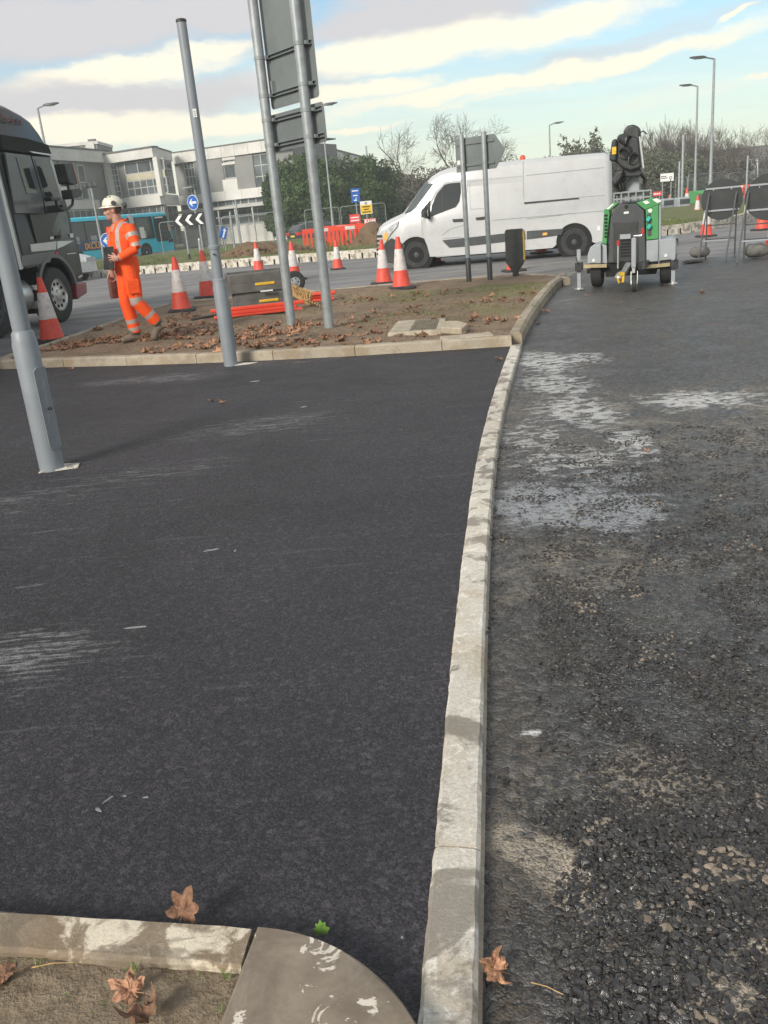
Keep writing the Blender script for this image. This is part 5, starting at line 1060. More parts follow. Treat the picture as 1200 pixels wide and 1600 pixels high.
# ---------------------------------------------------------------- the two storey building behind the bus
blg = thing('office_building', 'long flat-roofed two storey building with white bands and grey cladding', 'building', (0, 0, 0))
class Fac:
    def __init__(s, p0, p1): s.p = Vector((*p0, 0)); d = (Vector(p1)-Vector(p0)); s.L = d.length; s.a = math.atan2(d.y, d.x)
    def put(s, name, mb, m, par=None, bevel=0, smooth=35):
        o = mb.build(name, m, par or blg, smooth, bevel)
        if par is None: o.location = s.p; o.rotation_euler = (0, 0, s.a)
        return o
    def rect(s, name, r, m, d0=-.05, d1=.2, par=None): return s.put(name, MB().bb((r[0], d0, r[2]), (r[1], d1, r[3])), m, par)
    def window(s, r, nx=1, nz=1, m='wglass', d=.0, blind=0, fm='frame'):
        fr = MB(); w = .07
        fr.bb((r[0], d-.09, r[2]), (r[1], d-.02, r[2]+w)); fr.bb((r[0], d-.09, r[3]-w), (r[1], d-.02, r[3]))
        for k in range(nx+1): x = r[0]+w/2+(r[1]-r[0]-w)*k/nx; fr.bb((x-w/2, d-.095, r[2]+.001), (x+w/2, d-.015, r[3]-.001))
        for k in range(1, nz): z = r[2]+(r[3]-r[2])*k/nz; fr.bb((r[0]+.01, d-.088, z-w/2), (r[1]-.01, d-.022, z+w/2))
        f = s.put('window', fr, M[fm])
        for i in range(nx):
            for j in range(nz):
                x0 = r[0]+w/2+(r[1]-r[0]-w)*i/nx; x1 = r[0]+w/2+(r[1]-r[0]-w)*(i+1)/nx; z0 = r[2]+(r[3]-r[2])*j/nz; z1 = r[2]+(r[3]-r[2])*(j+1)/nz
                MB().bb((x0+.01, d-.055, z0+.01), (x1-.01, d-.03, z1-.01)).build('pane', M[m], f)
        return f
FA, FB, FC, FD, FE = Fac((-23.548, 71.0), (-21.62, 78.0)), Fac((-22.395, 81.0), (-16.069, 77.5)), Fac((-16.069, 77.5), (-15.95, 84.0)), Fac((-16.14, 85.0), (-7.695, 80.5)), Fac((-5.671, 80.5), (2.962, 128.0))
za = (5.866, 8.235)[1]; zb = (5.238, 7.945)[1]; zd = (5.59, 7.938)[1]
zl = -.6
# left wing
r_ = (0.462, 9.661, 7.333, 8.247); FA.rect('wall', (r_[0]-14, r_[1]+.4, zl, za-.35), M['bpanel'], .1, 9)
FA.rect('roof_fascia', (r_[0]-14, r_[1]+.5, r_[2], za), M['bwhite'], -.30, 9.2); FA.rect('roof_edge', (r_[0]-14, r_[1]+.5, za, za+.12), M['bdark'], -.38, 9.2)
for a, b in ((70, 90), (91, 112), (113, 132), (133, 151)):
    q = (2.316, 7.904, 4.441, 7.311); x0 = FA.L*(a-82)/78; x1 = FA.L*(b-82)/78; FA.rect('cladding_panel', (x0, x1-.06, q[2]-.3, r_[2]-.03), M['bpanel'], .0, .15)
q = (5.245, 6.289, 4.433, 7.087); FA.window((q[0], q[1], q[2], q[3]), 1, 2)
for x0, x1 in ((104, 121), (141, 153)):
    f0 = FA.L*(x0-82)/78; f1 = FA.L*(x1-82)/78; q = (3.741, 4.842, 4.396, 5.412); FA.rect('white_panel', (f0, f1, q[2]-.2, q[3]), M['bwhite'], -.05, .1)
q = (1.25, 8.734, 3.702, 4.387); FA.rect('white_band', (-14, FA.L+.4, q[2], q[3]), M['bwhite'], -.12, .3)
g2 = (0.912, 8.361, 2.479, 3.653); FA.window((-2, FA.L, g2[2]-.3, g2[3]), 10, 1)
# plant room on the roof
q = (4.166, 13.89, 8.242, 9.25); PR = Fac((-26.745, 84.0), (-22.227, 84.0)); PQ = Fac((-22.227, 84.0), (-22.62, 90.0))
zr = (2.35, 9.247)[1]+.2
PR.rect('plant_room', (0, PR.L, za-.2, zr-.25), M['bpanel'], 0, 5); PR.rect('roof_edge', (-.1, PR.L+.1, zr-.25, zr), M['bwhite'], -.15, 5)
for k in range(11): PR.rect('cladding_panel', (PR.L*k/11+.03, PR.L*(k+1)/11-.03, za, zr-.3), M['bpanel'], -.06, -.005)
PR.rect('corner_pier', (PR.L-1.0, PR.L-.25, za-.1, zr-.02), M['bwhite'], -.2, .1); PQ.rect('plant_room_side', (0, PQ.L, za-.3, zr-.1), M['bpanel'], -.02, .3)
vb = MB(); vb.bb((PR.L-.9, .5, zr), (PR.L-.3, 1.1, zr+.25)); PR.put('roof_vent', vb, M['bdark'])
# projecting block
r_ = (1.719, 8.517, 7.218, 7.941); FB.rect('wall', (0, FB.L-.25, zl, zb-.4), M['bpanel'], .35, .8)
FB.rect('roof_fascia', (-.1, FB.L+.1, r_[2], zb), M['bwhite'], -.25, .5); FB.rect('roof_edge', (-.15, FB.L+.15, zb, zb+.12), M['bdark'], -.32, .5)
q = (1.563, 2.782, 4.529, 7.179); FB.window(q, 3, 6, d=.35)
for a, b in ((184, 191), (259, 266)): q = (2.885, 3.381, 4.399, 7.381); x0 = FB.L*(a-161)/99-.0; FB.rect('column', (x0, x0+.46, q[2]-.2, r_[2]), M['bwhite'], -.2, .3)
q = (3.623, 8.151, 4.414, 7.103); FB.window((q[0], q[1]-.2, q[2]+1.75, q[3]), 3, 1, d=.30); FB.window((q[0], q[1]-.2, q[2], q[2]+1.25), 6, 2, d=.30)
for k in range(18): x0 = q[0]+.05+(q[1]-q[0]-.3)*k/18; FB.rect('blind_slat', (x0, x0+.22, q[2]+1.27, q[2]+1.74), M['blind'], .2, .24)
wb = (3.607, 7.902, 3.543, 4.39); FB.rect('white_band', (0, FB.L+.05, wb[2], wb[3]), M['bwhite'], -.15, .4)
g2 = (3.772, 7.735, 2.876, 3.479); FB.window((.2, FB.L, g2[2], g2[3]), 9, 1, d=.25); FB.rect('white_band', (0, FB.L, g2[2]-.35, g2[2]-.02), M['frame'], .0, .3); FB.window((.2, FB.L, zl+.8, g2[2]-.4), 9, 2, d=.25)
# its right hand return
FC.rect('roof_fascia', (.1, FC.L, r_[2], zb), M['bwhite'], -.1, .4); FC.rect('roof_edge', (.1, FC.L, zb, zb+.12), M['bdark'], -.15, .4)
FC.window((.35, FC.L-.2, wb[3]+.1, r_[2]-.02), 3, 4, d=.1); FC.rect('white_band', (.1, FC.L, wb[2], wb[3]), M['bwhite'], -.1, .3); FC.window((.2, FC.L-.1, zl+.8, wb[2]-.05), 3, 2, d=.2)
# right wing
r_ = (1.365, 9.876, 7.052, 7.967); LX = FD.L*1.32
FD.rect('wall', (0, LX, zl, zd-.4), M['bpanel'], .3, 8); FD.rect('roof_edge', (0, LX, zd, zd+.10), M['bdark'], -.16, 8)
n = 9
for k in range(n): FD.rect('roof_fascia', (LX*k/n+.012, LX*(k+1)/n-.012, r_[2], zd), M['bwhite'], -.12, .4)
W1 = (1.158, 2.296, 4.41, 7.264); FD.window(W1, 3, 4, d=.25)
FD.rect('cladding_panel', (2.447, 5.5, 4.214, 7.141), M['bpanel'], .0, .25)
def bay(dx):
    sh = lambda r: (r[0]+dx, r[1]+dx, r[2], r[3])
    FD.rect('cladding_panel', sh((3.514, 5.309, 4.336, 7.098)), M['bpanel'], -.02, .25)
    FD.rect('white_panel', sh((5.558, 6.904, 6.786, 7.091)), M['bwhite'], -.03, .25); FD.window(sh((5.511, 6.859, 6.581, 6.786)), 2, 1, d=.2)
    FD.rect('white_panel', sh((5.476, 6.893, 6.399, 6.578)), M['bwhite'], -.06, .25); FD.window(sh((5.493, 6.745, 5.285, 6.368)), 1, 1, d=.2)
    FD.rect('white_panel', sh((5.268, 6.834, 3.914, 5.245)), M['bwhite'], -.03, .25)
    FD.rect('cladding_panel', sh((6.774, 8.703, 4.306, 6.966)), M['bpanel'], -.01, .25)
    FD.window(sh((8.658, 10.224, 4.259, 6.944)), 2, 3, 'wglass', .22)
bay(0)
wb = (3.841, 9.929, 3.515, 4.299)
n = 7
for k in range(n): FD.rect('white_band', (LX*k/n+.012, LX*(k+1)/n-.012, wb[2], wb[3]), M['bwhite'], -.14, .4)
g1 = (3.731, 9.84, 3.042, 3.62); FD.window((.2, LX-.1, g1[2], g1[3]), 15, 1, d=.25)
g2 = (3.645, 9.772, 2.778, 2.989); FD.rect('canopy', (-.5, LX, g2[2], g2[3]), M['frame'], -1.6, .3)
g3 = (3.477, 9.637, 1.34, 2.672); FD.window((.2, LX-.1, g3[2], g3[3]), 12, 2, d=.25); g4 = (3.315, 9.507, 1.017, 1.313); FD.rect('plinth', (0, LX, zl, g4[3]), M['bwhite'], -.2, .3)
for k in range(8): x = LX*k/7; FD.rect('canopy_post', (x-.06, x+.06, zl, g2[2]), M['frame'], -1.5, -1.38)
for z in (g3[2]+.1, g3[2]+.7): FD.rect('hand_rail', (-8, LX, z, z+.06), M['galv'], -2.2, -2.14)
# receding end wing
ze = (21.173, 8.104)[1]; FE.rect('wall', (0, FE.L+2, zl, ze-.9), M['bpanel'], .2, .6); FE.rect('roof_fascia', (0, FE.L+2, ze-.9, ze), M['bwhite'], 0, .6); FE.rect('roof_edge', (0, FE.L+2, ze, ze+.14), M['bdark'], -.1, .6)
rf = MB(); q = (17.426, 8.416); 
for k in range(4): rf.bb((q[0]+k*1.2, 1, ze), (q[0]+k*1.2+.1, 1.1, ze+1.1))
rf.bb((q[0], 1, ze+1.0), (q[0]+3.7, 1.1, ze+1.12)); FE.put('roof_rail', rf, M['galv'])
tb = MB(); tb.bb((-.3, -.3, 0), (.3, .3, 5)); 
# far low building among the trees on the right
fb2 = thing('far_building', 'low grey-roofed building behind the bare trees on the right', 'building', (*(49.711, 120.0), -.2), R_(-28))
MB().bb((-6, 0, 0), (9, 7, 3.2)).build('wall', M['bpanel'], fb2)
MB().prism([(-.4, 3.2), (3.5, 5.4), (7.4, 3.2)], -6.4, 9.4, 'yz').build('roof', M['bdark'], fb2)
# ---------------------------------------------------------------- roundabout island: grass, drained kerb, spoil
RK = [(-17.437, 39.664), (-12.878, 36.224), (-10.177, 34.838), (-7.791, 34.089), (-5.119, 33.168), (-2.586, 32.294), (-0.953, 31.119), (0.577, 30.455), (2.437, 29.464), (4.739, 28.239), (6.949, 27.46), (8.357, 26.964), (9.158, 27.064), (10.093, 27.516), (11.027, 28.156), (12.337, 29.628), (13.977, 31.946)]
def smooth_line(P, it=2):
    P = [Vector(p) for p in P]
    for _ in range(it): P = [P[0]]+[(P[i-1]+P[i]*2+P[i+1])/4 for i in range(1, len(P)-1)]+[P[-1]]
    return P
RK = smooth_line(RK)
rk_ = link_empty(kerb('drainage_kerb')); qq = resample(RK, .50); oo = offset(qq, .18)
kb_me = None
def block_mesh():
    mb = MB(); L2 = .246; mb.prism([(-L2, 0), (-L2, .24), (L2, .24), (L2, 0), (.035, 0), (.035, .15), (-.035, .15), (-.035, 0)], 0, .03); mb.bb((-L2, .0301, 0), (L2, .28, .232)); return mb.mesh('kerb_block', [M['kerb']], 0)
def slot_mesh(): return MB().bb((-.034, .026, .0), (.034, .0295, .148)).mesh('slot', M['pitblack'], 0)
kb_me, sl_me = block_mesh(), slot_mesh()
for i in range(len(qq)-1):
    a, b = qq[i], qq[i+1]; L = (b-a).length; o = bpy.data.objects.new('kerb_block', kb_me); C.objects.link(o); o.parent = rk_; mid = (a+b)/2
    o.location = (mid.x, mid.y, -.05+random.uniform(-.004, .004)); o.rotation_euler = (0, 0, yaw(a, b)); o.scale = (L/.5, 1, 1.25)
    s_ = bpy.data.objects.new('slot', sl_me); C.objects.link(s_); s_.parent = o
gp_ = [tuple(p) for p in offset(qq, .26)]
sheet('grass_island', gp_ + [(24, 46), (24, 62), (8, 66), (-12, 56), (-22, 48)], .14, M['grass_ground'], 1.3, .10, .35, dome=.04)
def mound(name, label, pts, hgt, seed):
    """heap of dug soil: rings of an uneven outline drawn up to a broken top"""
    me = MB(); n = 40; cx_ = sum(p[0] for p in pts)/len(pts); cy_ = sum(p[1] for p in pts)/len(pts); rx, ry = max(p[0] for p in pts)-cx_, max(p[1] for p in pts)-cy_; rings = []
    for j in range(11):
        f = j/10; ring = []
        for k in range(n):
            a = 2*PI*k/n; nz = mnoise.fractal(Vector((math.cos(a)*1.5+seed, math.sin(a)*1.5, f*2)), 1, 2, 4); rr = (1-f)**.75*(1+.22*nz)
            z = hgt*(f**.85)*(1+.3*mnoise.fractal(Vector((math.cos(a)*2*(1-f)+seed*2, math.sin(a)*2*(1-f), 3)), 1, 2, 4)); ring.append((rx*rr*math.cos(a)+.06*nz, ry*rr*math.sin(a), z))
        rings.append(ring)
    me.loft(rings, True); o = me.build(name, M['spoil'], None, smooth=70); o.location = (cx_, cy_, .10); return tag(o, label, 'soil heap', 'heaps of dug soil')
m1 = (-4.26, 37.0); mound('soil_heap', 'wide heap of dug brown soil left of the dark hatchback', [(m1[0]-1.7, m1[1]-.9), (m1[0]+1.7, m1[1]+.9)], .62, 1.3)
m1 = (-2.826, 36.5); mound('soil_heap', 'low heap of dug soil in front of the dark hatchback', [(m1[0]-1.1, m1[1]-.8), (m1[0]+1.1, m1[1]+.8)], .42, 4.4)
m1 = (0.632, 36.0); mound('soil_heap', 'steep heap of tan soil between the red barriers and the van', [(m1[0]-1.1, m1[1]-.9), (m1[0]+1.1, m1[1]+.9)], 1.0, 7.7)
sp_ = MB()
for k in range(260):
    cx0, cy0, h0 = random.choice([(*(-4.237, 36.8), .6), (*(-2.811, 36.3), .4), (*(0.629, 35.8), .9)]); a = random.random()*6.28; r = random.random()**.6*1.9; s_ = random.uniform(.03, .10)
    z_ = .12+h0*max(0, 1-r/1.7)*.9; sp_.ball((cx0+r*math.cos(a), cy0+.6*r*math.sin(a), z_), (s_, s_*.8, s_*.7), 6, 4)
o = sp_.build('soil_clods', M['spoil'], None, smooth=60); o['kind'] = 'stuff'
# ---------------------------------------------------------------- signs on the roundabout
def round_face(par, x, z, r, y, arrow=PI):
    d = MB().lathe([(r, y), (r, y+.012)], 32, (x, 0, z), 'y').build('sign_disc', M['signwhite'], par); MB().lathe([(r*.93, y-.003), (r*.93, y-.0005)], 32, (x, 0, z), 'y').build('blue_face', M['signblue'], d)
    w = r*.14; a = [(-.68, 0), (-.22, .46), (-.02, .46), (-.30, .14), (.66, .14), (.66, -.14), (-.30, -.14), (-.02, -.46), (-.22, -.46)]
    pts = [(x+r*(p[0]*math.cos(arrow-PI)-p[1]*math.sin(arrow-PI)), z+r*(p[0]*math.sin(arrow-PI)+p[1]*math.cos(arrow-PI))) for p in a]; MB().prism(pts, y-.006, y-.0035).build('arrow', M['signwhite'], d); return d
cp0, cp1 = (-7.481, 37.6), (-6.004, 36.6); chv = thing('chevron_board', 'black and white chevron board with a round blue arrow sign above it', 'road sign', (*cp0, 0), yaw(cp0, cp1))
r_ = (0.105, 2.125, 1.539, 1.971); CL = r_[1]+.25
cb_ = MB().bb((r_[0]-.05, .0, r_[2]), (CL, .02, r_[3])).build('board', M['signblack'], chv); hh = r_[3]-r_[2]; cw_ = (CL-r_[0])/4.0
for k in range(4):
    x = r_[0]+.04+k*cw_; zm = (r_[2]+r_[3])/2; th = cw_*.42; tip = x; bk = x+cw_*.42
    MB().prism([(tip, zm), (bk, r_[3]-.02), (bk+th*.8, r_[3]-.02), (tip+th*.8, zm), (bk+th*.8, r_[2]+.02), (bk, r_[2]+.02)], -.004, -.0005).build('chevron', M['signwhite'], cb_)
for px_c in ((0.584, 1.547), (1.406, 1.566)):
    po = MB().cyl((px_c[0], .05, .0), (px_c[0], .05, r_[3]), .045).build('post', M['galv'], chv); MB().cyl((px_c[0], .05, -.1), (px_c[0], .05, .45), .05).build('black_sleeve', M['black'], po)
rc = (1.285, 2.385); MB().cyl((rc[0], .05, r_[3]-.1), (rc[0], .05, rc[1]+.3), .04).build('post', M['galv'], chv); round_face(chv, rc[0], rc[1], .29, -.01)
lt_ = MB(); lt_.tube([(rc[0]+.1, .1, rc[1]+.15), (rc[0]+.1, .1, rc[1]+.55), (rc[0]-.1, .0, rc[1]+.56)], .03, 6); lt_.bb((rc[0]-.35, -.1, rc[1]+.55), (rc[0]+.15, .1, rc[1]+.6)); lt_.build('sign_light', M['galv'], chv)
bk_ = (-9.669, 35.6); bs_ = thing('keep_left_sign', 'round blue sign partly hidden behind the worker', 'road sign', (*bk_, -.04), R_(4)); z0 = (-9.691, 35.6, 1.262)[2]+.04
MB().cyl((0, .03, 0), (0, .03, z0+.2), .038).build('post', M['galv'], bs_); round_face(bs_, 0, z0, .29, -.01)
bl_ = (-6.71, 46.0); b3 = thing('small_blue_sign', 'small blue sign with a white arrow leaning beside the thin grey pole', 'road sign', (*bl_, -.1), R_(15)); z0 = (-6.722, 46.0, 1.077)[2]+.1
fp = MB().box((0, 0, z0), (.34, .02, .55), Matrix.Rotation(.35, 3, 'Y')).build('sign_face', M['signblue'], b3); MB().prism([(-.10, z0-.22), (-.02, z0-.22), (.10, z0+.08), (.15, z0+.06), (.09, z0+.22), (-.03, z0+.13), (.03, z0+.11)], -.016, -.011).build('arrow', M['signwhite'], fp); MB().cyl((0, .04, 0), (0, .04, z0), .03).build('post', M['galv'], b3)
def sign2(name, label, X, Y, yt, yb, wpx, m, rz=0, posts=1, extra=None):
    """flat plate on posts; sizes in metres given"""
    t = thing(name, label, 'road sign', (*X, -.1), rz)
    w, zb_, zt = wpx, yb+.1, yt+.1
    f = MB().bb((-w/2, -.01, zb_), (w/2, .01, zt)).build('sign_face', m, t)
    for x in ((0,) if posts == 1 else (-w*.32, w*.32)): MB().cyl((x, .05, 0), (x, .05, zt), .032, n=8).build('post', M['galv'], t)
    return t, f, w, zb_, zt
t_, f_, w_, a_, b_ = sign2('information_sign', 'tall blue information sign behind the red barriers', (0.037, 46.0), 0, (0.156, 46.0, 2.591)[2], (0.092, 46.0, 1.937)[2], .43, M['signblue'])
for k in range(3): MB().bb((-w_*.36+.03*k, -.013, b_-.14-.22*k), (w_*.36-.05*k, -.0105, b_-.09-.22*k)).build('print_line', M['signwhite'], f_)
MB().box((0, -.012, a_+.14), (.03, .003, .2), Matrix.Rotation(.6, 3, 'Y')).build('arrow_stroke', M['signwhite'], f_)
t_, f_, w_, a_, b_ = sign2('notice_board', 'white sign with a yellow panel beside the blue information sign', (0.496, 44.0), 0, (0.549, 44.0, 1.931)[2], (0.493, 44.0, 1.343)[2], .56, M['signwhite'], 0, 1)
MB().bb((-w_*.47, -.014, a_+.02), (w_*.47, -.0105, a_+.42)).build('yellow_panel', M['signyellow'], f_)
for k, ww in enumerate((.36, .24, .40)): MB().bb((-ww/2, -.017, a_+.31-k*.12), (ww/2, -.0145, a_+.36-k*.12)).build('print_line', M['signblack'], f_)
MB().lathe([(.07, -.014), (.07, -.0105)], 16, (0, 0, b_-.10), 'y').build('emblem', M['trgrey'], f_)
t_, f_, w_, a_, b_ = sign2('ramp_sign', 'red RAMP sign beside the steep soil heap', (0.605, 43.0), 0, (0.583, 43.0, 1.136)[2], (0.558, 43.0, 0.867)[2], .56, M['signred'])
o = MB().bb((-w_*.46, -.013, a_+.025), (w_*.46, -.0105, b_-.025)).build('white_border', M['signwhite'], f_); MB().bb((-w_*.43, -.0155, a_+.04), (w_*.43, -.0135, b_-.04)).build('red_panel', M['signred'], f_)
text('RAMP', .19, M['signwhite'], f_, (0, -.018, (a_+b_)/2), (PI/2, 0, 0), 'lettering', .002, 'CENTER', 1.0, .008)
t_, f_, w_, a_, b_ = sign2('red_notice', 'faded red notice at the right end of the red barriers', (-0.086, 43.0), 0, (-0.085, 43.0, 1.379)[2], (-0.122, 43.0, 1.012)[2], .50, M['signred'], R_(-8), 2)
for k in range(2): MB().bb((-w_*.4, -.013, a_+.07+.13*k), (w_*.4, -.0105, a_+.13+.13*k)).build('print_line', M['conewhite'], f_)
t_, f_, w_, a_, b_ = sign2('roundabout_sign', 'white direction sign with a roundabout symbol beyond the lighting trailer', (17.619, 52.0), 0, (17.607, 52.0, 2.044)[2], (17.615, 52.0, 1.57)[2], .72, M['signwhite'], R_(-12), 2)
for k, ww in enumerate((.30, .36)): MB().bb((-.33, -.013, b_-.20-k*.09), (-.33+ww, -.0105, b_-.16-k*.09)).build('print_line', M['signblack'], f_)
MB().tube([(.19+.07*math.cos(a), -.013, a_+.2+.07*math.sin(a)) for a in np.linspace(0, 6.28, 15)], .014, 6).build('roundabout_symbol', M['signblack'], f_); MB().bb((.17, -.014, a_+.03), (.21, -.0105, a_+.14)).build('symbol_stem', M['signblack'], f_)
br_ = MB(); br_.bb((-w_/2, -.012, a_), (w_/2, -.0105, a_+.025)); br_.bb((-w_/2, -.012, b_-.025), (w_/2, -.0105, b_)); br_.build('border', M['signblack'], f_)
t_, f_, w_, a_, b_ = sign2('red_road_sign', 'small red temporary sign with white lettering just right of the lighting trailer', (16.038, 49.0), 0, (16.025, 49.0, 1.113)[2], (16.028, 49.0, 0.887)[2], .56, M['signred'], R_(-10), 2)
for k in range(4): MB().bb((-.22+k*.115, -.013, a_+.07), (-.22+k*.115+.075, -.0105, b_-.07)).build('letter_block', M['signwhite'], f_)
# green cabinet and other site kit
gc_ = (21.224, 57.0); gcab = thing('green_cabinet', 'green generator cabinet behind the far cones', 'cabinet', (*gc_, -.25), R_(-20))
MB().bb((-.55, -.4, .15), (.55, .4, 1.15)).build('casing', M['green'], gcab, bevel=.04); MB().bb((-.48, -.42, .25), (-.05, -.40, 1.05)).build('door', M['green'], gcab, bevel=.01); MB().bb((.05, -.42, .3), (.48, -.40, .95)).build('louvre_panel', M['trdark'], gcab); MB().bb((-.55, -.35, 0), (.55, .35, .15)).build('skid', M['black'], gcab)
for (px_, yy, nm, lb) in ((1041, 50.5, 'equipment_box', 'grey box on the ground below the white roundabout sign'), (1066, 51, 'equipment_box', 'grey covered box left of the tallest far cone')):
    q = Vector({1041: (17.076, 50.5), 1066: (17.78, 50.0)}[px_]); t = thing(nm, lb, 'box', (*q, -.15), .2); MB().bb((-.35, -.3, 0), (.35, .3, .85)).build('casing', M['trgrey'], t, bevel=.08); MB().bb((-.3, -.32, .5), (.3, -.30, .75)).build('panel', M['trdark'], t)

# ---------------------------------------------------------------- mesh fence panels
def heras(label, p0, p1, z0=-.1, H=2.0):
    t = thing('fence_panel', label, 'fence', (*p0, z0), yaw(p0, p1), 'grey mesh fence panels'); L = (Vector(p1)-Vector(p0)).length
    f = MB(); f.tube([(0.02, 0, 0), (0.02, 0, H-.15), (.06, 0, H-.05), (.16, 0, H), (L-.16, 0, H), (L-.06, 0, H-.05), (L-.02, 0, H-.15), (L-.02, 0, 0)], .021, 6); f.tube([(.02, 0, .2), (L-.02, 0, .2)], .016, 6); f.build('frame', M['galv'], t)
    w = MB(); n = int(L/.10)
    for k in range(1, n): x = L*k/n; w.bar((x, 0, .2), (x, 0, H-.02), .0035)
    for k in range(1, 8): w.bar((.02, 0, .2+k*.225), (L-.02, 0, .2+k*.225), .0035)
    o = w.build('wire_mesh', M['galv'], t); o['kind'] = 'stuff'
    for x in (0.02, L-.02): MB().bb((x-.12, -.3, 0), (x+.12, .3, .12)).build('foot_block', M['conebase'], t, bevel=.02)
    return t
heras('mesh fence panel left of the blue information sign', (-3.276, 58.0), (-1.048, 58.0)); heras('mesh fence panel behind the blue information sign', (-0.987, 58.0), (1.869, 58.0))
heras('mesh fence panel in front of the grey building, left', (-11.145, 52.0), (-7.694, 52.0)); heras('mesh fence panel in front of the grey building, right', (-7.622, 52.0), (-4.244, 52.0))
q0, q1 = (21.713, 60.0), (26.696, 66.0); heras('mesh fence panel behind the left round sign', q0, q1, -.3, 2.2); heras('mesh fence panel in front of the coach', (26.991, 66.5), (31.932, 70.0), -.4, 2.2)
heras('short mesh fence panel beside the white roundabout sign', (21.57, 62.0), (21.671, 60.0), -.3, 2.1)

# ---------------------------------------------------------------- street lamps
def street_lamp(label, X, H, arm, r=.085, rz=0, head=True, z0=-.1):
    t = thing('street_lamp', label, 'street lamp', (*X, z0), rz, 'street lamps')
    MB().lathe([(r, 0), (r, 1.5), (r-.02, 1.6), (r*.5, H-.1), (r*.45, H)], 14).build('column', M['galv'], t)
    if head:
        a = MB(); a.tube([(0, 0, H-.03), (arm*.5, 0, H+.03), (arm, 0, H+.08)], .04, 8); a.build('arm', M['galv'], t)
        s = 1 if arm > 0 else -1
        h = MB(); h.loft([[(arm+x*s, y, H+.08+z) for x, y, z in ring] for ring in ([(-.05, -.06, -.03), (-.05, .06, -.03), (-.05, .06, .03), (-.05, -.06, .03)], [(.12, -.15, -.04), (.12, .15, -.04), (.12, .12, .07), (.12, -.12, .07)], [(.55, -.14, .0), (.55, .14, .0), (.55, .10, .08), (.55, -.10, .08)], [(.72, -.06, .03), (.72, .06, .03), (.72, .04, .07), (.72, -.04, .07)])], True); hd = h.build('lamp_head', M['trdark'], t)
        MB().bb((arm+.16*s, -.10, H+.03), (arm+.5*s, .10, H+.045)).build('lens', M['lamp'], hd)
    return t
street_lamp('street lamp rising behind the lorry cab on the left', (-14.997, 47.0), (-14.198, 47.0, 7.622)[2]+.1, .35, .10)
street_lamp('street lamp rising behind the tall grey sign', (-1.322, 50.0), (-1.006, 50.0, 6.828)[2]+.1, .15, .075)
street_lamp('street lamp rising behind the roof of the white van', (14.869, 70.0), (14.994, 70.0, 6.353)[2]+.1, .35, .095)
street_lamp('taller street lamp behind the left round sign', (17.385, 45.0), (17.437, 45.0, 6.793)[2]+.1, -.45, .10)
street_lamp('street lamp just left of the taller one on the right', (21.435, 58.0), (21.547, 58.0, 6.919)[2]+.1, -.4, .10)
def post(label, X, H, r=.06):
    t = thing('plain_post', label, 'post', (*X, -.2), 0, 'plain grey posts'); MB().lathe([(r, 0), (r*.8, H), (r*.5, H+.04)], 10).build('shaft', M['galv'], t); MB().lathe([(r*1.6, 0), (r*1.6, .12), (r, .14)], 10).build('collar', M['galv'], t)
post('tall thin grey post left of the street lamps on the right', (21.336, 60.0), (21.429, 60.0, 4.312)[2]+.2, .09); post('short thin grey post beside the white roundabout sign', (19.366, 55.0), (19.413, 55.0, 2.617)[2]+.2, .07); post('thin grey post between the two round signs in front of the coach', (25.568, 60.0), (25.586, 60.0, 2.695)[2]+.2, .07)
post('thin dark post above the hedge left of the bare trees', (1.264, 75.0), (1.728, 75.0, 6.378)[2]+.2, .08); post('pale post in the grass left of the soil heap', (-6.533, 48.0), (-6.503, 48.0, 2.034)[2]+.2, .06); post('pale post on the building forecourt behind the thin grey pole', (-7.705, 60.0), (-7.647, 60.0, 2.935)[2]+.2, .06)
cam_p = thing('camera_mast', 'grey post with dark cameras in front of the left building wing', 'post', (*(-15.36, 55.0), -.2), 0); hz_ = (-15.032, 55.0, 4.217)[2]+.2
MB().lathe([(.09, 0), (.06, hz_)], 10).build('shaft', M['galv'], cam_p); k_ = MB(); k_.bar((-.35, 0, hz_), (.35, 0, hz_), .08); k_.build('cross_arm', M['trdark'], cam_p)
for x in (-.3, 0, .3): MB().bb((x-.1, -.2, hz_+.05), (x+.1, .1, hz_+.25)).build('camera', M['trdark'], cam_p)

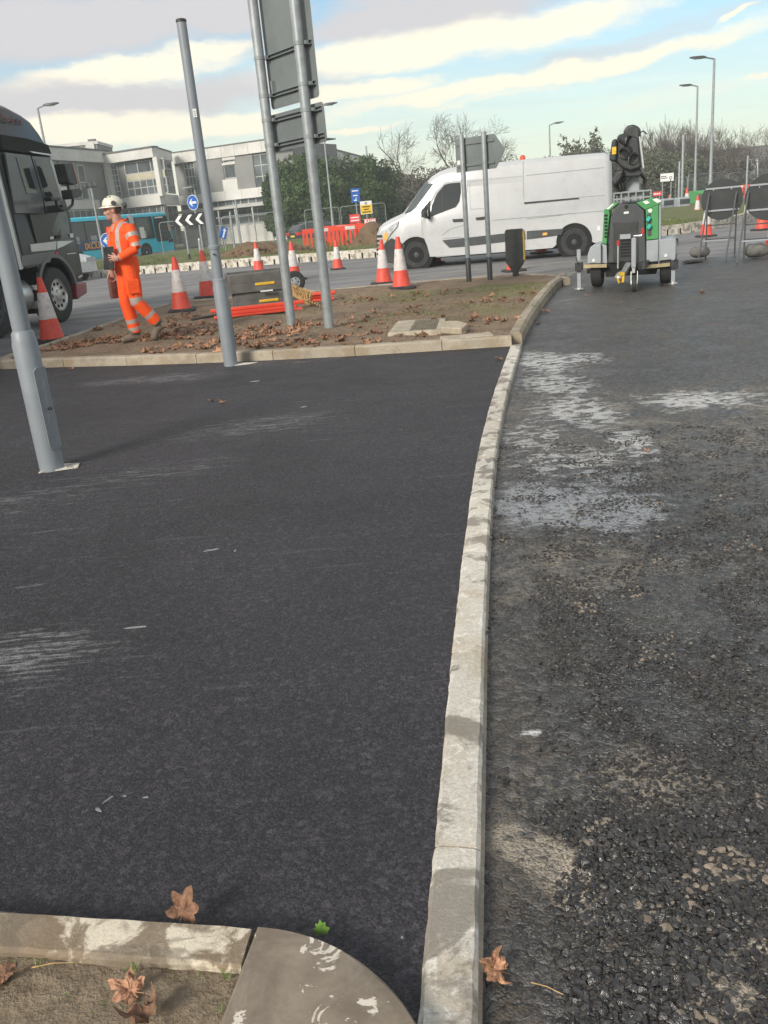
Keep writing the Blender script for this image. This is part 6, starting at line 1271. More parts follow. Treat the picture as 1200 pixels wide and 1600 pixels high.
# ---------------------------------------------------------------- trees and hedges
def bare_tree_meshes(seed, H, spread, trunk_r, levels=7, droop=0., up=.055, dome=None):
    rr = random.Random(seed); tk = MB(); cr = MB()
    def grow(p, d, L, r, lv):
        n = 3 if lv > 1 else 4; pts = [p]; q = p.copy(); dd = d.copy()
        for _ in range(n):
            dd = (dd + Vector((rr.uniform(-.22, .22), rr.uniform(-.22, .22), rr.uniform(-.11, .11)+up))).normalized(); q2 = q + dd*L/n
            if dome and lv > 0 and (q2.x**2+q2.y**2)/dome[0]**2+(q2.z-dome[1])**2/dome[2]**2 > 1+rr.uniform(-.12, .12): break
            q = q2; pts.append(q.copy())
        if len(pts) < 2: return
        r2 = max(r*.64, .0115); (tk if lv == 0 else cr).tube(pts, [r+(r2-r)*i/n for i in range(len(pts))], 7 if lv < 2 else 4 if lv < 4 else 3, 0, lv < 2)
        if lv >= levels: return
        k = (rr.choice((3, 3, 4)) if dome and lv > 1 else rr.choice((2, 3, 3, 3))) if lv else 6
        for i in range(k):
            a = rr.uniform(0, 6.28); sp = rr.uniform(.35, .85)*spread; u = dd.orthogonal().normalized(); u.rotate(Matrix.Rotation(a, 3, dd)); nd_ = (dd+u*sp).normalized()
            t_ = 1. if i == 0 else rr.uniform(.45, 1.0); at = pts[min(int(t_*n), len(pts)-1)]
            grow(at, (dd+u*sp*.35).normalized() if i == 0 else nd_, L*rr.uniform(.70, .88), r2*(1 if i == 0 else .75), lv+1)
    grow(Vector((0, 0, -.2)), Vector((0, 0, 1)), H*.27, trunk_r, 0)
    return tk.mesh('trunk', M['bark'], 60), cr.mesh('crown', M['twig'], 60)
def bare_tree(label, X, meshes, s=1., rz=0., z0=-.2, group='bare winter trees', sz=None):
    t = thing('bare_tree', label, 'tree', (*X, z0), rz, group); t.scale = (s, s, sz or s)
    for nm, me in zip(('trunk', 'crown'), meshes): o = bpy.data.objects.new(nm, me); C.objects.link(o); o.parent = t
    return t
BT = [bare_tree_meshes(11, 10., 1.5, .20, 7, 0, .02, (2.6, 6.2, 3.9)), bare_tree_meshes(23, 10., 1.5, .20, 7, 0, .02, (2.65, 6.3, 3.8)), bare_tree_meshes(35, 10., 1.5, .19, 7, 0, .02, (2.6, 6.2, 3.9)), bare_tree_meshes(48, 9., .55, .13), bare_tree_meshes(59, 9., .6, .14)]
def wid(mesh): c = sorted(math.hypot(v.co.x, v.co.y) for v in mesh.vertices); return c[int(len(c)*.97)]
def top(mesh): return max(v.co.z for v in mesh.vertices)
for X, zt, k, rz, lb in (((5.171, 88.0), (5.599, 88.0, 9.136)[2], 0, .4, 'bare round-crowned tree left of the other two behind the van'), ((9.781, 88.0), (10.032, 88.0, 9.522)[2], 1, 2.1, 'bare tree behind the arrow-ended sign, middle of the three'), ((14.34, 90.0), (14.555, 90.0, 9.12)[2], 2, 4.0, 'bare tree right of the arrow-ended sign behind the van')):
    s = (zt+.2)/top(BT[k][1]); t = bare_tree(lb, X, BT[k], s, rz)
rt = [(1004,205,84,3,'bare tree directly behind the folded floodlights'),(1024,203,80,4,'bare slender tree just right of the folded floodlights'),(1042,196,86,3,'bare slender tree above the white roundabout sign'),(1058,208,82,1,'bare tree just left of the tall thin grey post'),(1076,198,88,4,'bare tree between the tall thin post and the street lamps'),(1098,202,84,3,'bare tree between the two right street lamps'),(1118,206,86,0,'bare tree just right of the taller right street lamp'),(1140,212,90,4,'slender bare tree rising above the left round sign'),(1160,206,86,2,'bare broad tree above the grey roof on the right'),(1184,204,84,0,'bare tree rising above the coach'),(1206,208,80,1,'bare tree at the right edge above the right round sign')]
RT = [(26.232, 84.0), (26.101, 80.0), (29.139, 86.0), (28.7, 82.0), (31.907, 88.0), (31.747, 84.0), (33.704, 86.0), (36.655, 90.0), (36.227, 86.0), (36.793, 84.0), (36.27, 80.0)]
for (px_, yt, Y, k, lb), X in zip(rt, RT):
    zt = 1.4+((331-(px_-600)*.0928)-yt)/1360*Y*1.02; s = (zt+.2)/top(BT[k][1])
    bare_tree(lb or 'bare slender tree in the thicket of trees on the right', X, BT[k], s, px_*.7, -.2)
def leafy(name, label, X, W_, D_, H_, n, m, leaf=.16, seed=0, cat='tree', z0=-.2, group=None, shape=.55, stems=5, trunk='trunk', open_=.0):
    """bush: stems plus leaf sprays set on a lumpy volume"""
    rr = np.random.default_rng(seed); t = thing(name, label, cat, (*X, z0), rr.uniform(0, 6), group)
    nb = 30; th = rr.uniform(0, 6.28, nb); ph = rr.uniform(.05, 1.0, nb); C0 = np.stack([np.cos(th)*W_*.30*rr.uniform(.3, 1.2, nb), np.sin(th)*D_*.30*rr.uniform(.3, 1.2, nb), H_*(.16+.66*ph)], 1); R0 = np.stack([W_*rr.uniform(.09, .24, nb), D_*rr.uniform(.09, .24, nb), H_*rr.uniform(.07, .21, nb)], 1)
    C0[0] = (0, 0, H_*.45); R0[0] = (W_*.38, D_*.38, H_*.40); tips = C0[:, 2]+R0[:, 2]; C0[:, 2] *= H_/tips.max()
    i = rr.choice(nb, n, p=(lambda w: w/w.sum())(R0[:, 0]*R0[:, 2])); d = rr.normal(size=(n, 3)); d /= np.linalg.norm(d, axis=1)[:, None]; rad = rr.uniform(.55, 1.08, n)[:, None]**.6
    P_ = C0[i]+d*R0[i]*rad; P_ = P_[P_[:, 2] > .05]; n = len(P_)
    ax = rr.normal(size=(n, 3)); ax /= np.linalg.norm(ax, axis=1)[:, None]; b_ = np.cross(ax, rr.normal(size=(n, 3))); b_ /= np.linalg.norm(b_, axis=1)[:, None]; sz = (leaf*rr.uniform(.5, 1.4, n))[:, None]
    V = np.stack([P_-ax*sz, P_+b_*sz*.42, P_+ax*sz, P_-b_*sz*.42], 1).reshape(-1, 3); me = bpy.data.meshes.new('crown'); me.from_pydata(V.tolist(), [], np.arange(n*4).reshape(-1, 4).tolist()); me.materials.append(m); o = bpy.data.objects.new('crown', me); C.objects.link(o); o.parent = t
    r2 = random.Random(seed); tk = MB()
    for k in range(stems):
        a = r2.uniform(0, 6.28); e = Vector((math.cos(a)*W_*.28, math.sin(a)*D_*.28, H_*r2.uniform(.6, .95))); tk.tube([(0, 0, -.1), e*.3+Vector((0, 0, H_*.12)), e*.7, e], [.09, .07, .045, .012], 5)
    tk.build(trunk, M['bark'], t); return t
EV = [((-6.279, 72.0), 1.5, (-5.887, 72.0, 5.184)[2]), ((-5.127, 70.0), 2.0, (-4.592, 70.0, 5.694)[2]), ((-4.345, 70.0), 3.8, (-3.687, 70.0, 6.059)[2]), ((-2.796, 68.0), 3.6, (-2.194, 68.0, 5.893)[2]), ((-1.509, 70.0), 3.6, (-0.96, 70.0, 5.648)[2]), ((-0.238, 70.0), 3.4, (0.187, 70.0, 5.638)[2]), ((1.163, 72.0), 3.4, (1.51, 72.0, 5.097)[2]), ((-4.004, 66.0), 2.4, (-4.369, 66.0, 4.019)[2]), ((-2.127, 65.0), 3.6, (-1.832, 65.0, 4.058)[2]), ((0.145, 66.0), 3.4, (0.351, 66.0, 3.482)[2])]
EVL = ['leftmost and narrowest evergreen bush, beside the left tall sign post', 'evergreen bush just right of the left tall sign post', 'evergreen bush seen between the two tall sign posts', 'evergreen bush directly behind the right tall sign post', 'evergreen bush behind the street lamp beside the tall sign', 'evergreen bush behind the tall blue information sign', 'evergreen bush at the right end of the hedge above the notice board', 'low front evergreen bush behind the dark hatchback', 'low front evergreen bush behind the middle of the red barriers', 'low front evergreen bush behind the foot of the blue information sign']
BRL = ['brown bush joining the right end of the evergreen hedge', 'brown bush below the leftmost bare tree', 'brown bush above the nose of the van', 'brown bush above the windscreen of the van', 'brown bush behind the arrow-ended sign', 'brown bush behind the orange beacon on the van', 'low brown bush behind the steep soil heap', 'brown bush behind the van roof, below the left sparse young tree', 'brown bush behind the van roof, below the low sparse young tree', 'brown bush at the rear top corner of the van', 'grey-green bush right behind the folded floodlights', 'grey-green bush behind the white roundabout sign', 'grey-green bush behind the tall thin grey post', 'brown bush behind the two right street lamps', 'brown bush behind the fence above the left round sign', 'wide brown bush behind the coach']
for k, (X, w_, zt) in enumerate(EV):
    leafy('evergreen_shrub', EVL[k], X, w_*1.5, w_*1.3, zt+.2, 9000, M['evergreen'], .135, 100+k, 'shrub', -.2, 'evergreen bushes of the hedge')
BR = [((2.531, 84.0), 5, (2.877, 84.0, 5.296)[2]), ((4.189, 82.0), 5.5, (4.471, 82.0, 4.85)[2]), ((5.483, 80.0), 5.5, (5.706, 80.0, 4.342)[2]), ((7.997, 86.0), 6, (8.22, 86.0, 4.714)[2]), ((10.158, 84.0), 6, (10.368, 84.0, 5.08)[2]), ((12.798, 84.0), 6, (12.97, 84.0, 5.124)[2]), ((3.004, 78.0), 5, (3.196, 78.0, 3.619)[2]), ((18.055, 80.0), 5, (18.126, 80.0, 4.807)[2]), ((20.511, 82.0), 5.5, (20.555, 82.0, 5.036)[2]), ((21.854, 80.0), 5.5, (21.869, 80.0, 4.995)[2]), ((23.522, 76.0), 5, (23.494, 76.0, 4.679)[2]), ((24.453, 74.0), 5, (24.412, 74.0, 3.99)[2]), ((27.518, 78.0), 5, (27.462, 78.0, 3.782)[2]), ((30.235, 80.0), 5.5, (30.168, 80.0, 3.466)[2]), ((33.918, 84.0), 5.5, (33.848, 84.0, 3.059)[2]), ((51.355, 118.0), 8, (51.208, 118.0, 4.173)[2])]
for k, (X, w_, zt) in enumerate(BR):
    grn = k in (10, 11, 12)
    leafy('thicket_bush', BRL[k], X, w_*1.25, w_*1.1, zt+.2, 9000, M['olive'] if grn else M['brownbush'], .12, 200+k, 'bush', -.2, ('grey-green thicket bushes' if grn else 'brown thicket bushes behind the van' if k < 10 else 'brown bushes under the bare trees'), stems=14)
for X, zt, s0, lb in (((16.903, 72.0), (16.983, 72.0, 5.956)[2], 1, 'sparse young tree behind the van roof, left of the taller one'), ((19.182, 74.0), (19.226, 74.0, 6.395)[2], 2, 'taller sparse young tree behind the rear of the van roof'), ((18.638, 76.0), (18.696, 76.0, 5.57)[2], 3, 'low sparse young tree between two taller ones behind the van')):
    t = leafy('young_tree', lb, X, 2.6, 2.4, zt+.2, 700, M['olive'], .17, 300+s0, 'tree', -.2, None, stems=9)

# ---------------------------------------------------------------- light winter haze
hm_ = bpy.data.materials.new('winter_haze'); hm_.use_nodes = True; ht_ = hm_.node_tree; ht_.nodes.clear()
ho_ = ht_.nodes.new('ShaderNodeOutputMaterial'); hv_ = node(ht_, 'ShaderNodeVolumePrincipled', Density=.0018, Color=(.86, .93, .93, 1), Anisotropy=.1); ht_.links.new(hv_.outputs[0], ho_.inputs['Volume'])
hz_o = MB().bb((-170, -40, -1.4), (170, 175, 16)).build('haze', hm_, None, 0); hz_o['kind'] = 'stuff'

# ---------------------------------------------------------------- the worker
wf = Vector((-2.905, 11.327)); WZ = .098; RZ = R_(205)
TT = R_(22)
def rt(p, a=TT): c, s = math.cos(a), math.sin(a); return Vector((p[0]*c-p[1]*s, p[0]*s+p[1]*c, p[2]))
J = dict(pel=Vector((0, 0, .96)), rh=Vector((.01, -.085, .93)), rk=Vector((.07, -.085, .51)), ra=Vector((.015, -.09, .11)), rt_=Vector((.17, -.105, .045)), rhl=Vector((-.035, -.085, .05)),
         lh=Vector((-.01, .085, .93)), lk=Vector((-.03, .095, .50)), la=Vector((-.24, .10, .215)), lt=Vector((-.165, .10, .045)), lhl=Vector((-.285, .10, .17)),
         ch=rt((.0, 0, 1.32)), nb=rt((-.005, 0, 1.45)), ls=rt((-.01, .190, 1.405)), rs=rt((-.01, -.190, 1.405)), le=Vector((-.10, .285, 1.14)), lw=Vector((.12, .235, 1.045)), re=Vector((.09, -.25, 1.14)), rw=Vector((.15, -.25, .90)))
def ell_rings(path, rx, ry, rot=0., n=16):
    """upright loft with elliptical sections (rx along facing, ry across)"""
    out = []
    for p, a, b in zip(path, rx, ry): out.append([Vector(p)+rt((a*math.cos(2*PI*k/n), b*math.sin(2*PI*k/n), 0), rot) for k in range(n)])
    return out
def remeshed(mb, voxel, smooth=4):
    me = mb.mesh('tmp', [M['orange']], 0); o = bpy.data.objects.new('tmp', me); C.objects.link(o)
    r = o.modifiers.new('r', 'REMESH'); r.mode = 'VOXEL'; r.voxel_size = voxel; s = o.modifiers.new('s', 'SMOOTH'); s.factor = .5; s.iterations = smooth
    dg = bpy.context.evaluated_depsgraph_get(); m2 = bpy.data.meshes.new_from_object(o.evaluated_get(dg)); bpy.data.objects.remove(o); bpy.data.meshes.remove(me); return m2
cb = MB()
TTh = TT
cb.loft(ell_rings([(0, 0, .84), (0, 0, .92), (0, 0, 1.02)], [.10, .125, .12], [.14, .175, .165], TT*.4), True)
cb.loft(ell_rings([(0, 0, .86), (.005, 0, .95), (.005, 0, 1.10), (.0, 0, 1.25), (-.005, 0, 1.36), (-.01, 0, 1.43), (-.01, 0, 1.475)], [.135, .148, .145, .145, .13, .095, .058], [.188, .195, .190, .205, .212, .150, .068], TT*.85), True)
cb.tube([J['rh'], J['rh'].lerp(J['rk'], .5), J['rk'], J['rk'].lerp(J['ra'], .55), J['ra']], [.108, .102, .085, .082, .078], 14)
cb.tube([J['lh'], J['lh'].lerp(J['lk'], .5), J['lk'], J['lk'].lerp(J['la'], .5), J['la']], [.108, .102, .085, .080, .074], 14)
cb.tube([J['ls'], J['ls'].lerp(J['le'], .5), J['le']], [.072, .070, .060], 12); cb.tube([J['le'], J['le'].lerp(J['lw'], .5), J['lw']], [.061, .055, .046], 12)
cb.tube([J['rs'], J['rs'].lerp(J['re'], .5), J['re']], [.070, .066, .058], 12); cb.tube([J['re'], J['re'].lerp(J['rw'], .5), J['rw']], [.058, .052, .044], 12)
cb.tube([J['nb']+Vector((0, 0, -.02)), J['nb']+Vector((.03, .0, .13))], [.056, .054], 12)
def boot(a, h, t): cb.tube([a+Vector((0, 0, .05)), a], [.055, .055], 12); cb.tube([h, a.lerp(t, .35)*.6+h.lerp(t, .35)*.4, t], [.044, .050, .040], 12); cb.ball(tuple(t), (.050, .046, .042), 12, 8)
boot(J['ra'], J['rhl'], J['rt_']); boot(J['la'], J['lhl'], J['lt'])
me = remeshed(cb, .0095, 3)
HT = R_(-18)     # the head looks along the way he walks, a little away from the chest
hc = Vector((.045, .0, 1.600)); hd = MB()
hp = lambda x, y, z: tuple(hc+rt((x, y, z), HT))
def hball(x, y, z, r): 
    b = MB(); b.ball((0, 0, 0), r, 18, 12); hd.add([hc+rt((v[0]+x, v[1]+y, v[2]+z), HT) for v in b.v], b.f)
hball(-.008, 0, .03, (.098, .078, .098)); hball(.028, 0, -.035, (.066, .058, .075)); hball(.055, 0, -.088, (.034, .034, .026)); hball(.035, 0, -.075, (.052, .05, .035)); hball(.082, 0, .012, (.018, .045, .016))
hd.tube([hp(.088, 0, .012), hp(.104, 0, -.018), hp(.110, 0, -.034)], [.009, .012, .013], 8); hball(.104, .010, -.036, (.010, .008, .008)); hball(.104, -.010, -.036, (.010, .008, .008))
hball(.085, 0, -.058, (.012, .022, .007)); hball(.083, 0, -.070, (.012, .020, .008))
for s in (1, -1): hball(-.012, .080*s, -.005, (.020, .010, .032)); hball(.055, .045*s, -.025, (.028, .02, .022))
hd.tube([hp(-.015, 0, -.05), hp(-.03, 0, -.15)], [.058, .056], 14)
hm = remeshed(hd, .0065, 2)
def seg(p, a, b): ab = b-a; t = max(0., min(1., (p-a).dot(ab)/ab.length_squared)); return (p-(a+ab*t)).length, t
mats_ = [M['orange'], M['skin'], M['boot'], M['reflect'], M['hair'], M['sticker'], M['pitblack']]
def body_mat(c):
    if c.z > 1.478: return 1
    best = min(((*seg(c, J[a], J[b]), a+b) for a, b in (('rh', 'rk'), ('rk', 'ra'), ('lh', 'lk'), ('lk', 'la'), ('ls', 'le'), ('le', 'lw'), ('rs', 're'), ('re', 'rw'), ('pel', 'nb'), ('ra', 'rt_'), ('la', 'lt'), ('ra', 'rhl'), ('la', 'lhl'))), key=lambda q: q[0]/(2.4 if q[2] == 'pelnb' else 1.))
    d, t, nm = best
    if nm in ('rart_', 'rarhl', 'lalt', 'lalhl'): return 2 if (c.z < .15 or nm[0] == 'l') else 0
    if nm == 'lslе': return 0
    if nm == 'lsle': return 3 if (.34 < t < .52 or .80 < t < .97) else 0
    if nm == 'rsre': return 3 if (.34 < t < .52 or .80 < t < .97) else 0
    if nm == 'rerw': return 1 if t > .45 else 0
    if nm == 'lelw': return 1 if t > .93 else 0
    if nm == 'rkra': return 3 if (.55 < t < .68 or .80 < t < .91) else 2 if t > .985 else 0
    if nm == 'lkla': return 3 if (.52 < t < .66) else 2 if t > .93 else 0
    if nm == 'lhlk': return 3 if t > .86 else 0
    if nm == 'pelnb' or nm in ('rhrk', 'lhlk'):
        q = rt(c, -TT*.85)
        if 1.045 < c.z < 1.105 and nm == 'pelnb': return 3
        if c.z > 1.10 and .075 < abs(q.y) < .13: return 3
        if c.z > 1.36 and q.x > .05 and abs(q.y) < .028: return 1
    return 0
me.materials.clear(); [me.materials.append(q) for q in mats_]
for p in me.polygons: p.material_index = body_mat(p.center); p.use_smooth = True
eye = [hc+rt((.086, .030*s, .0), HT) for s in (1, -1)]
hm.materials.clear(); [hm.materials.append(q) for q in mats_]
for p in hm.polygons:
    q = rt(p.center-hc, -HT); k = 1
    if (q.x < .022 and q.z > -.045 and (q.x < -.03 or q.z > .02) and abs(abs(q.y)-.085) > .012) and q.z > -.06: k = 4
    if min((p.center-e).length for e in eye) < .011: k = 6
    if q.x > .07 and abs(q.z-.021) < .006 and .012 < abs(q.y) < .05: k = 4
    p.material_index = k; p.use_smooth = True
# hands: palm and five separate fingers each
hn = MB()
def hand(w, d, side, up, curl, spread, thumb):
    """w wrist, d direction of the palm, side: towards the little finger, up: back of the hand"""
    d, side, up = d.normalized(), side.normalized(), up.normalized(); k = w+d*.085
    rings = []
    for f, hw, ht in ((-.02, .028, .024), (.02, .033, .020), (.055, .041, .017), (.085, .042, .014)):
        rings.append([w+d*f+side*hw*math.cos(2*PI*i/12)+up*ht*math.sin(2*PI*i/12) for i in range(12)])
    hn.loft(rings, True)
    for i, L in enumerate((.070, .078, .072, .056)):
        y = -.030+.020*i; b = k+side*y-d*.01; dd = (d+side*spread*(i-1.5)).normalized(); p1 = b+dd*(L*.48); d2 = (dd*math.cos(curl)-up*math.sin(curl)).normalized(); p2 = p1+d2*L*.34; d3 = (dd*math.cos(curl*1.9)-up*math.sin(curl*1.9)).normalized(); p3 = p2+d3*L*.28
        hn.tube([b, p1, p2, p3, p3+d3*.004], [.0098, .0092, .0085, .0072, .003], 8)
    b = w+d*.025-side*.028; td = (d*.75-side*thumb-up*.25).normalized(); p1 = b+td*.04; d2 = (td+d*.5).normalized(); hn.tube([b, p1, p1+d2*.028, p1+d2*.034], [.013, .0115, .009, .004], 8)
fd_ = rt((1, 0, 0), TT)
lw = J['lw']; hand(lw+Vector((.01, -.005, 0)), Vector((.62, -.72, .02)), Vector((-.05, -.1, -1)), fd_+Vector((0, .35, 0)), .25, .16, .55)
rw = J['rw']; hand(rw+Vector((.003, 0, -.012)), Vector((.08, 0, -1)), Vector((-1, .1, 0)), Vector((.2, -1, 0)), .95, .03, .5)
hme = hn.mesh('hands', mats_, 60)
for p in hme.polygons: p.material_index = 1
bm = bmesh.new(); [bm.from_mesh(q) for q in (me, hm, hme)]; fin = bpy.data.meshes.new('body'); bm.to_mesh(fin); bm.free(); [fin.materials.append(q) for q in mats_]
person = thing('person', 'worker in orange high-visibility clothes and a cream helmet walking left with a black folder', 'person', (wf.x, wf.y, WZ), RZ)
ob = bpy.data.objects.new('body', fin); C.objects.link(ob); ob.parent = person
cl = MB(); cr_ = [rt((-.01+.072*math.cos(a), .076*math.sin(a), 1.462+.02*math.cos(a)*-1), TT*.85) for a in np.linspace(.45, 2*PI-.45, 16)]
cl.tube(cr_, .017, 8); cl.build('collar', M['orange'], person, smooth=60)
hl = MB(); HR = (.130, .112, .128); hz = .055; rings = []
for j in range(8):
    t_ = j/8*PI/2; rings.append([hc+rt((-.008+HR[0]*math.cos(t_)*math.cos(2*PI*k/24), HR[1]*math.cos(t_)*math.sin(2*PI*k/24), hz+HR[2]*math.sin(t_)*.92), HT) for k in range(24)])
hl.loft(rings, True)
br_ = []
for s_ in (1.0, 1.03):
    br_.append([hc+rt((-.008+(HR[0]*s_+(.045*max(0, math.cos(2*PI*k/24))**1.5 if s_ > 1 else 0))*math.cos(2*PI*k/24), HR[1]*s_*math.sin(2*PI*k/24), hz-.004-(.012 if s_ > 1 else 0)), HT) for k in range(24)])
hl.loft(br_+[[v+Vector((0, 0, -.006)) for v in br_[1]], [v+Vector((0, 0, -.010)) for v in br_[0]]], False)
hel = hl.build('helmet', M['helmet'], person, smooth=50)
for s in (1, -1):
    e = MB(); c_ = hc+rt((-.035, .112*s, .078), HT); a_ = hc+rt((-.035, .130*s, .078), HT); e.cyl(c_, a_, .030, .026, 14); e.build('ear_mount', M['trdark'], hel)
for x, y in ((.05, .05), (.01, .06), (.05, -.05), (.01, -.06)):
    zz = .055+.115*math.sqrt(max(0, 1-(x/.125)**2-(y/.108)**2))+.003; v_ = MB(); v_.ball(tuple(hc+rt((x-.008, y, zz), HT)), (.016, .009, .007), 8, 5); v_.build('vent', M['pitblack'], hel)
bk = MB(); bk.ball(tuple(hc+rt((-.150, .02, .045), HT)), (.026, .035, .04), 10, 7); bk.build('headlamp', M['trdark'], hel)
zp = MB(); zp.bar(rt((.136, 0, 1.02), TT*.85), rt((.128, 0, 1.36), TT*.85), .008); zp.build('zip', M['trdark'], person)
pkt = MB(); pkt.box(J['lh'].lerp(J['lk'], .55)+Vector((.02, .098, 0)), (.15, .025, .17)); pkt.build('thigh_pocket', M['orange'], person, bevel=.01)
def place(v): c, s = math.cos(RZ), math.sin(RZ); return (wf.x+v[0]*c-v[1]*s, wf.y+v[0]*s+v[1]*c, WZ+v[2])
fo = thing('folder', 'black folder held against the worker with his left hand', 'folder', place((.212, .075, 1.055)), RZ+TT)
fb2_ = MB(); fb2_.box((0, 0, 0), (.022, .21, .27), Matrix.Rotation(-.18, 3, 'Y')); fb2_.build('cover', M['black'], fo, bevel=.006)
pg_ = MB(); pg_.box((-.012, .0, .0), (.010, .20, .262), Matrix.Rotation(-.18, 3, 'Y')); pg_.build('pages', M['sticker'], fo)
po = thing('pouch', 'reddish brown pouch hanging from the right hand of the worker', 'pouch', place((.168, -.25, .80)), RZ+.3)
pm = MB(); pm.loft([[(x*.05, y*.018, 0.02) for x, y in rrect(-1, 1, -1, 1, .4, 3)], [(x*.052, y*.03, -.05) for x, y in rrect(-1, 1, -1, 1, .4, 3)], [(x*.055, y*.034, -.22) for x, y in rrect(-1, 1, -1, 1, .4, 3)], [(x*.05, y*.025, -.245) for x, y in rrect(-1, 1, -1, 1, .4, 3)]], True); pm.build('bag', M['redbrown'], po, smooth=50)
ps = MB(); ps.tube([(-.03, 0, .01), (-.02, 0, .05), (.02, 0, .05), (.03, 0, .01)], .006, 6); ps.build('strap', M['redbrown'], po)

# ---------------------------------------------------------------- leaves
def leaf_mesh(seed, size=1., curl=.5, m='leaf'):
    """plane leaf: five pointed toothed lobes on a grid that is folded, curled and crumpled"""
    r = random.Random(seed); n = 60; out = []
    lobes = ((PI/2, 1.0, .50), (PI/2+.98+r.uniform(-.1, .1), .86*r.uniform(.85, 1.1), .46), (PI/2-.98+r.uniform(-.1, .1), .86*r.uniform(.85, 1.1), .46), (PI/2+2.0, .62*r.uniform(.7, 1.1), .50), (PI/2-2.0, .62*r.uniform(.7, 1.1), .50))
    for k in range(n):
        a = 2*PI*k/n - PI/2; lob = 0
        for c, L, w in lobes:
            d = abs((a-c+PI) % (2*PI)-PI); lob = max(lob, L*max(0, 1-d/(w*1.25))**.95)
        tooth = .07*abs(((a*6.5+seed) % 1.)-.5)*2
        rr = .40+.62*lob-tooth+r.uniform(-.02, .02)
        if abs((a+PI/2+PI) % (2*PI)-PI) < .25: rr *= .55
        out.append((rr*math.cos(a)*.98, rr*math.sin(a)))
    ph, ax, ax2 = r.uniform(0, 6.28), r.uniform(0, PI), r.uniform(0, PI)
    def z(x, y):
        u = x*math.cos(ax)+y*math.sin(ax); v = -x*math.sin(ax)+y*math.cos(ax); d = math.hypot(x, y)
        return curl*(.62*u*u+.30*v*abs(v)*.8+.26*d*d*math.sin(2*math.atan2(y, x)+ph)) + .34*curl*mnoise.fractal(Vector((x*2.3+seed*7, y*2.3, 0)), 1, 2, 4) + .05*d*abs(math.sin(2.5*(math.atan2(y, x)-PI/2)))
    def xy(x, y):
        u = x*math.cos(ax)+y*math.sin(ax); k = 1-.28*curl*u*u; return x*k, y*k
    mb = MB(); rings = []
    for f in (.03, .25, .5, .75, 1.): rings.append([(*[q*size for q in xy(x*f, y*f)], z(x*f, y*f)*size) for x, y in out])
    mb.loft(rings, False); mb.add(rings[0], [tuple(range(n))])
    mb.tube([(0, -.15*size, z(0, -.15)*size), (.03*size, -.5*size, (z(0, -.4)+.02)*size), (.09*size, -.95*size, .10*size)], [.022*size, .016*size, .012*size], 5)
    return mb.mesh('leaf', [M[m]], 40)
def add_leaf(me, loc, rot, s, label, group=None, solid=True, name='fallen_leaf'):
    o = bpy.data.objects.new(name, me); C.objects.link(o); o.location = loc; o.rotation_euler = rot; o.scale = (s, s, s); return tag(o, label, 'leaf', group)
LM = [leaf_mesh(k, 1., c) for k, c in ((1, .75), (2, .5), (3, .9), (4, .55), (5, 1.1), (6, .7))]
def leaf_at(px, z, k, rot, s, label, group=None): return add_leaf(LM[k], (*px, z), rot, s, label, group)
leaf_at((-0.497, 1.472), .052, 3, (R_(52), R_(14), R_(-20)), .058, 'large dry brown leaf standing up against the near kerb on the footway')
leaf_at((-0.557, 1.272), .060, 2, (R_(18), R_(-12), R_(70)), .050, 'curled brown leaf on the bare soil, the one farther from the camera of two overlapping')
leaf_at((-0.521, 1.217), .068, 4, (R_(14), R_(16), R_(190)), .056, 'crumpled orange-brown leaf on the bare soil at the bottom edge')
leaf_at((-0.826, 1.344), .052, 3, (R_(4), R_(6), R_(110)), .055, 'flat reddish brown leaf on the soil at the left edge')
leaf_at((0.138, 1.309), -.012, 4, (R_(38), R_(-22), R_(75)), .050, 'reddish brown torn leaf beside the edging kerb at the bottom of the picture')
FWL = [(347,630,'pair of leaves',.05), (330,628,'',.045), (780,562,'brown leaf on the footway near the far corner of the edging kerb',.06), (255,567,'brown leaf against the front of the island kerb near the thin pole',.05), (112,578,'brown leaf at the foot of the island kerb left of the worker',.05), (569,667,'tiny pale leaf scrap in the middle of the footway',.025), (710,664,'tiny brown leaf scrap near the edging kerb',.02)]
leaf_at((-1.27, 7.252), .012, 0, (.2, .1, .4), .05, 'brown leaf lying alone in the middle of the footway, right one of a close pair'); leaf_at((-1.372, 7.351), .012, 1, (.1, .2, 1.4), .045, 'brown leaf on the footway, left one of a close pair')
leaf_at((1.198, 8.083), .015, 2, (.2, .3, .4), .06, 'brown leaf on the footway near the far corner of the edging kerb'); leaf_at((-2.319, 9.941), .014, 3, (.3, .1, 2.4), .055, 'brown leaf against the front of the island kerb by the thin pole'); leaf_at((-3.414, 10.067), .012, 4, (.1, .1, 3.4), .05, 'brown leaf on the footway below the worker, at the island kerb foot')
leaf_at((2.357, 11.539), -.014, 2, (.3, .2, .9), .075, 'brown leaf on the dark road against the curved end of the island kerb'); leaf_at((2.052, 10.515), -.02, 1, (.1, .1, 2.), .06, 'pale thin leaf on the dark road just below the curved island kerb'); leaf_at((4.502, 13.382), -.02, 3, (.1, .1, 2.), .06, 'brown leaf on the road by the right wheel of the lighting trailer'); leaf_at((3.25, 12.951), -.02, 5, (.1, .1, 1.), .05, 'small brown leaf on the road by the left support leg of the trailer'); leaf_at((1.536, 4.782), -.022, 5, (.1, .1, 1.), .035, 'small tan leaf on the wet dark road')
leaf_at((4.599, 12.048), -.02, 4, (.1, .1, 1.), .06, 'pale leaf on the road below the left round sign')
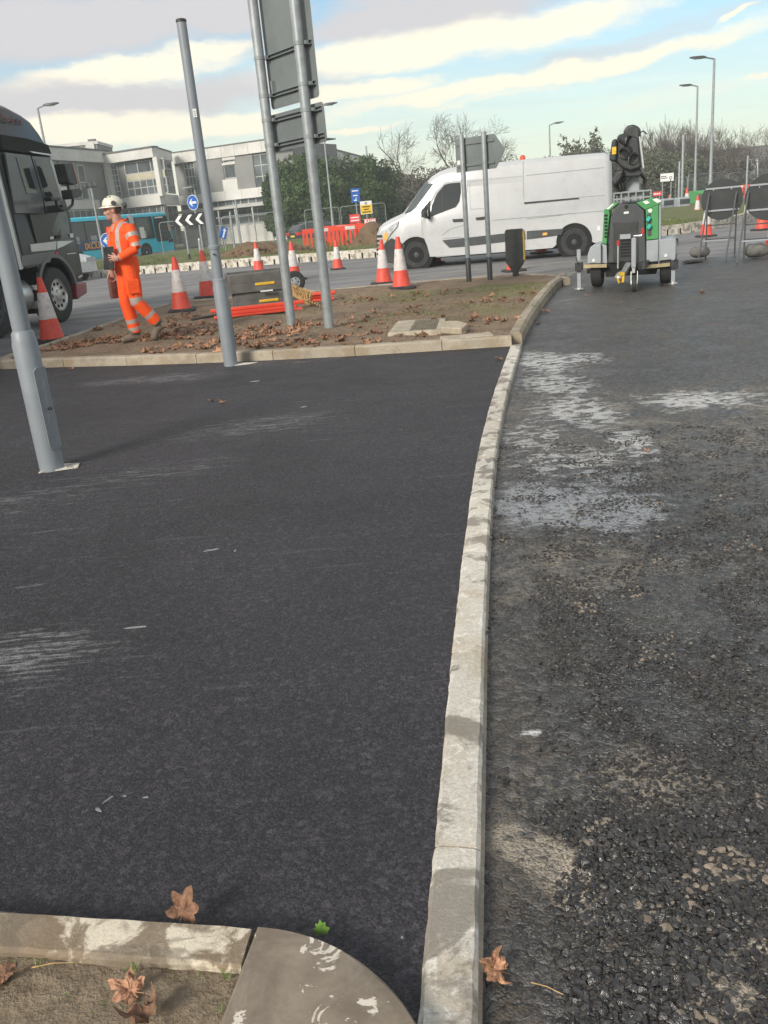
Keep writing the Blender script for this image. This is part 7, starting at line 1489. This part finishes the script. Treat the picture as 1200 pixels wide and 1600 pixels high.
# green weed leaf by the quadrant stone, weeds and blades in the soil
wl_ = MB(); wrr = random.Random(5)
for k in range(5):
    a = R_(40+k*26); L = .030*(1-.1*abs(k-2)); d = Vector((math.cos(a), .25*math.sin(a), math.sin(a)*.8)); s_ = Vector((-d.z, 0, d.x)).normalized()*.009; wl_.add([(0, 0, 0), d*L*.5+s_, d*L+Vector((0, -.004, 0)), d*L*.5-s_], [(0, 1, 2, 3)])
for k in range(4):
    a = R_(30+k*38); L = .016; d = Vector((math.cos(a), -.2, math.sin(a)*.6)); s_ = Vector((-d.z, 0, d.x)).normalized()*.006; wl_.add([(.004, 0, .006), d*L*.6+s_+Vector((.004, 0, .006)), d*L*1.3+Vector((.004, 0, .006)), d*L*.6-s_+Vector((.004, 0, .006))], [(0, 1, 2, 3)])
o = wl_.build('weed', M['weed']); o.location = (*(-0.206, 1.406), .02); tag(o, 'small fresh green weed growing behind the quadrant stone', 'weed'); o.scale = (.85, .85, 1.5)
def blades(name, spots, m, hmin, hmax, w, seed, lean=.5):
    r = random.Random(seed); mb = MB()
    for x, y, z, n, rad in spots:
        for k in range(n):
            a, q = r.random()*6.28, rad*r.random()**.7; p = Vector((x+q*math.cos(a), y+q*math.sin(a), z)); h = r.uniform(hmin, hmax); l = Vector((r.uniform(-lean, lean), r.uniform(-lean, lean), 1)).normalized()*h; s_ = Vector((r.uniform(-1, 1), r.uniform(-1, 1), 0)).normalized()*w; bend = Vector((l.x, l.y, -.15*h))*.5
            mb.add([p-s_, p+s_, p+l*.6+s_*.6, p+l+bend, p+l*.6-s_*.6], [(0, 1, 2, 4), (4, 2, 3)])
    o = mb.build(name, m, None, 0); o['kind'] = 'stuff'; return o
blades('soil_grass', [(*(-0.575, 1.336), .045, 16, .012), (*(-0.388, 1.303), .045, 8, .008), (*(-0.383, 1.291), .045, 8, .006), (*(-0.764, 1.357), .045, 7, .02), (*(-0.482, 1.31), .045, 6, .02), (*(-0.43, 1.3), .045, 6, .015), (*(-0.691, 1.285), .045, 6, .025), (*(-0.808, 1.373), .045, 5, .015), (*(-0.382, 1.224), .045, 6, .012), (*(-0.621, 1.256), .045, 5, .02)], M['weed'], .006, .022, .0011, 3, .9)
for p0, p1, z, lb in (((-0.778, 1.359), (-0.695, 1.36), .05, 'thin straw stalk lying on the soil beside the near kerb'), ((0.198, 1.28), (0.252, 1.245), -.02, 'thin straw stalk lying on the dark road near the torn leaf')):
    tw_ = MB(); tw_.tube([(*p0, z), ((p0[0]+p1[0])/2, (p0[1]+p1[1])/2, z+.006), (*p1, z+.002)], [.0014, .0011, .0008], 5); tag(tw_.build('stalk', M['bristle']), lb, 'stalk')
gs = []; r = random.Random(8)
for px_, py_, n, rad in ((760,452,150,.55), (700,458,120,.5), (820,448,120,.45), (640,470,60,.4), (648,458,80,.16), (560,470,40,.4), (730,480,60,.4), (800,480,60,.4), (830,470,60,.3), (690,492,30,.4), (560,500,20,.4)):
    pass
gs = [(*(1.932, 14.065), .10, 170, .55), (*(1.319, 14.019), .10, 130, .5), (*(2.51, 13.9), .10, 130, .45), (*(0.676, 13.371), .10, 50, .4), (*(0.847, 14.525), .10, 110, .14), (*(-0.095, 14.123), .10, 40, .4), (*(1.355, 11.806), .10, 60, .4), (*(1.873, 11.334), .10, 70, .4), (*(0.957, 11.21), .10, 25, .4), (*(-0.256, 15.202), .10, 60, .25)]
blades('island_grass', gs, M['grassblade'], .02, .07, .004, 9, .8)
# roundabout grass
rg = random.Random(12); gr2 = []
for k in range(420):
    i = rg.randrange(len(qq)-1); a, b = qq[i], qq[i+1]; p = a.lerp(b, rg.random()); nrm = Vector((-(b-a).y, (b-a).x)).normalized(); d = .4+rg.random()**1.3*9; p = p+nrm*d; gr2.append((p.x, p.y, .17+.01*d, 26, .45))
blades('roundabout_grass', gr2, M['grassblade'], .05, .14, .012, 13, .7)
# litter of dry leaves on the island
lr = random.Random(21); lit = []
CL = [(*(-3.935, 11.362), .22, 20), (*(-3.583, 11.717), .40, 55), (*(-3.268, 11.814), .35, 40), (*(-2.547, 11.633), .40, 60), (*(-3.076, 13.876), .35, 30), (*(-2.467, 12.603), .3, 22), (*(-1.275, 10.748), .40, 55), (*(-1.096, 11.433), .35, 40), (*(-0.677, 9.796), .5, 30), (*(-1.341, 9.976), .4, 32), (*(-2.082, 10.454), .4, 30), (*(-0.095, 14.123), .35, 14), (*(-0.101, 11.146), .5, 16), (*(0.468, 9.804), .45, 12), (*(0.95, 10.329), .5, 10), (*(1.397, 10.296), .5, 14), (*(1.924, 12.151), .5, 14), (*(2.299, 12.756), .35, 10), (*(1.208, 13.907), .6, 12), (*(0.414, 11.822), .5, 12), (*(-0.31, 9.311), .4, 16), (*(-3.542, 13.258), .3, 14)]
from mathutils.geometry import intersect_point_line
from mathutils.bvhtree import BVHTree
_bv = BVHTree.FromPolygons([v.co[:] for v in island.data.vertices], [tuple(p.vertices) for p in island.data.polygons])
for x, y, rad, n in CL:
    for k in range(n):
        a, q = lr.random()*6.28, 1.25*rad*lr.random()**.6; lx, ly = x+q*math.cos(a)*1.3, y+q*math.sin(a)*.8
        h = _bv.ray_cast(Vector((lx, ly, 2)), Vector((0, 0, -1)))
        if h[0] is not None: lit.append((lx, ly, h[0].z))
lit.sort(key=lambda p: p[0]**2+p[1]**2)
stuffm = MB()
for i, (x, y, z) in enumerate(lit):
    s_ = lr.uniform(.045, .085); rot = (lr.uniform(-.32, .32), lr.uniform(-.32, .32), lr.uniform(0, 6.28)); k = lr.randrange(6)
    if i < 285: add_leaf(LM[k], (x, y, z+.014), rot, s_, 'dry brown leaf in the scattered litter on the soil island', 'dry leaves littering the soil island')
    else:
        mt = Matrix.Translation((x, y, z+.022)) @ Matrix(((1, 0, 0), (0, 1, 0), (0, 0, 1))).to_4x4()
        from mathutils import Euler
        mt = mt @ Euler(rot).to_matrix().to_4x4() @ Matrix.Scale(s_, 4); stuffm.add([mt @ v.co for v in LM[k].vertices], [tuple(p.vertices) for p in LM[k].polygons])
if stuffm.v: o = stuffm.build('leaf_litter', M['leaf'], None, 0); o['kind'] = 'stuff'
cm = MB(); cr2 = random.Random(77)
for k in range(1500):
    cx0, cy0 = cr2.choice([(-3.692, 12.101), (-2.323, 11.798), (-0.968, 10.83), (0.225, 11.234), (1.119, 12.021), (1.983, 13.09), (-0.095, 14.123), (0.738, 9.612)]); lx, ly = cx0+cr2.gauss(0, .7), cy0+cr2.gauss(0, .5); h = _bv.ray_cast(Vector((lx, ly, 2)), Vector((0, 0, -1)))
    if h[0] is None: continue
    s_ = cr2.uniform(.006, .022)*(1+.8*(cr2.random() < .08)); cm.ball((lx, ly, h[0].z+s_*.2), (s_*cr2.uniform(.8, 1.4), s_, s_*.7), 5, 4)
o = cm.build('island_clods', M['island_soil'], None, 0); o['kind'] = 'stuff'
# dried splashes of slurry on the footway
foot_o = bpy.data.objects['footpath']
def splash(p, L, w, ang, seed):
    r = random.Random(seed); n = 22; pts = []
    for k in range(n):
        a = 2*PI*k/n; wv = w*(.35+.65*max(0, math.cos(a*.5))**2); pts.append((L*math.cos(a)*(1+r.uniform(-.12, .12)), wv*math.sin(a)*(1+r.uniform(-.25, .25))))
    mb = MB(); mb.loft([[(x, y, 0) for x, y in pts], [(x*.9, y*.85, .003) for x, y in pts]], True); o = mb.build('slurry_splash', M['slurry'], foot_o, smooth=60); o.location = (*p, .0005); o.rotation_euler = (0, 0, ang)
M['slurry'] = mat('dried_slurry', (.24, .24, .25), .6, 0, .2, 40)
for p, L, w, a, sd_ in (((-0.974, 2.996), .042, .012, .0, 1), ((-0.808, 3.753), .035, .013, .25, 2), ((-0.691, 3.716), .012, .012, 1.4, 3), ((-0.794, 1.948), .018, .006, .9, 4), ((-0.808, 1.908), .012, .008, 2.4, 5), ((-0.694, 1.942), .008, .005, 0, 6), ((-0.753, 1.956), .005, .004, 0, 7), ((-1.096, 8.167), .05, .03, 0, 8), ((-0.552, 6.782), .03, .03, .6, 9)): splash(p, L, w, a, sd_)

# ---------------------------------------------------------------- loose coated stones in the binder course
base_o = bpy.data.objects['road_base']
_bb = BVHTree.FromPolygons([v.co[:] for v in base_o.data.vertices], [tuple(p.vertices) for p in base_o.data.polygons])
M['stone_black'] = mat('bitumen_coated_stone', (.032, .030, .030), .20, 0, .3, 1.5, .3, 4, .42, (.20, .165, .13), 1.3, rand=.4, spec=.7, coat=.25)
M['stone_tan'] = mat('dusty_stone', (.23, .19, .15), .8, 0, .25, 1.5, .3, 4, .75, (.06, .055, .05), 1.4, rand=.35)
def stone_mesh(seed, sub):
    bm = bmesh.new(); bmesh.ops.create_icosphere(bm, subdivisions=sub, radius=1); r = random.Random(seed); pl = [(Vector((r.gauss(0, 1), r.gauss(0, 1), r.gauss(0, 1))).normalized(), r.uniform(.42, .80)) for _ in range(11)]
    for v in bm.verts:
        for n_, d_ in pl:
            e = v.co.dot(n_)-d_
            if e > 0: v.co -= n_*e
        v.co.z *= .74; v.co.x *= 1.18
    me = bpy.data.meshes.new('stone'); bm.to_mesh(me); bm.free(); me.polygons.foreach_set('use_smooth', [True]*len(me.polygons)); me.set_sharp_from_angle(angle=R_(30)); return me
M['gravel_black'] = mat('bitumen_coated_gravel', (.032, .030, .030), .30, 0, .3, 90, .2, 260, .45, (.20, .165, .13), 70)
M['gravel_tan'] = mat('dusty_gravel', (.23, .19, .15), .8, 0, .25, 90, .3, 260, .75, (.06, .055, .05), 80)
SM = [stone_mesh(k, 2) for k in range(9)]; SL = [stone_mesh(40+k, 1) for k in range(6)]
SM_t = [m_.copy() for m_ in SM]
for m_ in SM: m_.materials.append(M['stone_black'])
for m_ in SM_t: m_.materials.append(M['stone_tan'])
rs = random.Random(31)
# how much open aggregate shows at a place: dense in the foreground strip, thinning out up the road
OPEN = [(*(0.614, 1.427), .44, .62, 1.25), (*(0.381, 1.192), .16, .16, 1.1), (*(0.836, 1.751), .5, .5, 1.0), (*(0.512, 1.823), .16, .22, .8), (*(0.653, 2.677), .17, .85, .95), (*(0.656, 2.024), .30, .4, .72), (*(0.993, 2.389), .6, .7, .70), (*(1.342, 3.148), 1.0, 1.0, .62), (*(0.982, 3.305), .7, .8, .55), (*(1.555, 4.334), 1.6, 1.2, .45)]
BARE = [(*(0.187, 1.516), .13, .6), (*(0.307, 1.62), .07, .13), (*(0.751, 2.205), .13, .22), (*(1.001, 2.755), .22, .22), (*(0.404, 1.919), .08, .10), (*(0.566, 1.213), .05, .05)]
stones = []
def near_enough(lst, x, y):
    return max([st_*max(0., 1-((x-a)/rx)**2-((y-b)/ry)**2)**.6 for a, b, rx, ry, st_ in lst])
y_ = 1.02
while y_ < 5.4:
    st = .0138+.0020*max(0, y_-1.6); x_ = .10+.07*y_
    while x_ < min(.12+.47*y_, 2.6):
        jx, jy = x_+rs.uniform(-.5, .5)*st, y_+rs.uniform(-.5, .5)*st; x_ += st
        d = near_enough(OPEN, jx, jy)
        for a, b, rx, ry in BARE: d -= 1.1*max(0., 1-((jx-a)/rx)**2-((jy-b)/ry)**2)
        nz = mnoise.fractal(Vector((jx*7, jy*7, 3.3)), 1, 2, 4)
        if d+nz*.85+rs.uniform(-.22, .22) < .52: continue
        h = _bb.ray_cast(Vector((jx, jy, 1)), Vector((0, 0, -1)))
        if h[0] is None: continue
        s_ = rs.uniform(.0060, .0116)*(1.22 if y_ < 1.75 else 1.)*(1+.25*(rs.random() < .12)); stones.append((jx, jy, h[0].z-s_*rs.uniform(-.1, .32), s_))
    y_ += st*.95
stones.sort(key=lambda p: p[0]**2+p[1]**2-.0*p[3])
near = [s_ for s_ in stones if s_[1] > 1.17 and math.hypot(s_[0]-.2, s_[1]) < 2.05 and s_[0] < s_[1]*.42+.06]
near.sort(key=lambda p: -p[3]/math.hypot(p[0], p[1])); near = set(near[:296])
sb_ = MB(); st_b = MB()
from mathutils import Euler
for p in stones:
    x, y, z, s_ = p; rot = Euler((rs.uniform(-.5, .5), rs.uniform(-.5, .5), rs.uniform(0, 6.28))); tan = mnoise.noise(Vector((x*5, y*5, 9.)))+rs.uniform(-.30, .30) > .60
    if p in near:
        o = bpy.data.objects.new('loose_stone', rs.choice(SM_t if tan else SM)); C.objects.link(o); o.parent = base_o; o.location = (x, y, z); o.rotation_euler = rot; o.scale = (s_, s_, s_)
    else:
        me_ = rs.choice(SL); mt = Matrix.Translation((x, y, z)) @ rot.to_matrix().to_4x4() @ Matrix.Scale(s_, 4); (st_b if tan else sb_).add([mt @ v.co for v in me_.vertices], [tuple(q.vertices) for q in me_.polygons])
o = sb_.build('loose_gravel', M['gravel_black'], base_o, 50); o['kind'] = 'stuff'
if st_b.v: o = st_b.build('loose_gravel', M['gravel_tan'], base_o, 50); o['kind'] = 'stuff'
print('stones', len(stones), len(near), 'leaves', len(lit))
